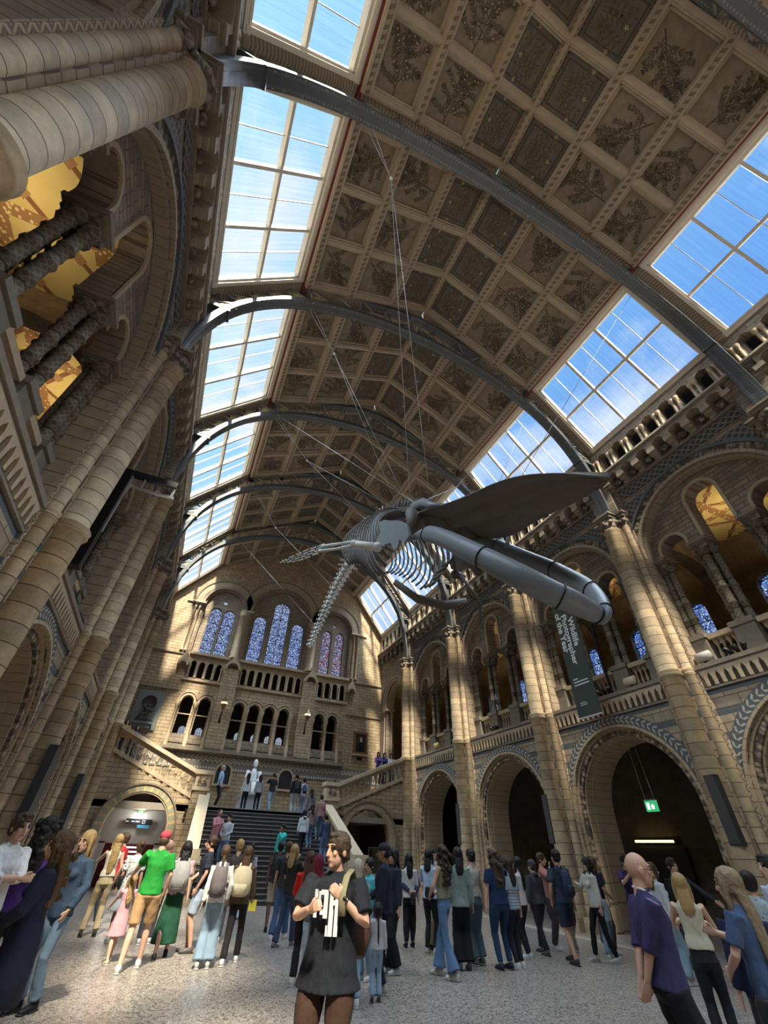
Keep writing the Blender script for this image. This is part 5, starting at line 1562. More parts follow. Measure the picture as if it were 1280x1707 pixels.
# floodlights and reading lamps along the right gallery ledge
SPOTB = plain('cream_floodlight', (.55, .45, .28), .5)
def flood(x, y, nm, col=SPOTB):
    o = empty('floodlight', (x, y, 5.96)); tag(o, 'small cream floodlight on the right gallery ledge, ' + nm, 'floodlight')
    b = MB(); b.tube([(0, -.2, .22), (0, .2, .22)], [(.14, .1), (.14, .1)], 8); b.build('housing', col, o)
    b = MB(); b.box(-.03, .03, -.04, .04, 0, .2); b.build('foot', BLK, o)
flood(8.06, 9.2, 'between second and third pier'); flood(8.06, 6.75, 'nearest of all', plain('grey_floodlight', (.35, .34, .3), .4)); flood(8.06, 21.6, 'before the last pier', plain('yellow_floodlight', (.6, .5, .2), .4))
for (x, y, nm) in ((8.07, 10.3, 'beside the banner'), (8.07, 5.9, 'under the nearest arcade'), (8.07, 16.5, 'beyond the third pier'), (-8.07, 12.4, 'left ledge before third pier'), (-8.07, 11.2, 'left ledge middle')):
    o = empty('spot_cluster', (x, y, 5.96)); tag(o, 'cluster of small black spotlights on the ledge, ' + nm, 'spotlight')
    for k in range(3):
        b = MB(); T = Tm((0, -.2 + .2 * k, .16), rx=.5 - .5 * k, ry=-.8); b.lathe([(.05, -.1), (.07, 0), (.07, .12), (.05, .13)], 8, 0, T); b.box(-.015, .015, -.215 + .2 * k, -.185 + .2 * k, 0, .12); b.build('spot', BLK, o)

# clear screen by the right-hand archway, vents beside the left stair
o = empty('clear_screen', (4.35, 20.6, 0)); tag(o, 'clear plastic screen on a stand before the right-hand stair archway', 'screen')
m = NT('clear_plastic'); t = m.N('BsdfTransparent'); t.inputs[0].default_value = (.8, .8, .78, 1); g = m.N('BsdfGlossy'); g.inputs['Roughness'].default_value = .1
x_ = m.N('MixShader'); x_.inputs[0].default_value = .12; m.L(t.outputs[0], x_.inputs[1]); m.L(g.outputs[0], x_.inputs[2]); m.L(x_.outputs[0], m.out.inputs['Surface'])
b = MB(); b.box(-.45, .45, -.006, .006, .9, 1.75); b.build('pane', m.mat, o)
b = MB(); b.prism([[(-.47, .88), (.47, .88), (.47, 1.77), (-.47, 1.77)], [(-.445, .9), (-.445, 1.745), (.445, 1.745), (.445, .9)]], -.012, .012, plane='xz'); b.build('frame', SPK, o)
b = MB(); b.box(-.45, .45, -.2, .2, 0, .9); b.build('desk', plain('pale_desk', (.3, .29, .25), .5), o)
for i in range(3):
    b = MB(); b.box(-3.62, -3.42, 24.27, 24.3, 2.38 + .18 * i, 2.5 + .18 * i); struct(b.build(tn(), VOID))
# ================================================================== WHALE SKELETON
def bone_mat(name, c1, c2, rough=0.6):
    m = NT(name); co = m.obj(); n = m.noise(co, 2.2, 7, 0.7, 1.0); n2 = m.noise(co, 22, 3)
    c = m.mix(n, c1, c2); c = m.mix(m.math('MULTIPLY', n2, .3), c, tuple(x * .4 for x in c1))
    m.bsdf(c, rough, bump=n2, bstr=.25, bdist=.02); return m.mat
BONE_J = bone_mat('jaw_bone', (0.19, 0.21, 0.225), (0.12, 0.135, 0.145), .45)
BONE_D = bone_mat('dark_bone', (0.17, 0.145, 0.12), (0.05, 0.043, 0.038), .6)
BONE_L = bone_mat('pale_bone', (0.75, 0.73, 0.68), (0.5, 0.49, 0.46), .6)
BONE_M = bone_mat('rib_bone', (0.15, 0.145, 0.135), (0.09, 0.085, 0.08), .55)
WH = empty('whale_skeleton', (0.3, 9.0, 10.0)); tag(WH, 'huge blue-grey whale skeleton diving with open jaws below the roof', 'whale skeleton')
WO = Vector((0.3, 9.0, 10.0))
def wl_(L): return [tuple(Vector(p) - WO) for p in L]
def smooth3(pts, k=4):
    out = []; n = len(pts)
    for i in range(n - 1):
        p0, p1, p2, p3 = [Vector(pts[j]) for j in (max(0, i - 1), i, i + 1, min(n - 1, i + 2))]
        for j in range(k):
            t = j / k
            out.append(0.5 * ((2 * p1) + (-p0 + p2) * t + (2 * p0 - 5 * p1 + 4 * p2 - p3) * t * t + (-p0 + 3 * p1 - 3 * p2 + p3) * t ** 3))
    return out + [Vector(pts[-1])]
def lerpl(a, n):
    out = []
    for i in range(n):
        t = i / (n - 1) * (len(a) - 1); k = min(int(t), len(a) - 2); f = t - k
        x, y = a[k], a[k + 1]
        out.append(tuple(p * (1 - f) + q * f for p, q in zip(x, y)) if isinstance(x, tuple) else x * (1 - f) + y * f)
    return out
MANL = [(-0.62, 8.0, 8.24), (-0.75, 7.25, 7.84), (-0.88, 6.53, 7.35), (-1.02, 5.69, 6.62), (-1.1, 4.65, 5.58), (-0.98, 4.0, 4.88), (-0.65, 3.75, 4.55), (-0.3, 3.66, 4.41), (0.1, 3.68, 4.33), (0.27, 3.73, 4.30)]
MANR = [(1.45, 7.84, 8.8), (1.6, 7.53, 8.59), (1.75, 7.18, 8.23), (1.85, 6.5, 7.52), (1.75, 5.7, 6.73), (1.5, 5.11, 6.11), (1.15, 4.51, 5.48), (0.75, 4.05, 4.92), (0.42, 3.77, 4.5), (0.3, 3.73, 4.32)]
for nm, L, R in (('mandible', MANL, [(.05, .04), (.11, .07), (.2, .13), (.19, .14), (.19, .14), (.19, .14), (.18, .13), (.17, .12), (.13, .1), (.07, .05)]),
                 ('mandible', MANR, [(.05, .04), (.12, .08), (.2, .12), (.19, .12), (.18, .12), (.18, .12), (.17, .12), (.15, .11), (.12, .1), (.07, .05)])):
    P = smooth3(wl_(L), 5); b = MB(); b.tube(P, lerpl(R, len(P)), 16, up=(0, -.6, .8)); m_ = b.build(nm, BONE_J, WH)
    for q in (.22, .47, .72, .9):
        k = int(q * (len(P) - 1)); d = (P[k + 1] - P[k - 1]).normalized()
        b = MB(); a = (Vector((0, -.6, .8)) - d * d.dot(Vector((0, -.6, .8)))).normalized(); c = d.cross(a)
        r = lerpl(R, len(P))[k]
        b.tube([P[k] + a * cos(t) * (r[0] + .012) + c * sin(t) * (r[1] + .012) for t in [2 * pi * i / 18 for i in range(18)]], .012, 6, closed=True); b.build('steel_band', BLK, m_)
# coronoid spur on the far jaw
b = MB(); b.tube(wl_([(1.75, 6.9, 8.0), (1.7, 6.7, 8.35)]), [.09, .02], 8); b.build('jaw_spur', BONE_J, WH)
ROSL = [(-0.38, 7.92, 9.2), (-0.5, 6.37, 8.26), (-0.5, 5.41, 7.78), (-0.45, 4.58, 7.45), (-0.3, 4.0, 7.21), (-0.1, 3.46, 6.87), (0.1, 3.08, 6.58), (0.3, 2.84, 6.39)]
ROSR = [(1.7, 7.75, 8.85), (1.5, 6.45, 8.03), (1.3, 5.51, 7.68), (1.1, 4.78, 7.37), (0.9, 4.09, 7.02), (0.65, 3.43, 6.7), (0.5, 3.1, 6.5), (0.34, 2.84, 6.39)]
def rost(L, R, mid_up, name, mat, t0=0, t1=1):
    A = smooth3(wl_(L), 4); C = smooth3(wl_(R), 4); b = MB(); n = len(A); m = 19; V = []
    up = Vector((0, -.55, .83))
    for i in range(n):
        for j in range(m):
            s_ = j / (m - 1); ss = t0 + (t1 - t0) * s_
            p = A[i].lerp(C[i], ss); w = (C[i] - A[i]).length
            vault = sin(pi * ss) * w * .05 * (1 - .3 * i / n)
            keel = -max(0, 1 - abs(ss - .5) / .12) * w * .07 + .05 * max(0, 1 - abs(abs(ss - .5) - .16) / .05)
            V.append(p + up * (vault + keel))
    T = [v + up * (.10 if True else 0) * (1 - .5 * (k // m) / n) * (0.35 + sin(pi * (k % m) / (m - 1))) for k, v in enumerate(V)]
    F = []
    N_ = n * m
    for i in range(n - 1):
        for j in range(m - 1):
            a = i * m + j; F.append((a, a + 1, a + m + 1, a + m)); F.append((N_ + a, N_ + a + m, N_ + a + m + 1, N_ + a + 1))
    for i in range(n - 1):
        for j in (0, m - 1):
            a = i * m + j; q = (a, a + m, N_ + a + m, N_ + a); F.append(q if j == 0 else q[::-1])
    for i in (0, n - 1):
        for j in range(m - 1):
            a = i * m + j; q = (a, N_ + a, N_ + a + 1, a + 1); F.append(q if i == 0 else q[::-1])
    b.add(V + T, F, 0, smooth=True); return b.build(name, mat, WH)
rost(ROSL, ROSR, 0, 'rostrum', BONE_D, 0, 1)
# raised ridges and struts under the snout
b = MB()
for off in (.3, .62):
    A = smooth3(wl_(ROSL), 3); C = smooth3(wl_(ROSR), 3)
    pts = [A[i].lerp(C[i], off) + Vector((0, .02, -.03)) + Vector((0, -.55, .83)) * sin(pi * off) * (C[i] - A[i]).length * .12 for i in range(1, len(A) - 2)]
    b.tube(pts, .022, 6)
b.build('palate_ridges', BONE_D, WH)
# cranium
b = MB()
b.sphere((.25, -.85, -.55), (.85, .55, .5), 16, 10); b.sphere((-.45, -.8, -.75), (.35, .35, .4), 12, 8); b.sphere((1.05, -.95, -.95), (.4, .4, .38), 12, 8)
b.tube(wl_([(-.35, 8.3, 9.5), (-.6, 7.8, 8.9), (-.62, 7.9, 8.3)]), [.2, .2, .1], 10); b.tube(wl_([(1.0, 8.1, 9.3), (1.6, 7.9, 8.9), (1.5, 7.8, 8.7)]), [.25, .22, .1], 10)
b.build('cranium', BONE_D, WH)
b = MB(); b.tube(wl_([(-.3, 8.35, 9.75), (-.38, 7.6, 9.35), (-.5, 7.0, 8.75), (-.5, 6.6, 8.42)]), [(.17, .1), (.15, .1), (.1, .08), (.04, .03)], 10); b.build('cheek_bone', BONE_J, WH)
# spine
SPN = [(0.3, 8.7, 9.8), (0.3, 9.0, 10.2), (0.3, 9.6, 10.8), (0.3, 10.5, 11.42), (0.28, 11.5, 12.0), (0.25, 12.6, 12.4), (0.22, 13.6, 12.55), (0.2, 14.4, 12.35), (0.15, 15.05, 12.02), (0.1, 15.84, 11.75), (0.05, 16.83, 11.36), (0, 17.83, 10.85), (0, 19.06, 10.3), (0, 20.27, 9.75)]
P = smooth3(wl_(SPN), 12)
acc = [0]
for i in range(1, len(P)): acc.append(acc[-1] + (P[i] - P[i - 1]).length)
TOT = acc[-1]
def spn(s_):
    s_ = max(0, min(TOT * .9999, s_))
    for i in range(1, len(P)):
        if acc[i] >= s_:
            f = (s_ - acc[i - 1]) / max(1e-6, acc[i] - acc[i - 1]); return P[i - 1].lerp(P[i], f), (P[min(i + 1, len(P) - 1)] - P[max(0, i - 2)]).normalized()
NV = 44
for i in range(NV):
    t = i / (NV - 1); s_ = TOT * (t ** .94)
    p, d = spn(s_)
    r = .15 if t < .1 else (.17 + .07 * sin(pi * min(1, t * 1.1)) if t < .7 else .2 * (1 - (t - .7) * 1.6))
    side = Vector((1, 0, 0)); up = d.cross(side); up = up if up.z > 0 or up.y > 0 else -up
    up = Vector((0, -d.z, d.y)); up = up if up.z > 0 else -up
    L_ = TOT / NV * (.66 if t < .4 else .52)
    b = MB()
    b.tube([p - d * L_ / 2, p - d * L_ * .35, p + d * L_ * .35, p + d * L_ / 2], [r, r * .6, r * .6, r], 12)
    if t > .35:
        for q_ in (side, -side, up, -up): b.sphere(tuple(p + q_ * (r + .03)), (.06, .09, .06), 6, 5)
    if t < .75:
        h = .42 * (1 - .55 * abs(t - .4) / .6)
        b.tube([p + up * r * .7, p + up * (r + h) + d * .12], [(.09, .025), (.07, .02)], 8, up=tuple(d))
    if t < .6:
        w = .5 * (1 - t * .85)
        for s2 in (-1, 1): b.tube([p + side * s2 * r * .7, p + side * s2 * (r + w) + up * -.04], [(.08, .025), (.05, .02)], 8, up=tuple(d))
    if t > .55 and t < .8: b.tube([p - up * r * .7, p - up * (r + .22) + d * .1], [(.06, .02), (.03, .015)], 6, up=tuple(d))
    o_ = b.build('vertebra', BONE_L if t > .3 else BONE_M, WH)
# ribs
NR = 15
for i in range(NR):
    t = i / (NR - 1); p, d = spn(.9 + t * 4.6)
    Lr = 3.15 * (1 - .32 * abs(t - .35) / .65) * (.75 + .25 * min(1, t * 5)); W = 1.22 * (1 - .18 * t)
    for s2 in (-1, 1):
        pts = []
        n = 12
        for k in range(n + 1):
            q = k / n; a = q * radians(150)
            x = s2 * W * sin(min(a, radians(150)) * .98) * (1 if q < .6 else 1 + (q - .6) * .25)
            z = -(1 - cos(a)) * Lr * .52; y = .12 + q * .25 + (1 - cos(a)) * -.28
            pts.append(p + Vector((x, y * .6, z)) + Vector((s2 * .12, 0, -.02)))
        rr = [(.045, .035) if k < 2 else ((.035, .03) if k < 8 else (.055, .035)) for k in range(n + 1)]
        if i in (1, 2, 3): rr = [(a * 1.5, c * 1.5) for a, c in rr]
        b = MB(); b.tube(pts, rr, 8, up=(0, 1, 0)); b.build('rib', BONE_M, WH)
# shoulder blades
SCAP = [(9.27, 9.6), (8.8, 9.36), (8.34, 9.0), (7.8, 8.62), (7.32, 8.15), (7.2, 7.72), (7.5, 7.66), (7.75, 7.95), (7.89, 7.75), (8.1, 7.82), (8.31, 8.2), (8.6, 8.35), (8.9, 8.4), (9.3, 8.72), (9.35, 8.95), (9.07, 9.07)]
for s2, ox, oy, oz in ((-1, -1.0, 0, 0), (1, 1.65, .1, 0)):
    b = MB(); L = [(y + oy - WO.y, z + oz - WO.z) for y, z in SCAP]
    x = ox - WO.x
    b.prism([L if True else L], x - .03, x + .03, plane='yz'); b.build('shoulder_blade', BONE_J if s2 < 0 else BONE_D, WH)
def flipper(L, nm, up):
    P_ = [Vector(q) for q in wl_(L)]; o_ = None
    b = MB(); b.sphere(tuple(P_[0]), .15, 10, 8); b.tube([P_[0], P_[1]], [.13, .1], 8); b.sphere(tuple(P_[1]), .12, 10, 8)
    u = Vector(up).normalized()
    o_ = b.build('flipper', BONE_L if nm == 'L' else BONE_D, WH); mt = BONE_L if nm == 'L' else BONE_D
    for k, of in ((0, .07), (1, -.07)):
        q = MB(); q.tube([P_[1] + u * of, (P_[1] + P_[2]) / 2 + u * of * 1.4, P_[2] + u * of * 1.3], [.06, .04, .06], 8); q.build('forearm_bone', mt, o_)
    d = (P_[3] - P_[2])
    for k in range(4):
        base = P_[2] + u * (.16 - .1 * k); tip = P_[2] + d * (.98 - .12 * abs(k - .6)) + u * (.03 - .05 * k)
        n = 7 - abs(k - 1)
        q = MB()
        for j in range(n):
            a = base.lerp(tip, j / n + .01); c = base.lerp(tip, (j + .72) / n)
            bow = u * sin(pi * (j + .5) / n) * (.06 - .05 * k)
            rr_ = .036 * (1 - .55 * j / n); q.tube([a + bow, (a + c) / 2 + bow, c + bow], [rr_, rr_ * .6, rr_ * .9], 6)
        q.build('finger_bones', mt, o_)
flipper([(-1.15, 8.95, 8.42), (-1.7, 9.43, 8.66), (-2.4, 10.57, 8.97), (-3.3, 13.6, 9.9)], 'L', (.3, -.5, .75))
flipper([(1.7, 9.3, 8.5), (1.8, 9.1, 8.31), (2.1, 8.78, 7.35), (2.2, 8.95, 6.55)], 'R', (.7, .6, 0))
b = MB(); b.tube(wl_([(-.9, 8.3, 7.0), (-.2, 8.4, 6.75), (.7, 8.5, 6.8), (1.5, 8.6, 7.2)]), [(.1, .05), (.14, .06), (.14, .06), (.08, .04)], 10); b.build('breast_bone', BONE_D, WH)
# suspension wires from the iron arches
WIRE = plain('steel_wire', (.5, .5, .5), .4, metal=.6)
def wires(i, nm, segs, knot):
    o = empty('suspension_wire', segs[0][0]); tag(o, 'thin steel suspension wires from the %s iron arch to the whale' % nm, 'wire')
    O = Vector(segs[0][0])
    b = MB()
    for a, c in segs: b.tube([Vector(a) - O, Vector(c) - O], .009, 5)
    b.build('wire', WIRE, o)
    b = MB()
    for k in knot: b.sphere(tuple(Vector(k) - O), .05, 8, 6)
    b.build('shackle', WHITE, o)
K0 = (-3.8, 2.75, 16.5); K1 = (-3.54, 8.3, 16.18); K2 = (-3.02, 13.3, 15.38); K3 = (-3.17, 18.8, 15.25)
W_SK = (.1, 7.9, 9.35); W_A = (.3, 9.6, 10.9); W_B = (.3, 10.5, 11.5); W_C = (.25, 13, 12.5); W_D = (0, 17, 11.4); W_E = (0, 19.4, 10.4)
def anc(k, x=-4.88): return (x, PY[0] + BAY * k - .03, 17.55)
def an2(k): return (-4.96, PY[0] + BAY * k + .12, 17.55)
wires(0, 'nearest', [(anc(0), K0), (an2(0), K0), (K0, W_SK), (K0, W_A)], [K0])
wires(1, 'second', [(anc(1), K1), (an2(1), K1), (K1, W_A), (K1, W_B)], [K1])
wires(2, 'third', [(anc(2), K2), (an2(2), K2), (K2, W_B), (K2, W_C), (anc(2), W_SK)], [K2])
wires(3, 'fourth', [(anc(3), K3), (an2(3), K3), (K3, W_D)], [K3])
wires(4, 'farthest', [(anc(4), W_E)], [])
def wr(k, P_, nm):
    a = (5.3, PY[0] + BAY * k - .03, 17.2)
    o = empty('suspension_wire', a); tag(o, 'thin steel wires from the right end of the %s iron arch' % nm, 'wire'); O = Vector(a)
    b = MB()
    for p in P_: b.tube([(0, 0, 0), Vector(p) - O], .009, 5)
    b.build('wire', WIRE, o)
wr(1, [W_SK, (1.6, 7.8, 9.0)], 'second'); wr(0, [(1.2, 6.4, 8.6)], 'nearest'); wr(2, [W_B], 'third')

# ================================================================== PEOPLE
def cloth(name, color, rough=.8, scale=9, str_=.35, pattern=None, sheen=.0):
    key = ('c', name, color, pattern)
    if key in _cache: return _cache[key]
    m = NT(name); co = m.obj()
    mpn = m.N('Mapping'); mpn.inputs['Scale'].default_value = (1, 1, .45); m.L(co, mpn.inputs['Vector'])
    n = m.noise(mpn.outputs[0], scale, 4, .6, 1.2)
    c = m.mix(n, tuple(x * .82 for x in color), tuple(min(1, x * 1.15) for x in color))
    if pattern == 'floral':
        v = m.N('TexVoronoi'); v.inputs['Scale'].default_value = 22; m.L(co, v.inputs['Vector'])
        c = m.mix(m.math('LESS_THAN', v.outputs['Distance'], .3), c, (.15, .2, .28))
    if pattern == 'stripe':
        S = m.sep(co); c = m.mix(m.math('MULTIPLY', m.math('LESS_THAN', S[2], 1.12), m.math('LESS_THAN', m.math('FRACT', m.math('MULTIPLY', S[2], 22)), .5)), c, (.2, .22, .28))
    if pattern == 'camo':
        v = m.noise(co, 12, 2); c = m.mix(m.math('GREATER_THAN', v, .52), c, (.22, .2, .15))
    if pattern == 'denim':
        c = m.mix(m.math('MULTIPLY', m.noise(co, 3, 3), .6), c, tuple(min(1, x * 1.7) for x in color))
    m.bsdf(c, rough, bump=n, bstr=str_, bdist=.05, sheen=sheen); _cache[key] = m.mat; return m.mat
SKINS = [(.52, .32, .23), (.44, .26, .18), (.27, .15, .09), (.13, .07, .045)]
def skin(i):
    key = ('skin', i)
    if key in _cache: return _cache[key]
    m = NT('skin_%d' % i); c = SKINS[i]; n = m.noise(m.obj(), 12, 3)
    m.bsdf(m.mix(n, c, tuple(min(1, x * 1.12) for x in c)), .5); _cache[key] = m.mat; return m.mat
def hairm(color):
    key = ('hair', color)
    if key in _cache: return _cache[key]
    m = NT('hair'); co = m.obj(); mpn = m.N('Mapping'); mpn.inputs['Scale'].default_value = (6, 6, .8); m.L(co, mpn.inputs['Vector'])
    n = m.noise(mpn.outputs[0], 14, 4, .6); c = m.mix(n, tuple(x * .55 for x in color), tuple(min(1, x * 1.4) for x in color))
    m.bsdf(c, .45, bump=n, bstr=.7, bdist=.02); _cache[key] = m.mat; return m.mat
def remesh(o, vox, smooth=2, fac=.5):
    r = o.modifiers.new('remesh', 'REMESH'); r.mode = 'VOXEL'; r.voxel_size = vox; r.use_smooth_shade = True
    if smooth:
        s_ = o.modifiers.new('smooth', 'SMOOTH'); s_.iterations = smooth; s_.factor = fac
def ik(a, c, l1, l2, pole):
    a = Vector(a); c = Vector(c); d = c - a; L = d.length
    if L > (l1 + l2) * .999: c = a + d * ((l1 + l2) * .999 / L); d = c - a; L = d.length
    x = (l1 * l1 - l2 * l2 + L * L) / (2 * L); h = sqrt(max(0, l1 * l1 - x * x))
    u = d.normalized(); p = Vector(pole); p = p - u * u.dot(p)
    if p.length < 1e-5: p = u.orthogonal()
    return a + u * x + p.normalized() * h, c
ARMS = {  # hand target for the right side (x>0), elbow pole
    'down': ((.27, .03, .80), (.25, -.6, 0)), 'hold': ((.09, .33, 1.26), (.8, -.3, -.7)), 'phone': ((.12, .36, 1.42), (.6, .1, -1)),
    'front': ((.08, .24, 1.03), (.8, -.4, -.3)), 'back': ((.05, -.20, .86), (1, -.5, 0)), 'cross': ((-.12, .22, 1.20), (1, .2, -.5)),
    'pocket': ((.21, .10, .92), (.8, -.8, 0)), 'out': ((.42, .40, 1.12), (.4, -.5, -.8)), 'strap': ((.13, .17, 1.32), (.8, -.2, -.9)), 'chin': ((.08, .22, 1.48), (.7, .1, -1)),
    'lean': ((.25, .42, 1.05), (.6, -.3, -.5)), 'swingf': ((.24, .22, .84), (.3, -1, 0)), 'swingb': ((.26, -.2, .84), (.3, -1, 0))}
pcount = [0]
def person(x, y, face, label, h=1.7, sex='f', z=0.0, arms=('down', 'down'), legs='stand', top=('tee', (.5, .5, .5)), bottom=('trousers', (.05, .05, .06)), shoes=(.5, .5, .5),
           hair=('long', (.03, .02, .015)), sk=0, vox=.016, lean=0.0, headturn=0.0, stout=1.0, group=None, pat=None, bpat=None, low=False, tilt=0.0, glasses=False, hemz=None):
    """face: compass heading in degrees, 90 looks away down the hall, -90 towards the camera"""
    s = h / 1.75
    rz = radians(face - 90)
    M = Tm((0, 0, 0), rx=-lean, sc=(s, s, s))
    def root(name, b, mat, par=None): return b.build(name, mat, par)
    w = (1.0 if sex == 'm' else .9) * stout
    child = h < 1.4
    hs = 1.06 / s * (h / 1.75) ** .45 if child else 1.07
    shx = .175 * (1.0 if sex == 'm' else .88) * (stout ** .5)
    # joints
    step = {'stand': (.03, -.02), 'walk': (.28, -.3), 'wide': (.02, .02), 'stride': (.2, -.2)}[legs]
    ank = [Vector((.10 * (1.5 if legs == 'wide' else 1) * w, step[0], .08)), Vector((-.10 * (1.5 if legs == 'wide' else 1) * w, step[1], .08 + (.06 if legs == 'walk' else 0)))]
    hip = [Vector((.095 * w, 0, .90)), Vector((-.095 * w, 0, .90))]
    legp = []
    for i in (0, 1):
        k, a = ik(hip[i], ank[i], .43, .42, (0.02, 1, 0)); legp.append((hip[i], k, a))
    armp = []
    for i, sd in ((0, 1), (1, -1)):
        t, pole = ARMS[arms[i]]
        S0 = Vector((sd * shx, 0, 1.42)); T = Vector((t[0] * sd, t[1], t[2])); P_ = (pole[0] * sd, pole[1], pole[2])
        if arms[i] in ('down', 'swingf', 'swingb', 'pocket'): T.x = sd * (abs(T.x) * (w ** .7))
        e, c = ik(S0, T, .29, .25, P_); armp.append((S0, e, c))
    def Tn(v): return M @ Vector(v)
    def tub(b, pts, rr, seg=10, up=None): b.tube([Tn(p) for p in pts], [(a * s, c * s) if isinstance(a, float) else a for a, c in [(r if isinstance(r, tuple) else (r, r)) for r in rr]], seg, up=up)
    # ---------------- body: one continuous skin
    b = MB()
    hc = Vector((0, .02, 1.622))
    Ht = Matrix.Translation(Tn(hc)) @ Matrix.Rotation(radians(headturn), 4, 'Z') @ Matrix.Rotation(tilt, 4, 'X') @ Matrix.Diagonal((s * hs, s * hs, s * hs, 1))
    if child: Ht = Matrix.Translation((0, 0, -.02)) @ Ht
    b.sphere((0, -.012, .022), (.076, .094, .098), 16, 12, T=Ht)
    b.sphere((0, .022, -.045), (.058, .066, .072), 14, 10, T=Ht)      # jaw
    b.sphere((0, .06, -.092), (.026, .022, .022), 8, 6, T=Ht)         # chin
    b.tube([Ht @ Vector(q) for q in ((0, .082, .025), (0, .102, -.012), (0, .108, -.028), (0, .088, -.036))], [.010 * s * hs, .013 * s * hs, .017 * s * hs, .010 * s * hs], 8)
    b.sphere((0, .082, -.06), (.024, .012, .009), 8, 6, T=Ht)         # lips
    b.sphere((0, .076, .036), (.052, .014, .012), 10, 6, T=Ht)        # brow ridge
    for sd in (1, -1):
        b.sphere((sd * .078, -.01, -.008), (.011, .022, .033), 8, 7, T=Ht)
        b.sphere((sd * .036, .066, -.018), (.024, .016, .02), 8, 6, T=Ht)
    tub(b, [(0, -.02, 1.40), (0, -.01, 1.50), (0, .0, 1.60)], [.062, .054 * (1.1 if sex == 'm' else .95), .05], 12)
    tub(b, [(0, 0, .88), (0, .005, 1.0), (0, .01, 1.12), (0, .01, 1.28), (0, 0, 1.40), (0, -.01, 1.46)],
        [(.10 * w, .155 * w), (.095 * w, .145 * w), (.085 * w, .125 * w), (.105 * w, .15 * w), (.085, shx * .98), (.05, .07)], 16, up=(0, 1, 0))
    for i in (0, 1):
        hp, kn, an = legp[i]
        mid = (hp + kn) / 2; calf = kn + (an - kn) * .32 + Vector((0, -.012, 0))
        lf = 1.0 if bottom[0] in ('shorts', 'skirt', 'dress', 'longskirt') else .82
        tub(b, [hp, mid, kn, calf, an], [.085 * w * lf, .075 * w * lf, .052 * lf, .053 * lf, .034 * lf], 12)
        sh, el, ha = armp[i]
        tub(b, [sh, (sh + el) / 2, el, el + (ha - el) * .3, ha], [.052, .045 * w, .036, .037, .026], 10)
        # hand
        d = (ha - el).normalized(); sd = 1 if i == 0 else -1
        side = Vector((0, 1, 0)) - d * d.y
        if arms[i] in ('hold', 'phone', 'front', 'cross', 'strap', 'chin', 'lean', 'out'): side = Vector((0, 0, 1)) - d * d.z
        if side.length < .1: side = Vector((-sd, 0, 0)) - d * (-sd * d.x)
        side.normalize(); nrm = d.cross(side) * sd      # palm normal
        if nrm.dot(Vector((-sd, .2, 0))) < 0: nrm = -nrm
        palm = ha + d * .045
        tub(b, [ha - d * .01, palm, ha + d * .09], [(.024, .018), (.040, .015), (.038, .012)], 10, up=tuple(side))
        curl = .9 if arms[i] in ('hold', 'phone', 'strap') else .35
        for f in range(4):
            off = (f - 1.5) * .0195; L = (.062, .072, .068, .052)[3 - f] if True else .07
            base = ha + d * .085 + side * -off
            m1 = base + d * L * .5 + nrm * L * .25 * curl; tip = m1 + d * L * (.5 - .45 * curl) + nrm * L * .5 * curl
            tub(b, [base - d * .02, base, m1, tip], [.010, .0095, .0088, .0072], 7)
        tb = ha + d * .03 + side * .03
        tub(b, [tb - side * .012, tb + side * .018 + d * .02 + nrm * .01, tb + side * .02 + d * .055 + nrm * .025], [.013, .011, .0085], 7)
        # foot
        fd = Vector((0, 1, 0)); tub(b, [an, an + Vector((0, -.02, -.04))], [.034, .036], 8)
        tub(b, [an + Vector((0, -.04, -.045)), an + Vector((0, .06, -.05)), an + Vector((0, .15, -.06))], [(.03, .03), (.028, .038), (.015, .03)], 8, up=(0, 0, 1))
    body = link('person', b.mesh('body', skin(sk)), None, (x, y, z), rz)
    remesh(body, vox * .62 if not low else vox, 1, .3)
    tag(body, label, 'person', group)
    # ---------------- face
    if not low:
        b = MB()
        for sd in (1, -1): b.sphere((sd * .033, .081, .006), (.012, .006, .006), 8, 6, T=Ht)
        b.build('eyes', plain('dark_eyes', (.03, .02, .015), .3), body)
        b = MB()
        for sd in (1, -1): b.tube([Ht @ Vector((sd * .016, .092, .034)), Ht @ Vector((sd * .034, .09, .04)), Ht @ Vector((sd * .054, .077, .034))], .0042 * s, 5)
        b.build('eyebrows', hairm(hair[1] if hair[0] not in ('hijab',) else (.03, .02, .015)), body)
        b = MB(); b.sphere((0, .092, -.06), (.021, .006, .005), 8, 5, T=Ht); b.build('mouth', plain('lips', (.33, .12, .1), .5), body)
    if glasses:
        b = MB()
        for sd in (1, -1):
            b.tube([Ht @ Vector((sd * .036 + .024 * cos(t), .1, .004 + .018 * sin(t))) for t in [2 * pi * i / 12 for i in range(12)]], .002 * s, 5, closed=True)
            b.tube([Ht @ Vector((sd * .058, .098, .008)), Ht @ Vector((sd * .08, .0, .006))], .002 * s, 5)
        b.tube([Ht @ Vector((-.012, .103, .008)), Ht @ Vector((.012, .103, .008))], .002 * s, 5)
        b.build('glasses', plain('spectacle_wire', (.05, .05, .05), .3, metal=.6), body)
    # ---------------- hair
    hk, hcol = hair[0], hair[1]
    hm = hairm(hcol)
    b = MB(); nm = 'hair'
    if hk in ('short', 'buzz', 'long', 'curly', 'bun', 'pony', 'bob', 'cap'):
        g = {'buzz': .004, 'short': .014, 'cap': .006}.get(hk, .016)
        if hk != 'cap':
            b.sphere((0, -.022, .036), (.078 + g, .094 + g, .092 + g), 16, 12, T=Ht)
        b.sphere((0, -.045, -.015), (.076 + g * .6, .066 + g * .4, .07), 14, 10, T=Ht)
        if hk == 'short': b.sphere((0, .03, .105), (.062, .05, .026), 12, 8, T=Ht)
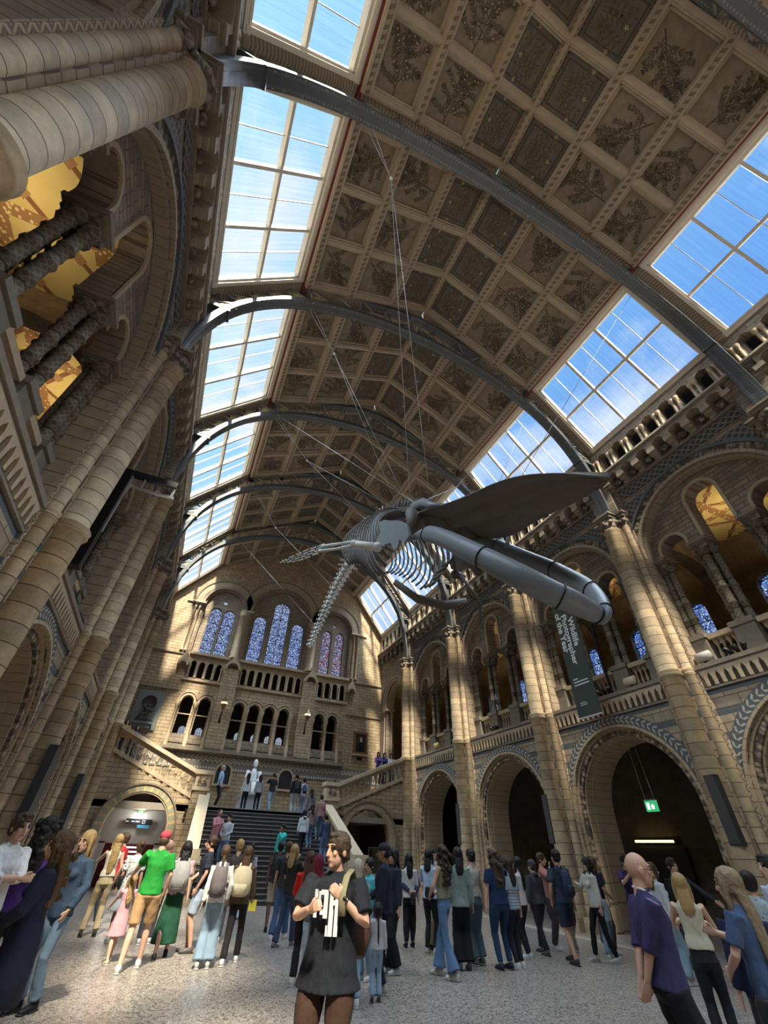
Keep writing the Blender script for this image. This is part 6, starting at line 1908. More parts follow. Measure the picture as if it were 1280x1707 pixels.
    if hk in ('long', 'curly', 'pony', 'bob'):
        ln = {'long': .40, 'curly': .30, 'pony': .30, 'bob': .14}[hk]
        if len(hair) > 2: ln = hair[2]
        wv = .085 if hk != 'pony' else .03
        wv = .115 if hk == 'curly' else wv
        y0 = -.07 if hk != 'pony' else -.10
        pts = [(0, y0 + .03, .03), (0, y0 - .01, -.06), (0, y0 - .035, -.16), (0, y0 - .05, -.16 - ln * .5), (0, y0 - .05, -.14 - ln)]
        b.tube([Ht @ Vector(q) for q in pts], [(wv * .5 * s, wv * .9 * s), (wv * .55 * s, wv * s), (wv * .5 * s, wv * 1.05 * s), (wv * .42 * s, wv * s), (wv * .2 * s, wv * .6 * s)], 12, up=(0, 1, 0))
        if hk != 'pony':
            for sd in (1, -1):
                b.tube([Ht @ Vector(q) for q in ((sd * .06, .0, .09), (sd * .088, .012, .0), (sd * .088, .01, -.09), (sd * .085, -.01, -.16 - ln * .35))], [.022 * s, .026 * s, .028 * s, .015 * s], 8)
    if hk == 'curly':
        rnd = random.Random(int(x * 97 + y * 13))
        for q in range(46):
            a = rnd.uniform(0, 2 * pi); zz = rnd.uniform(-.42, .08)
            yy = -.04 - .06 * abs(sin(a)) if zz < -.02 else -.04
            b.sphere((cos(a) * (.095 + .02 * rnd.random()), min(.03, yy + sin(a) * .08), zz), .026 + .012 * rnd.random(), 8, 6, T=Ht)
    if hk == 'bun': b.sphere((0, -.115, .07), (.045, .045, .045), 10, 8, T=Ht)
    if hk == 'cap':
        root('hair', b, hm, body) if False else None
        o_ = b.build('hair', hm, body); remesh(o_, vox * .8, 1)
        b = MB(); nm = 'cap'; hm = cloth('cap_cloth', hair[2], .8)
        b.sphere((0, -.012, .055), (.088, .104, .078), 16, 12, T=Ht)
        cz = (-1 if (len(hair) > 3 and hair[3] == 'back') else 1)
        b.tube([Ht @ Vector((0, cz * .06, .05)), Ht @ Vector((0, cz * .13, .045)), Ht @ Vector((0, cz * .165, .035))], [(.008 * s, .075 * s), (.006 * s, .07 * s), (.004 * s, .045 * s)], 12, up=(0, 0, 1))
    if hk == 'hijab':
        nm = 'headscarf'; hm = cloth('scarf_cloth', hcol, .85)
        b.sphere((0, -.022, .02), (.094, .104, .118), 16, 12, T=Ht)
        b.tube([Ht @ Vector((0, -.02, -.05)), Tn((0, 0, 1.5)), Tn((0, .0, 1.42)), Tn((0, .03, 1.3))], [(.1 * s, .085 * s), (.095 * s, .1 * s), (.13 * s, .17 * s), (.125 * s, .13 * s)], 14, up=(0, 1, 0))
    if hk != 'bald':
        o_ = b.build(nm, hm, body); remesh(o_, vox * (.62 if not low else .9), 1)
        if hk in ('long', 'curly', 'short') and not low:
            tx = bpy.data.textures.get('hairtex') or bpy.data.textures.new('hairtex', 'CLOUDS'); tx.noise_scale = .03
            dm = o_.modifiers.new('waves', 'DISPLACE'); dm.texture = tx; dm.strength = .018; dm.mid_level = .5
    # ---------------- top
    kind, tcol = top[0], top[1]
    tm = cloth('top_cloth', tcol, .85, pattern=pat)
    g = {'jacket': .026, 'long': .016, 'tee': .016, 'vest': .010, 'shirt': .018, 'sweater': .026, 'hoodie': .03, 'dress': .016}[kind]
    hem = {'jacket': .84, 'vest': .98, 'dress': .8}.get(kind, .88)
    hem = hemz or hem
    b = MB()
    tub(b, [(0, 0, hem), (0, .005, hem + .07), (0, .01, 1.12), (0, .012, 1.28), (0, 0, 1.40), (0, -.01, 1.455), (0, -.008, 1.49)],
        [((.145 if hemz else .115) * w + g, (.205 if hemz else .17) * w + g), ((.125 if hemz else .11) * w + g, (.185 if hemz else .165) * w + g), (.098 * w + g, .14 * w + g), (.112 * w + g, .155 * w + g), (.088 + g, shx + .01 + g * .5), (.062 + g * .3, .1 + g * .4), (.056, .062)], 18, up=(0, 1, 0))
    if sex == 'f' and not child:
        for sd in (1, -1): b.sphere(tuple(Tn((sd * .065, .09 + g * .4, 1.27))), .068 * s, 10, 8)
    if kind != 'vest':
        for i in (0, 1):
            sh, el, ha = armp[i]
            if kind == 'tee': tub(b, [sh + Vector((0, 0, .01)), (sh + el) / 2, sh + (el - sh) * .78], [.062 + g * .7, .058 * w + g * .8, .056 * w + g], 12)
            elif kind == 'shirt': tub(b, [sh, (sh + el) / 2, el, el + (ha - el) * .25], [.06 + g * .6, .054 * w + g * .6, .05 + g * .5, .052 + g * .4], 12)
            else: tub(b, [sh + Vector((0, 0, .005)), (sh + el) / 2, el, (el + ha) / 2, ha - (ha - el) * .04], [.058 + g * .7, .05 * w + g * .7, .044 + g * .7, .042 + g * .6, .036 + g * .5], 12)
    if kind in ('jacket', 'shirt', 'hoodie'):
        tub(b, [(0, -.04, 1.47), (0, .03, 1.49), (0, .055, 1.46)], [(.03, .075), (.015, .07), (.012, .05)], 10, up=(0, 0, 1))
    if kind == 'hoodie': b.sphere(tuple(Tn((0, -.09, 1.46))), (.085 * s, .06 * s, .05 * s), 10, 8)
    to = b.build({'jacket': 'jacket', 'hoodie': 'hoodie', 'sweater': 'sweater', 'dress': 'dress_bodice', 'vest': 'sleeveless_top'}.get(kind, 'shirt'), tm, body)
    remesh(to, vox * .8, 3 if not low else 1)
    if not low:
        tx = bpy.data.textures.get('foldtex') or bpy.data.textures.new('foldtex', 'CLOUDS'); tx.noise_scale = .12
        dm = to.modifiers.new('folds', 'DISPLACE'); dm.texture = tx; dm.strength = .025; dm.mid_level = .5; dm.texture_coords = 'OBJECT' if False else 'LOCAL'
    # ---------------- bottom
    bk, bc = bottom
    bm_ = cloth('bottom_cloth', bc, .85, pattern=bpat or ('denim' if bk in ('jeans', 'flared') else None))
    b = MB()
    if bk in ('skirt', 'dress', 'longskirt'):
        zb = {'skirt': .5, 'dress': .45, 'longskirt': .2}[bk]
        b_ = [(0, 0, 1.03), (0, 0, .9), (0, 0, (zb + .9) / 2), (0, 0, zb)]
        tub(b, b_, [(.11 * w, .15 * w), (.13 * w, .19 * w), (.17 * w, .23 * w), (.2 * w, .26 * w)], 20, up=(0, 1, 0)); nm = 'skirt'
    else:
        nm = 'shorts' if bk == 'shorts' else 'trousers'
        tub(b, [(0, 0, 1.02), (0, .0, .95), (0, -.005, .86), (0, 0, .80)], [(.10 * w, .145 * w), (.112 * w, .165 * w), (.112 * w, .165 * w), (.07 * w, .1 * w)], 16, up=(0, 1, 0))
        for i in (0, 1):
            hp, kn, an = legp[i]; mid = (hp + kn) / 2; q = (kn + an) / 2; cuff = an + (kn - an) * .06
            if bk == 'shorts': tub(b, [hp, mid, kn + (hp - kn) * .12], [.098 * w, .095 * w, .088 * w], 14)
            else:
                rr = {'leggings': (.095, .085, .062, .062, .05), 'trousers': (.095, .088, .07, .066, .066), 'jeans': (.095, .088, .07, .068, .072), 'flared': (.092, .08, .062, .078, .115), 'wide': (.1, .1, .095, .1, .105)}[bk]
                tub(b, [hp, mid, kn, q, cuff], [rr[0] * w, rr[1] * w, rr[2] * (w + 1) / 2, rr[3], rr[4]], 14)
    bo = b.build(nm, bm_, body); remesh(bo, vox * .9, 2 if not low else 1)
    if not low:
        dm = bo.modifiers.new('folds', 'DISPLACE'); dm.texture = bpy.data.textures['foldtex']; dm.strength = .02
    # ---------------- shoes
    sm_ = plain('shoe_%02d%02d%02d' % tuple(int(c * 99) for c in shoes), shoes, .5)
    for i in (0, 1):
        an = legp[i][2]; b = MB()
        tub(b, [an + Vector((0, -.065, -.045)), an + Vector((0, -.03, -.03)), an + Vector((0, .06, -.04)), an + Vector((0, .14, -.05)), an + Vector((0, .18, -.055))], [(.03, .032), (.05, .04), (.042, .043), (.03, .045), (.018, .03)], 12, up=(0, 0, 1))
        tub(b, [an + Vector((0, -.03, -.03)), an + Vector((0, -.02, .02))], [.045, .042], 10)
        so = b.build('shoe', sm_, body); remesh(so, vox * .8, 1)
        if not low:
            b = MB(); b.tube([Tn(an + Vector((0, -.08, -.07))), Tn(an + Vector((0, .04, -.07))), Tn(an + Vector((0, .19, -.07)))], [(.01 * s, .036 * s), (.011 * s, .046 * s), (.01 * s, .034 * s)], 12, up=(0, 0, 1)); b.build('sole', plain('pale_sole', (.55, .54, .5), .6) if sum(shoes) > .4 else plain('dark_sole', (.03, .03, .03), .6), so)
    body['joints'] = 0
    del body['joints']
    X = Matrix.Translation((x, y, z)) @ Matrix.Rotation(rz, 4, 'Z')
    pcount[0] += 1
    return {'o': body, 'X': X, 's': s, 'arm': [[Tn(q) for q in a] for a in armp], 'Tn': Tn, 'rz': rz, 'w': w, 'Ht': Ht, 'shx': shx}
def backpack(P, color, label, size=1.0, strap=True, col2=None):
    X = P['X']; s = P['s']; Tn = P['Tn']
    o = empty('backpack', tuple(X @ Tn((0, -.2, 1.0))), P['rz']); tag(o, label, 'backpack')
    o0 = Tn((0, -.2, 1.0))
    def L(p): return Tn(p) - o0
    b = MB(); q = size
    b.tube([L((0, -.22, .98)), L((0, -.23, 1.02)), L((0, -.23, 1.2)), L((0, -.21, 1.36)), L((0, -.19, 1.42))], [(.07 * q, .11 * q), (.1 * q, .15 * q), (.1 * q, .16 * q), (.085 * q, .14 * q), (.04 * q, .08 * q)], 14, up=(0, 1, 0))
    m = cloth('pack_cloth', color, .75); b.build('bag', m, o)
    b = MB(); b.tube([L((0, -.31, 1.01)), L((0, -.325, 1.04)), L((0, -.325, 1.15)), L((0, -.31, 1.18))], [(.02, .07 * q), (.035, .11 * q), (.035, .11 * q), (.02, .08 * q)], 10, up=(0, 1, 0)); b.build('front_pocket', cloth('pack_cloth2', col2 or tuple(c * .7 for c in color), .75), o)
    if strap:
        for sd in (1, -1):
            b = MB(); sx_ = sd * P['shx'] * .62
            b.tube([L((sx_, -.17, 1.36)), L((sx_, -.06, 1.475)), L((sx_, .07, 1.45)), L((sx_, .15, 1.33)), L((sx_ * 1.3, .12, 1.15)), L((sx_ * 1.6, -.05, 1.04))], [(.006, .028)] * 6, 8, up=(0, .2, 1)); b.build('shoulder_strap', m, o)
    return o
def held(P, name, cat, label, arm, dims, color, off=(0, .02, .06), rot=0.0):
    X = P['X']; h = P['arm'][arm][2] + Vector(off)
    o = MB(); a, c, e = dims; o.box(-a / 2, a / 2, -c / 2, c / 2, -e / 2, e / 2)
    q = o.build(name, plain(name + '_' + cat, color, .5, var=.04), None, tuple(X @ h), P['rz'] + rot); tag(q, label, cat); return q
def handbag(P, label, color, side=1, z=.85, strapped=True, size=1.0, yoff=.05):
    X = P['X']; Tn = P['Tn']; c = Tn((side * .24 * P['w'], yoff, z)); o = empty('handbag', tuple(X @ c), P['rz']); tag(o, label, 'handbag')
    b = MB(); b.tube([(0, 0, -.1 * size), (0, 0, -.05 * size), (0, 0, .08 * size), (0, 0, .1 * size)], [(.1 * size, .03), (.13 * size, .05), (.12 * size, .045), (.11 * size, .03)], 10, up=(0, 1, 0)); b.build('bag', plain('leather_bag', color, .45), o)
    if strapped:
        b = MB(); b.tube([Vector((0, -.08, .08)), Tn((0, -.13, 1.2)) - c, Tn((-side * .1, -.05, 1.47)) - c, Tn((-side * .08, .1, 1.38)) - c, Tn((side * .08, .16, 1.1)) - c, Vector((0, .08, .08))], [(.004, .012)] * 6, 6, up=(0, .3, 1)); b.build('strap', plain('leather_bag', color, .45), o)
    return o

DK = (.012, .013, .018); NAVY = (.02, .03, .06); DENIM = (.10, .16, .26); LDEN = (.18, .26, .36); KHAKI = (.42, .33, .2); WHT = (.66, .66, .64)
BLKH = (.012, .01, .01); BRN = (.07, .04, .022); DBRN = (.035, .02, .013); BLD = (.36, .24, .1); GREYH = (.2, .19, .18)
ps = {}
# ---- near left
ps['w1'] = person(-6.25, 7.35, -48, 'person in white shirt with rolled sleeves, arms folded, at the left edge', 1.84, 'm', arms=('cross', 'cross'), top=('shirt', (.68, .68, .66)), bottom=('trousers', (.02, .02, .025)), shoes=DK, hair=('short', BRN), vox=.012)
ps['n2'] = person(-5.62, 6.3, 182, 'person with long curly brown hair in a long navy cardigan over jeans', 1.68, 'f', arms=('front', 'front'), top=('jacket', (.012, .016, .035)), bottom=('jeans', (.05, .1, .2)), shoes=DK, hair=('curly', (.10, .055, .025)), vox=.012, stout=1.12)
P = ps['n2']; b = MB(); b.tube([P['Tn'](q) for q in ((0, 0, .5), (0, 0, .7), (0, 0, .9), (0, 0, 1.05))], [(.17, .22), (.17, .22), (.15, .2), (.12, .17)], 18, up=(0, 1, 0)); b.build('cardigan_skirt', cloth('top_cloth', (.012, .016, .035), .85), P['o'])
handbag(P, 'black crossbody bag of the person in the navy cardigan', (.02, .02, .02), 1, .95)
person(-6.05, 7.95, 85, 'person in purple T-shirt seen from behind the white-shirted visitor', 1.84, 'm', top=('tee', (.09, .04, .24)), hair=('curly', BLKH), sk=2)
person(-6.0, 9.1, 100, 'person with dark bunched curls behind the navy cardigan', 1.72, 'f', top=('tee', (.03, .03, .035)), hair=('bun', BLKH), sk=1)
person(-5.6, 8.6, -125, 'smiling person with short fair hair in a blue denim jacket and jeans', 1.72, 'f', arms=('down', 'pocket'), top=('jacket', (.035, .06, .10)), bottom=('jeans', (.12, .18, .25)), hair=('bob', BLD), pat='denim', shoes=DK)
ps['b6'] = person(-5.42, 14.0, 95, 'person with long fair hair, cream sleeveless top and khaki trousers from behind', 1.74, 'f', arms=('pocket', 'out'), legs='wide', top=('vest', (.6, .54, .44)), bottom=('trousers', KHAKI), shoes=(.03, .025, .02), hair=('long', BLD))
person(-5.35, 15.6, 150, 'person in bright red T-shirt in front of the left archway', 1.8, 'm', top=('tee', (.5, .03, .03)), hair=('short', BRN))
P = person(-4.9, 13.3, 100, 'person in white flowered blouse with a bag on the shoulder', 1.64, 'f', top=('tee', WHT), hair=('bun', BRN), pat='floral', bottom=('skirt', (.5, .55, .6)), sk=1)
handbag(P, 'grey shoulder bag of the person in the flowered blouse', (.25, .23, .22), -1, 1.0)
ps['g9'] = person(-4.52, 10.55, 80, 'person in bright green T-shirt, red cap and tan shorts pointing left', 1.8, 'm', arms=('pocket', 'out'), top=('tee', (.015, .23, .03)), bottom=('shorts', (.38, .24, .12)), shoes=(.6, .6, .56), hair=('cap', BRN, (.4, .05, .07)), legs='stride', stout=1.05)
person(-4.85, 11.2, 110, 'little girl with fair hair in a pink dress and white tights', 1.14, 'f', legs='stride', top=('tee', (.6, .34, .38)), bottom=('skirt', (.6, .34, .38)), shoes=(.6, .5, .35), hair=('long', BLD, .2), arms=('down', 'lean'))
P = person(-4.02, 11.45, 85, 'person with long black hair in a dark green skirt and grey rucksack', 1.66, 'f', top=('tee', (.5, .32, .34)), bottom=('longskirt', (.01, .06, .03)), shoes=DK, hair=('long', BLKH, .25), legs='stride')
backpack(P, (.25, .24, .23), 'large grey rucksack on the person in the green skirt', 1.15)
person(-4.3, 12.9, 95, 'bald older person behind the green T-shirt', 1.68, 'm', top=('tee', (.3, .3, .3)), hair=('bald', GREYH))
ps['s13'] = person(-3.5, 11.9, 175, 'person in navy polo shirt, pale denim shorts and loafers', 1.78, 'm', top=('tee', (.015, .018, .03)), bottom=('shorts', (.3, .36, .44)), shoes=(.1, .08, .07), hair=('short', DBRN), arms=('front', 'pocket'), sk=1)
P = person(-3.38, 10.45, 78, 'person with ponytail, white top and loose blue jeans from behind', 1.62, 'f', top=('long', (.66, .65, .62)), bottom=('wide', (.2, .28, .36)), shoes=(.4, .4, .36), hair=('pony', BRN), arms=('pocket', 'down'))
backpack(P, (.12, .1, .1), 'small grey-brown backpack on the person in the white top', .9)
P = person(-2.9, 10.7, 70, 'person in brown jacket and black trousers with a cream rucksack', 1.62, 'f', top=('jacket', (.1, .065, .045)), bottom=('trousers', (.015, .013, .013)), shoes=WHT, hair=('bob', BRN), arms=('swingf', 'down'), legs='stride')
backpack(P, (.46, .4, .27), 'cream and brown rucksack with a red top', 1.2, col2=(.5, .45, .32))
held(P, 'yellow_leaflet', 'leaflet', 'bright yellow leaflet held by the person with the cream rucksack', 0, (.14, .02, .16), (.6, .55, .06), (.02, .02, -.1))
P = person(-1.4, 14.3, 80, 'person in brown T-shirt and khaki shorts with a black backpack walking away', 1.76, 'm', top=('tee', (.07, .05, .04)), bottom=('shorts', (.36, .31, .22)), shoes=DK, hair=('buzz', BLKH), sk=3, legs='stride', arms=('down', 'swingb'))
backpack(P, (.015, .016, .025), 'black backpack on the person in khaki shorts', 1.05)
person(-2.75, 12.8, 80, 'person with short fair hair behind the cream rucksack', 1.74, 'm', top=('tee', (.05, .04, .04)), hair=('short', BLD))
P = person(-1.95, 15.6, 85, 'person in pale blue shirt with a dark bag climbing near the steps', 1.7, 'f', top=('long', (.5, .6, .68)), bottom=('wide', (.45, .55, .62)), hair=('short', BLKH), sk=2)
backpack(P, (.03, .04, .07), 'small dark bag on the pale blue shirt', .6)
# ---- centre
person(-1.5, 13.0, 60, 'person in black with sunglasses on head and blue jeans mid-step', 1.74, 'm', top=('tee', (.03, .03, .03)), bottom=('jeans', (.05, .09, .18)), shoes=WHT, hair=('short', BRN), legs='stride')
P = person(-1.62, 12.0, 40, 'fair-haired person in black top and black trousers with white-soled trainers', 1.68, 'f', top=('tee', (.02, .02, .02)), bottom=('jeans', (.03, .05, .1)), shoes=(.15, .15, .15), hair=('bob', BLD), arms=('hold', 'front'), legs='stride')
held(P, 'yellow_map', 'map', 'small yellow folded map held at the chest by a fair-haired visitor', 0, (.14, .02, .18), (.55, .55, .12))
person(-2.12, 9.0, 65, 'person with long brown hair in a red sweater and black trousers', 1.58, 'f', top=('sweater', (.5, .018, .02)), bottom=('trousers', (.012, .012, .014)), shoes=WHT, hair=('long', (.075, .03, .022), .3), arms=('front', 'front'))
P = person(-2.25, 8.1, 60, 'person in maroon headscarf and ripped pale jeans taking a photo', 1.55, 'f', top=('long', (.1, .1, .11)), bottom=('jeans', (.25, .36, .48)), shoes=WHT, hair=('hijab', (.16, .015, .035)), arms=('phone', 'phone'))
held(P, 'mobile_phone', 'phone', 'mobile phone raised by the person in the maroon headscarf', 0, (.075, .012, .15), (.4, .42, .45))
ps['m26'] = person(-3.23, 4.5, -128, 'man in black printed T-shirt and brown trousers, centre front, looking left', 1.74, 'm', arms=('hold', 'strap'), top=('tee', (.008, .010, .014)), bottom=('trousers', (.045, .022, .013)), shoes=(.1, .08, .06), hair=('short', (.05, .032, .022)), vox=.011, stout=1.22, hemz=.80, sk=1, headturn=-28)
person(-1.75, 7.7, 80, 'person in beige headscarf behind the black T-shirt', 1.52, 'f', top=('long', (.3, .3, .3)), hair=('hijab', (.45, .4, .32)), bottom=('jeans', (.2, .32, .42)), shoes=WHT)
person(-.95, 9.1, -150, 'person with black hair in turquoise top behind the capped man', 1.52, 'f', top=('tee', (.1, .45, .5)), hair=('bun', BLKH), sk=1, bottom=('jeans', LDEN))
person(-1.02, 8.3, 150, 'person in black cap and dark navy jacket looking left', 1.74, 'm', arms=('front', 'down'), top=('jacket', (.012, .015, .03)), bottom=('trousers', (.012, .015, .028)), shoes=(.5, .5, .42), hair=('cap', BLKH, (.02, .02, .022)), sk=2, stout=1.1)
person(-.32, 9.4, -170, 'person with long straight black hair in black beside the capped man', 1.68, 'f', top=('jacket', (.018, .022, .04)), bottom=('wide', (.01, .011, .015)), shoes=WHT, hair=('long', BLKH, .35))
person(-1.3, 7.9, 75, 'small child in white and grey top and ripped jeans', 1.0, 'f', top=('long', (.5, .5, .52)), bottom=('jeans', (.26, .36, .48)), shoes=(.05, .05, .05), hair=('pony', BLKH), arms=('down', 'lean'))
P = person(1.2, 11.7, -97, 'person in blue denim jacket facing the camera with a black handbag', 1.58, 'f', arms=('front', 'front'), top=('jacket', (.03, .04, .09)), bottom=('leggings', (.012, .012, .014)), shoes=(.5, .5, .48), hair=('bun', BLKH), sk=1)
handbag(P, 'black handbag with beads held in front of the denim jacket', (.015, .015, .018), 0, .9, False, 1.1, .26)
# ---- right of centre group
P = person(1.22, 10.75, 40, 'person in pale blue shirt and black leggings reading a sheet', 1.7, 'f', arms=('hold', 'hold'), top=('shirt', (.36, .48, .64)), bottom=('leggings', (.012, .012, .015)), shoes=(.4, .35, .28), hair=('long', BLKH, .12))
held(P, 'paper_leaflet', 'leaflet', 'white printed leaflet held by the person in the pale blue shirt', 0, (.22, .01, .3), (.6, .66, .74), (-.05, .05, .05), .4)
person(1.15, 11.6, 75, 'person in white top and black trousers behind the leaflet reader', 1.6, 'f', top=('long', (.6, .6, .58)), bottom=('leggings', (.012, .012, .015)), shoes=DK, hair=('long', BLKH, .2))
P = person(1.62, 11.3, -95, 'person holding up a phone, with a black hair band, behind the group', 1.7, 'f', arms=('phone', 'phone'), top=('tee', (.3, .32, .35)), bottom=('wide', (.3, .26, .16)), shoes=DK, hair=('short', BLKH))
held(P, 'mobile_phone', 'phone', 'mobile phone held up above the leaflet', 0, (.075, .012, .15), (.5, .52, .5))
P = person(.47, 8.9, 120, 'person with long dark curls, green lace top and flared jeans', 1.76, 'f', arms=('front', 'front'), top=('vest', (.2, .2, .12)), bottom=('flared', (.08, .14, .24)), shoes=(.62, .62, .56), hair=('curly', DBRN), pat='camo', legs='stride')
handbag(P, 'grey bag in the hands of the person in flared jeans', (.09, .085, .09), 0, 1.05, False, .8, .3)
person(1.12, 9.35, 70, 'person in grey-green jacket and black trousers behind the flared jeans', 1.74, 'f', top=('jacket', (.2, .25, .23)), bottom=('wide', (.01, .01, .012)), shoes=(.1, .1, .12), hair=('long', BLKH, .15))
person(1.64, 9.65, 95, 'person in beige knitted vest and loose blue jeans from behind', 1.72, 'm', top=('vest', (.4, .37, .31)), bottom=('wide', (.09, .14, .17)), shoes=(.2, .2, .2), hair=('short', BLKH))
P = person(1.92, 9.2, 85, 'stout person with wavy brown hair, blue blouse and skinny jeans', 1.74, 'f', arms=('front', 'down'), top=('tee', (.012, .03, .085)), bottom=('leggings', (.02, .045, .1)), shoes=(.03, .03, .05), hair=('curly', (.07, .045, .03)), stout=1.3)
person(2.25, 9.2, 100, 'person in pale blue striped T-shirt with black jeans and white trainers', 1.6, 'f', top=('tee', (.36, .43, .52)), bottom=('leggings', (.015, .02, .03)), shoes=WHT, hair=('long', DBRN, .2), pat='stripe', stout=1.08)
person(3.5, 10.9, -150, 'person with long hair in a white top facing left behind the striped shirt', 1.64, 'f', arms=('chin', 'front'), top=('long', (.6, .6, .56)), hair=('long', BRN, .2))
person(3.05, 9.9, 120, 'person in white cardigan with long dark hair, hand raised', 1.62, 'f', arms=('hold', 'front'), top=('long', (.58, .56, .54)), hair=('long', BLKH, .3), bottom=('leggings', DK))
person(3.8, 10.3, 95, 'person in grey hooded vest and dark trousers with grey hair', 1.58, 'm', top=('hoodie', (.05, .05, .055)), bottom=('trousers', (.02, .024, .032)), shoes=(.08, .08, .08), hair=('short', (.05, .05, .055)), legs='stride', stout=1.1)
person(4.45, 10.7, -60, 'person in salmon shirt behind the grey hooded vest', 1.72, 'm', arms=('chin', 'down'), top=('tee', (.45, .2, .17)), hair=('short', BRN))
P = person(3.72, 9.35, 85, 'person in dark blue shirt and navy shorts with a backpack, mid-stride', 1.78, 'm', top=('tee', (.03, .045, .07)), bottom=('shorts', (.015, .02, .04)), shoes=(.03, .03, .035), hair=('short', BLKH), legs='stride', arms=('down', 'pocket'), sk=1, stout=1.1)
backpack(P, (.02, .035, .06), 'small navy backpack on the striding person in shorts', .75)
P = person(4.55, 9.3, 165, 'person with long black hair, white jumper and long black skirt', 1.66, 'f', arms=('hold', 'down'), top=('sweater', (.52, .52, .46)), bottom=('leggings', (.01, .01, .011)), shoes=(.45, .43, .4), hair=('long', BLKH, .4), legs='stride')
person(4.62, 10.2, 100, 'small child in maroon coat and patterned trousers', .95, 'm', top=('jacket', (.1, .015, .025)), bottom=('trousers', (.36, .33, .26)), shoes=(.4, .4, .4), hair=('short', BRN), bpat='camo', arms=('down', 'down'))
person(5.0, 9.6, 60, 'child in pale blue top beside the long black skirt', 1.15, 'f', top=('long', (.4, .5, .6)), bottom=('jeans', LDEN), hair=('pony', BRN), shoes=WHT)
person(5.45, 10.0, -30, 'person in black T-shirt with pale forearm, beside the second pier', 1.66, 'f', top=('tee', (.015, .015, .015)), hair=('bob', BRN), arms=('front', 'front'))
P = person(5.55, 9.1, -115, 'young person with glasses in dark purple T-shirt holding a phone', 1.74, 'm', arms=('phone', 'front'), top=('tee', (.04, .02, .08)), hair=('short', BLKH), glasses=True, bottom=('trousers', DK))
held(P, 'mobile_phone', 'phone', 'pale phone held by the young person with glasses', 0, (.075, .012, .15), (.55, .52, .6))
person(6.0, 10.6, -120, 'person half hidden between the young man with glasses and the pier', 1.7, 'm', top=('tee', (.06, .05, .1)), hair=('short', BRN))
# ---- near right
ps['p52'] = person(-.72, 3.5, -30, 'bald man with glasses in a violet-blue shirt, hands clasped behind him', 1.69, 'm', arms=('back', 'back'), top=('shirt', (.034, .029, .085)), bottom=('trousers', (.008, .008, .012)), shoes=DK, hair=('bald', GREYH), vox=.011, stout=1.12, glasses=True, sk=1, headturn=0)
P = person(4.4, 7.5, -20, 'person in open white shirt and pale jeans behind the bald man', 1.62, 'f', top=('long', (.56, .6, .62)), bottom=('wide', (.22, .32, .38)), shoes=(.62, .62, .6), hair=('long', BRN, .15))
P = person(4.95, 7.45, -110, 'smiling young person in black sweater, black jeans and boots', 1.7, 'm', arms=('down', 'out'), top=('long', (.015, .015, .016)), bottom=('jeans', (.018, .019, .022)), shoes=(.012, .01, .01), hair=('short', DBRN), legs='wide')
handbag(P, 'black crossbody bag across the black sweater', (.03, .03, .03), -1, .95)
person(1.45, 4.75, 40, 'fair-haired person in cream top just behind the pale blue dress', 1.52, 'f', arms=('hold', 'hold'), top=('vest', (.5, .47, .35)), hair=('bob', BLD), bottom=('trousers', DK))
ps['d56'] = person(.05, 3.2, 100, 'person with very long fair hair in a blue floral dress at the right', 1.60, 'f', arms=('hold', 'front'), top=('tee', (.045, .075, .14)), bottom=('longskirt', (.035, .07, .16)), shoes=DK, hair=('long', (.24, .17, .1), .5), vox=.012, pat='denim', bpat='denim')
handbag(ps['d56'], 'black leather bag with metal clasp beside the blue dress', (.015, .014, .016), -1, .78, False, 1.25, -.1)
person(2.35, 4.45, 20, 'person with glasses and a dark bun in a patterned sleeveless top', 1.57, 'f', top=('vest', (.3, .36, .36)), hair=('bun', BLKH), pat='floral', glasses=True, sk=1)
person(2.97, 4.5, 160, 'person in pale blue shirt cut by the right edge', 1.75, 'm', top=('shirt', (.45, .52, .66)), hair=('short', BLKH))
P = person(.55, 3.55, 62, 'person in dark navy jacket behind the blue floral dress', 1.5, 'm', top=('jacket', (.012, .016, .05)), hair=('short', DBRN), stout=1.1)
# ---- staircase and landing
def stz(y): return LZ * (max(0, min(NS, int((y - SY0) / (SY1 - SY0) * (NS - 1) + 1 + 1e-6))) / NS)
def onstair(x, y, face, label, **k):
    return person(x, y, face, label, z=stz(y), **k)
L_ = dict(low=True, vox=.022)
onstair(-2.42, 21.3, -60, 'person in pink shirt on the steps beside the pale grey shirt', h=1.72, sex='m', top=('long', (.5, .22, .26)), bottom=('trousers', DK), hair=('buzz', DBRN), arms=('hold', 'front'), sk=1, **L_)
onstair(-2.0, 21.2, -130, 'person in pale grey shirt on the steps beside the pink shirt', h=1.72, sex='m', top=('long', (.48, .52, .58)), bottom=('jeans', DENIM), hair=('short', BLKH), arms=('front', 'front'), sk=1, **L_)
onstair(.1, 20.6, -150, 'person in turquoise hooded top standing low on the steps', h=1.76, sex='m', top=('hoodie', (.04, .42, .4)), bottom=('trousers', DK), hair=('short', BLKH), sk=2, arms=('down', 'chin'), **L_)
onstair(1.25, 21.8, 95, 'person in white hooded top climbing the right of the steps', h=1.62, sex='f', top=('hoodie', (.6, .66, .72)), bottom=('leggings', DK), hair=('long', BLKH, .1), legs='stride', **L_)
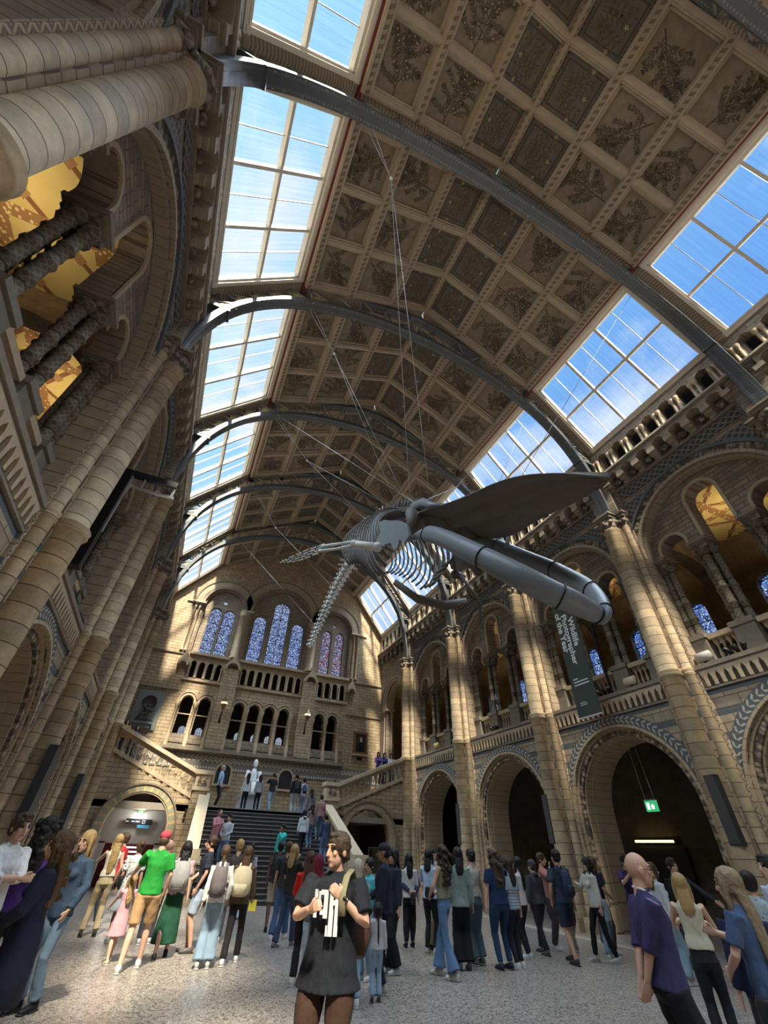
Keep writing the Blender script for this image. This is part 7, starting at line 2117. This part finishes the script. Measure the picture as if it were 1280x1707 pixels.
for i, (x, y, c, t) in enumerate(((1.75, 22.4, (.25, .16, .14), 'brown top'), (2.2, 21.6, (.05, .06, .12), 'dark blue coat'), (1.9, 23.3, (.2, .2, .22), 'grey top'), (2.3, 22.9, (.35, .2, .18), 'rust-coloured top'))):
    onstair(x, y, 95, 'person in %s climbing along the right-hand stair parapet' % t, h=1.6 + .04 * i, sex='fmfm'[i], top=('long', c), bottom=('jeans', DENIM), hair=(('long', DBRN, .15) if i % 2 == 0 else ('short', BLKH)), **L_)
person(-2.3, 25.3, -20, 'person in pale blue shirt and cap standing at the left of the landing', 1.78, 'm', z=LZ, top=('shirt', (.3, .42, .6)), bottom=('trousers', DK), hair=('cap', GREYH, (.4, .38, .34)), arms=('pocket', 'pocket'), **L_)
person(-.8, 26.3, 90, 'person with long dark hair in white top left of two before the statue', 1.66, 'f', z=LZ, top=('long', (.55, .58, .6)), bottom=('leggings', DK), hair=('long', BLKH, .25), **L_)
person(-.15, 26.3, 85, 'person in grey top and black trousers right of two before the statue', 1.64, 'f', z=LZ, top=('long', (.3, .33, .34)), bottom=('leggings', DK), hair=('long', BLKH, .1), **L_)
P = person(.5, 26.1, 110, 'person in black with a coat round the waist looking up beside the statue', 1.76, 'm', z=LZ, top=('tee', (.02, .02, .022)), bottom=('jeans', LDEN), hair=('short', BRN), legs='stride', arms=('down', 'phone'), **L_)
P = person(1.75, 26.0, 90, 'person in black hoodie with a dark backpack on the landing', 1.78, 'm', z=LZ, top=('hoodie', (.015, .015, .018)), bottom=('jeans', (.3, .33, .38)), shoes=WHT, hair=('short', BLKH), **L_)
backpack(P, (.02, .02, .022), 'dark backpack on the black hoodie on the landing', .85, strap=False)
P = person(2.22, 26.1, 90, 'person in white T-shirt with a blue backpack on the landing', 1.64, 'f', z=LZ, top=('tee', (.62, .64, .66)), bottom=('jeans', LDEN), shoes=WHT, hair=('bun', BLKH), **L_)
backpack(P, (.02, .05, .14), 'small blue backpack on the white T-shirt on the landing', .7, strap=False)
person(3.75, 25.4, 90, 'person in turquoise top on the first steps of the right side flight', 1.5, 'f', z=3.12, top=('tee', (.25, .6, .6)), hair=('short', BLKH), **L_)
for x, c, hcol, t in ((-7.55, (.03, .03, .035), BLKH, 'black'), (-7.28, (.6, .38, .05), BLKH, 'mustard yellow'), (-6.75, (.04, .07, .2), BLKH, 'blue')):
    person(x, 25.05, -90, 'person in %s leaning over the upper left stair balustrade' % t, 1.66, 'f', z=4.62 if x < -7 else 4.4, top=('long', c), hair=('bob', hcol), sk=1, arms=('lean', 'front'), **L_)
for x, c, t in ((6.15, (.1, .06, .22), 'purple'), (6.55, (.08, .05, .2), 'dark violet'), (6.98, (.5, .5, .55), 'white')):
    person(x, 25.05, -100, 'person in %s leaning over the upper right stair balustrade' % t, 1.66, 'f', z=4.5, top=('long', c), hair=('long', BLKH, .1), sk=1, arms=('lean', 'front'), **L_)
# tee print of the man in front: blocky white characters across the chest
P = ps['m26']; Tn = P['Tn']
b = MB()
def chest(u, v):
    a = u / .17; return Tn((u, .152 * sqrt(max(.1, 1 - (u / .24) ** 2)) * 1.18 + .03, v))
def patch(u0, u1, v0, v1):
    n = 4
    V = []
    for i in range(n + 1):
        u = u0 + (u1 - u0) * i / n
        V += [chest(u, v0), chest(u, v1), chest(u, v0) - Vector((0, .02, 0)), chest(u, v1) - Vector((0, .02, 0))]
    F = []
    for i in range(n):
        a = 4 * i; F += [(a, a + 1, a + 5, a + 4), (a + 2, a + 6, a + 7, a + 3), (a + 1, a + 3, a + 7, a + 5), (a, a + 4, a + 6, a + 2)]
    b.add(V, F)
for (u0, u1, v0, v1) in ((-.01, .02, 1.2, 1.37), (.02, .05, 1.34, 1.37), (.05, .07, 1.25, 1.36), (.02, .05, 1.22, 1.25), (.085, .11, 1.2, 1.37), (-.06, -.03, 1.1, 1.37), (-.1, -.075, 1.1, 1.37), (-.075, -.06, 1.28, 1.31), (-.02, -.01, 1.1, 1.16)): patch(u0, u1, v0, v1)
b.build('shirt_print', plain('print_white_cloth', (.6, .6, .6), .7), P['o'])
# khaki strap bag of the man in front
X = P['X']; o = empty('backpack', tuple(X @ Tn((0, -.2, 1.1))), P['rz']); tag(o, 'brown rucksack with khaki strap on the man in the black T-shirt', 'backpack')
o0 = Tn((0, -.2, 1.1))
b = MB(); b.tube([Tn(q) - o0 for q in ((-.1, -.2, .95), (-.1, -.24, 1.05), (-.08, -.24, 1.25), (-.05, -.2, 1.4))], [(.08, .13), (.12, .17), (.11, .16), (.05, .1)], 14, up=(0, 1, 0)); b.build('bag', cloth('pack_brown', (.07, .035, .025), .7), o)
b = MB(); b.tube([Tn(q) - o0 for q in ((-.12, -.15, 1.42), (-.13, -.03, 1.50), (-.13, .1, 1.46), (-.13, .19, 1.36), (-.14, .205, 1.22))], [(.007, .03)] * 5, 8, up=(0, .2, 1)); b.build('shoulder_strap', cloth('khaki_strap', (.2, .18, .1), .7), o)
# wristwatch
a = P['arm'][1]; d = (a[2] - a[1]).normalized(); c = a[2] - d * .03
u = d.orthogonal().normalized(); v = d.cross(u)
b = MB(); b.tube([c + u * cos(t) * .034 + v * sin(t) * .034 for t in [2 * pi * i / 14 for i in range(14)]], [(.004, .012)] * 14, 6, closed=True, up=tuple(d)); b.sphere(tuple(c + Vector((0, .03, .02))), .018, 8, 6); b.build('wristwatch', plain('watch_black', (.01, .01, .01), .25), P['o'])
# pushchair beside the young visitor
o = empty('pushchair', (5.9, 8.5, 0)); tag(o, 'folding black pushchair beside the second pier on the right', 'pushchair')
for (dx, dy) in ((-.2, -.3), (.2, -.3), (-.22, .3), (.22, .3)):
    b = MB(); b.lathe([(.09, -.02), (.09, .02)], 16, 0, Tm((dx, dy, .09), ry=pi / 2)); b.build('wheel', BLK, o)
b = MB()
for dx in (-.2, .2): b.tube([(dx, -.3, .1), (dx, .1, .55), (dx, .42, 1.02)], .014, 6); b.tube([(dx, .3, .1), (dx, .0, .5)], .014, 6)
b.tube([(-.2, .42, 1.02), (.2, .42, 1.02)], .018, 6); b.tube([(-.2, -.3, .12), (.2, -.3, .12)], .012, 6); b.build('frame', BLK, o)
b = MB(); b.box(-.18, .18, -.25, .1, .42, .47); b.box(-.18, .18, .08, .13, .45, .95); b.build('seat', plain('pushchair_cloth', (.02, .02, .04), .8), o)
b = MB(); b.tube([(-.19, .1, .9), (-.12, .0, 1.0), (.12, .0, 1.0), (.19, .1, .9)], [(.01, .12)] * 4, 8, up=(0, 1, 0)); b.build('hood', plain('pushchair_teal', (.1, .3, .28), .7), o)

P = ps['p52']; Tn = P['Tn']
b = MB(); b.tube([Tn(q) for q in ((-.075, -.02, 1.49), (0, -.075, 1.505), (.075, -.02, 1.49), (.06, .05, 1.46), (0, .085, 1.43), (-.06, .05, 1.46))], .008, 6, closed=True); b.build('lanyard', cloth('lanyard_white', (.6, .6, .62), .7), P['o'])
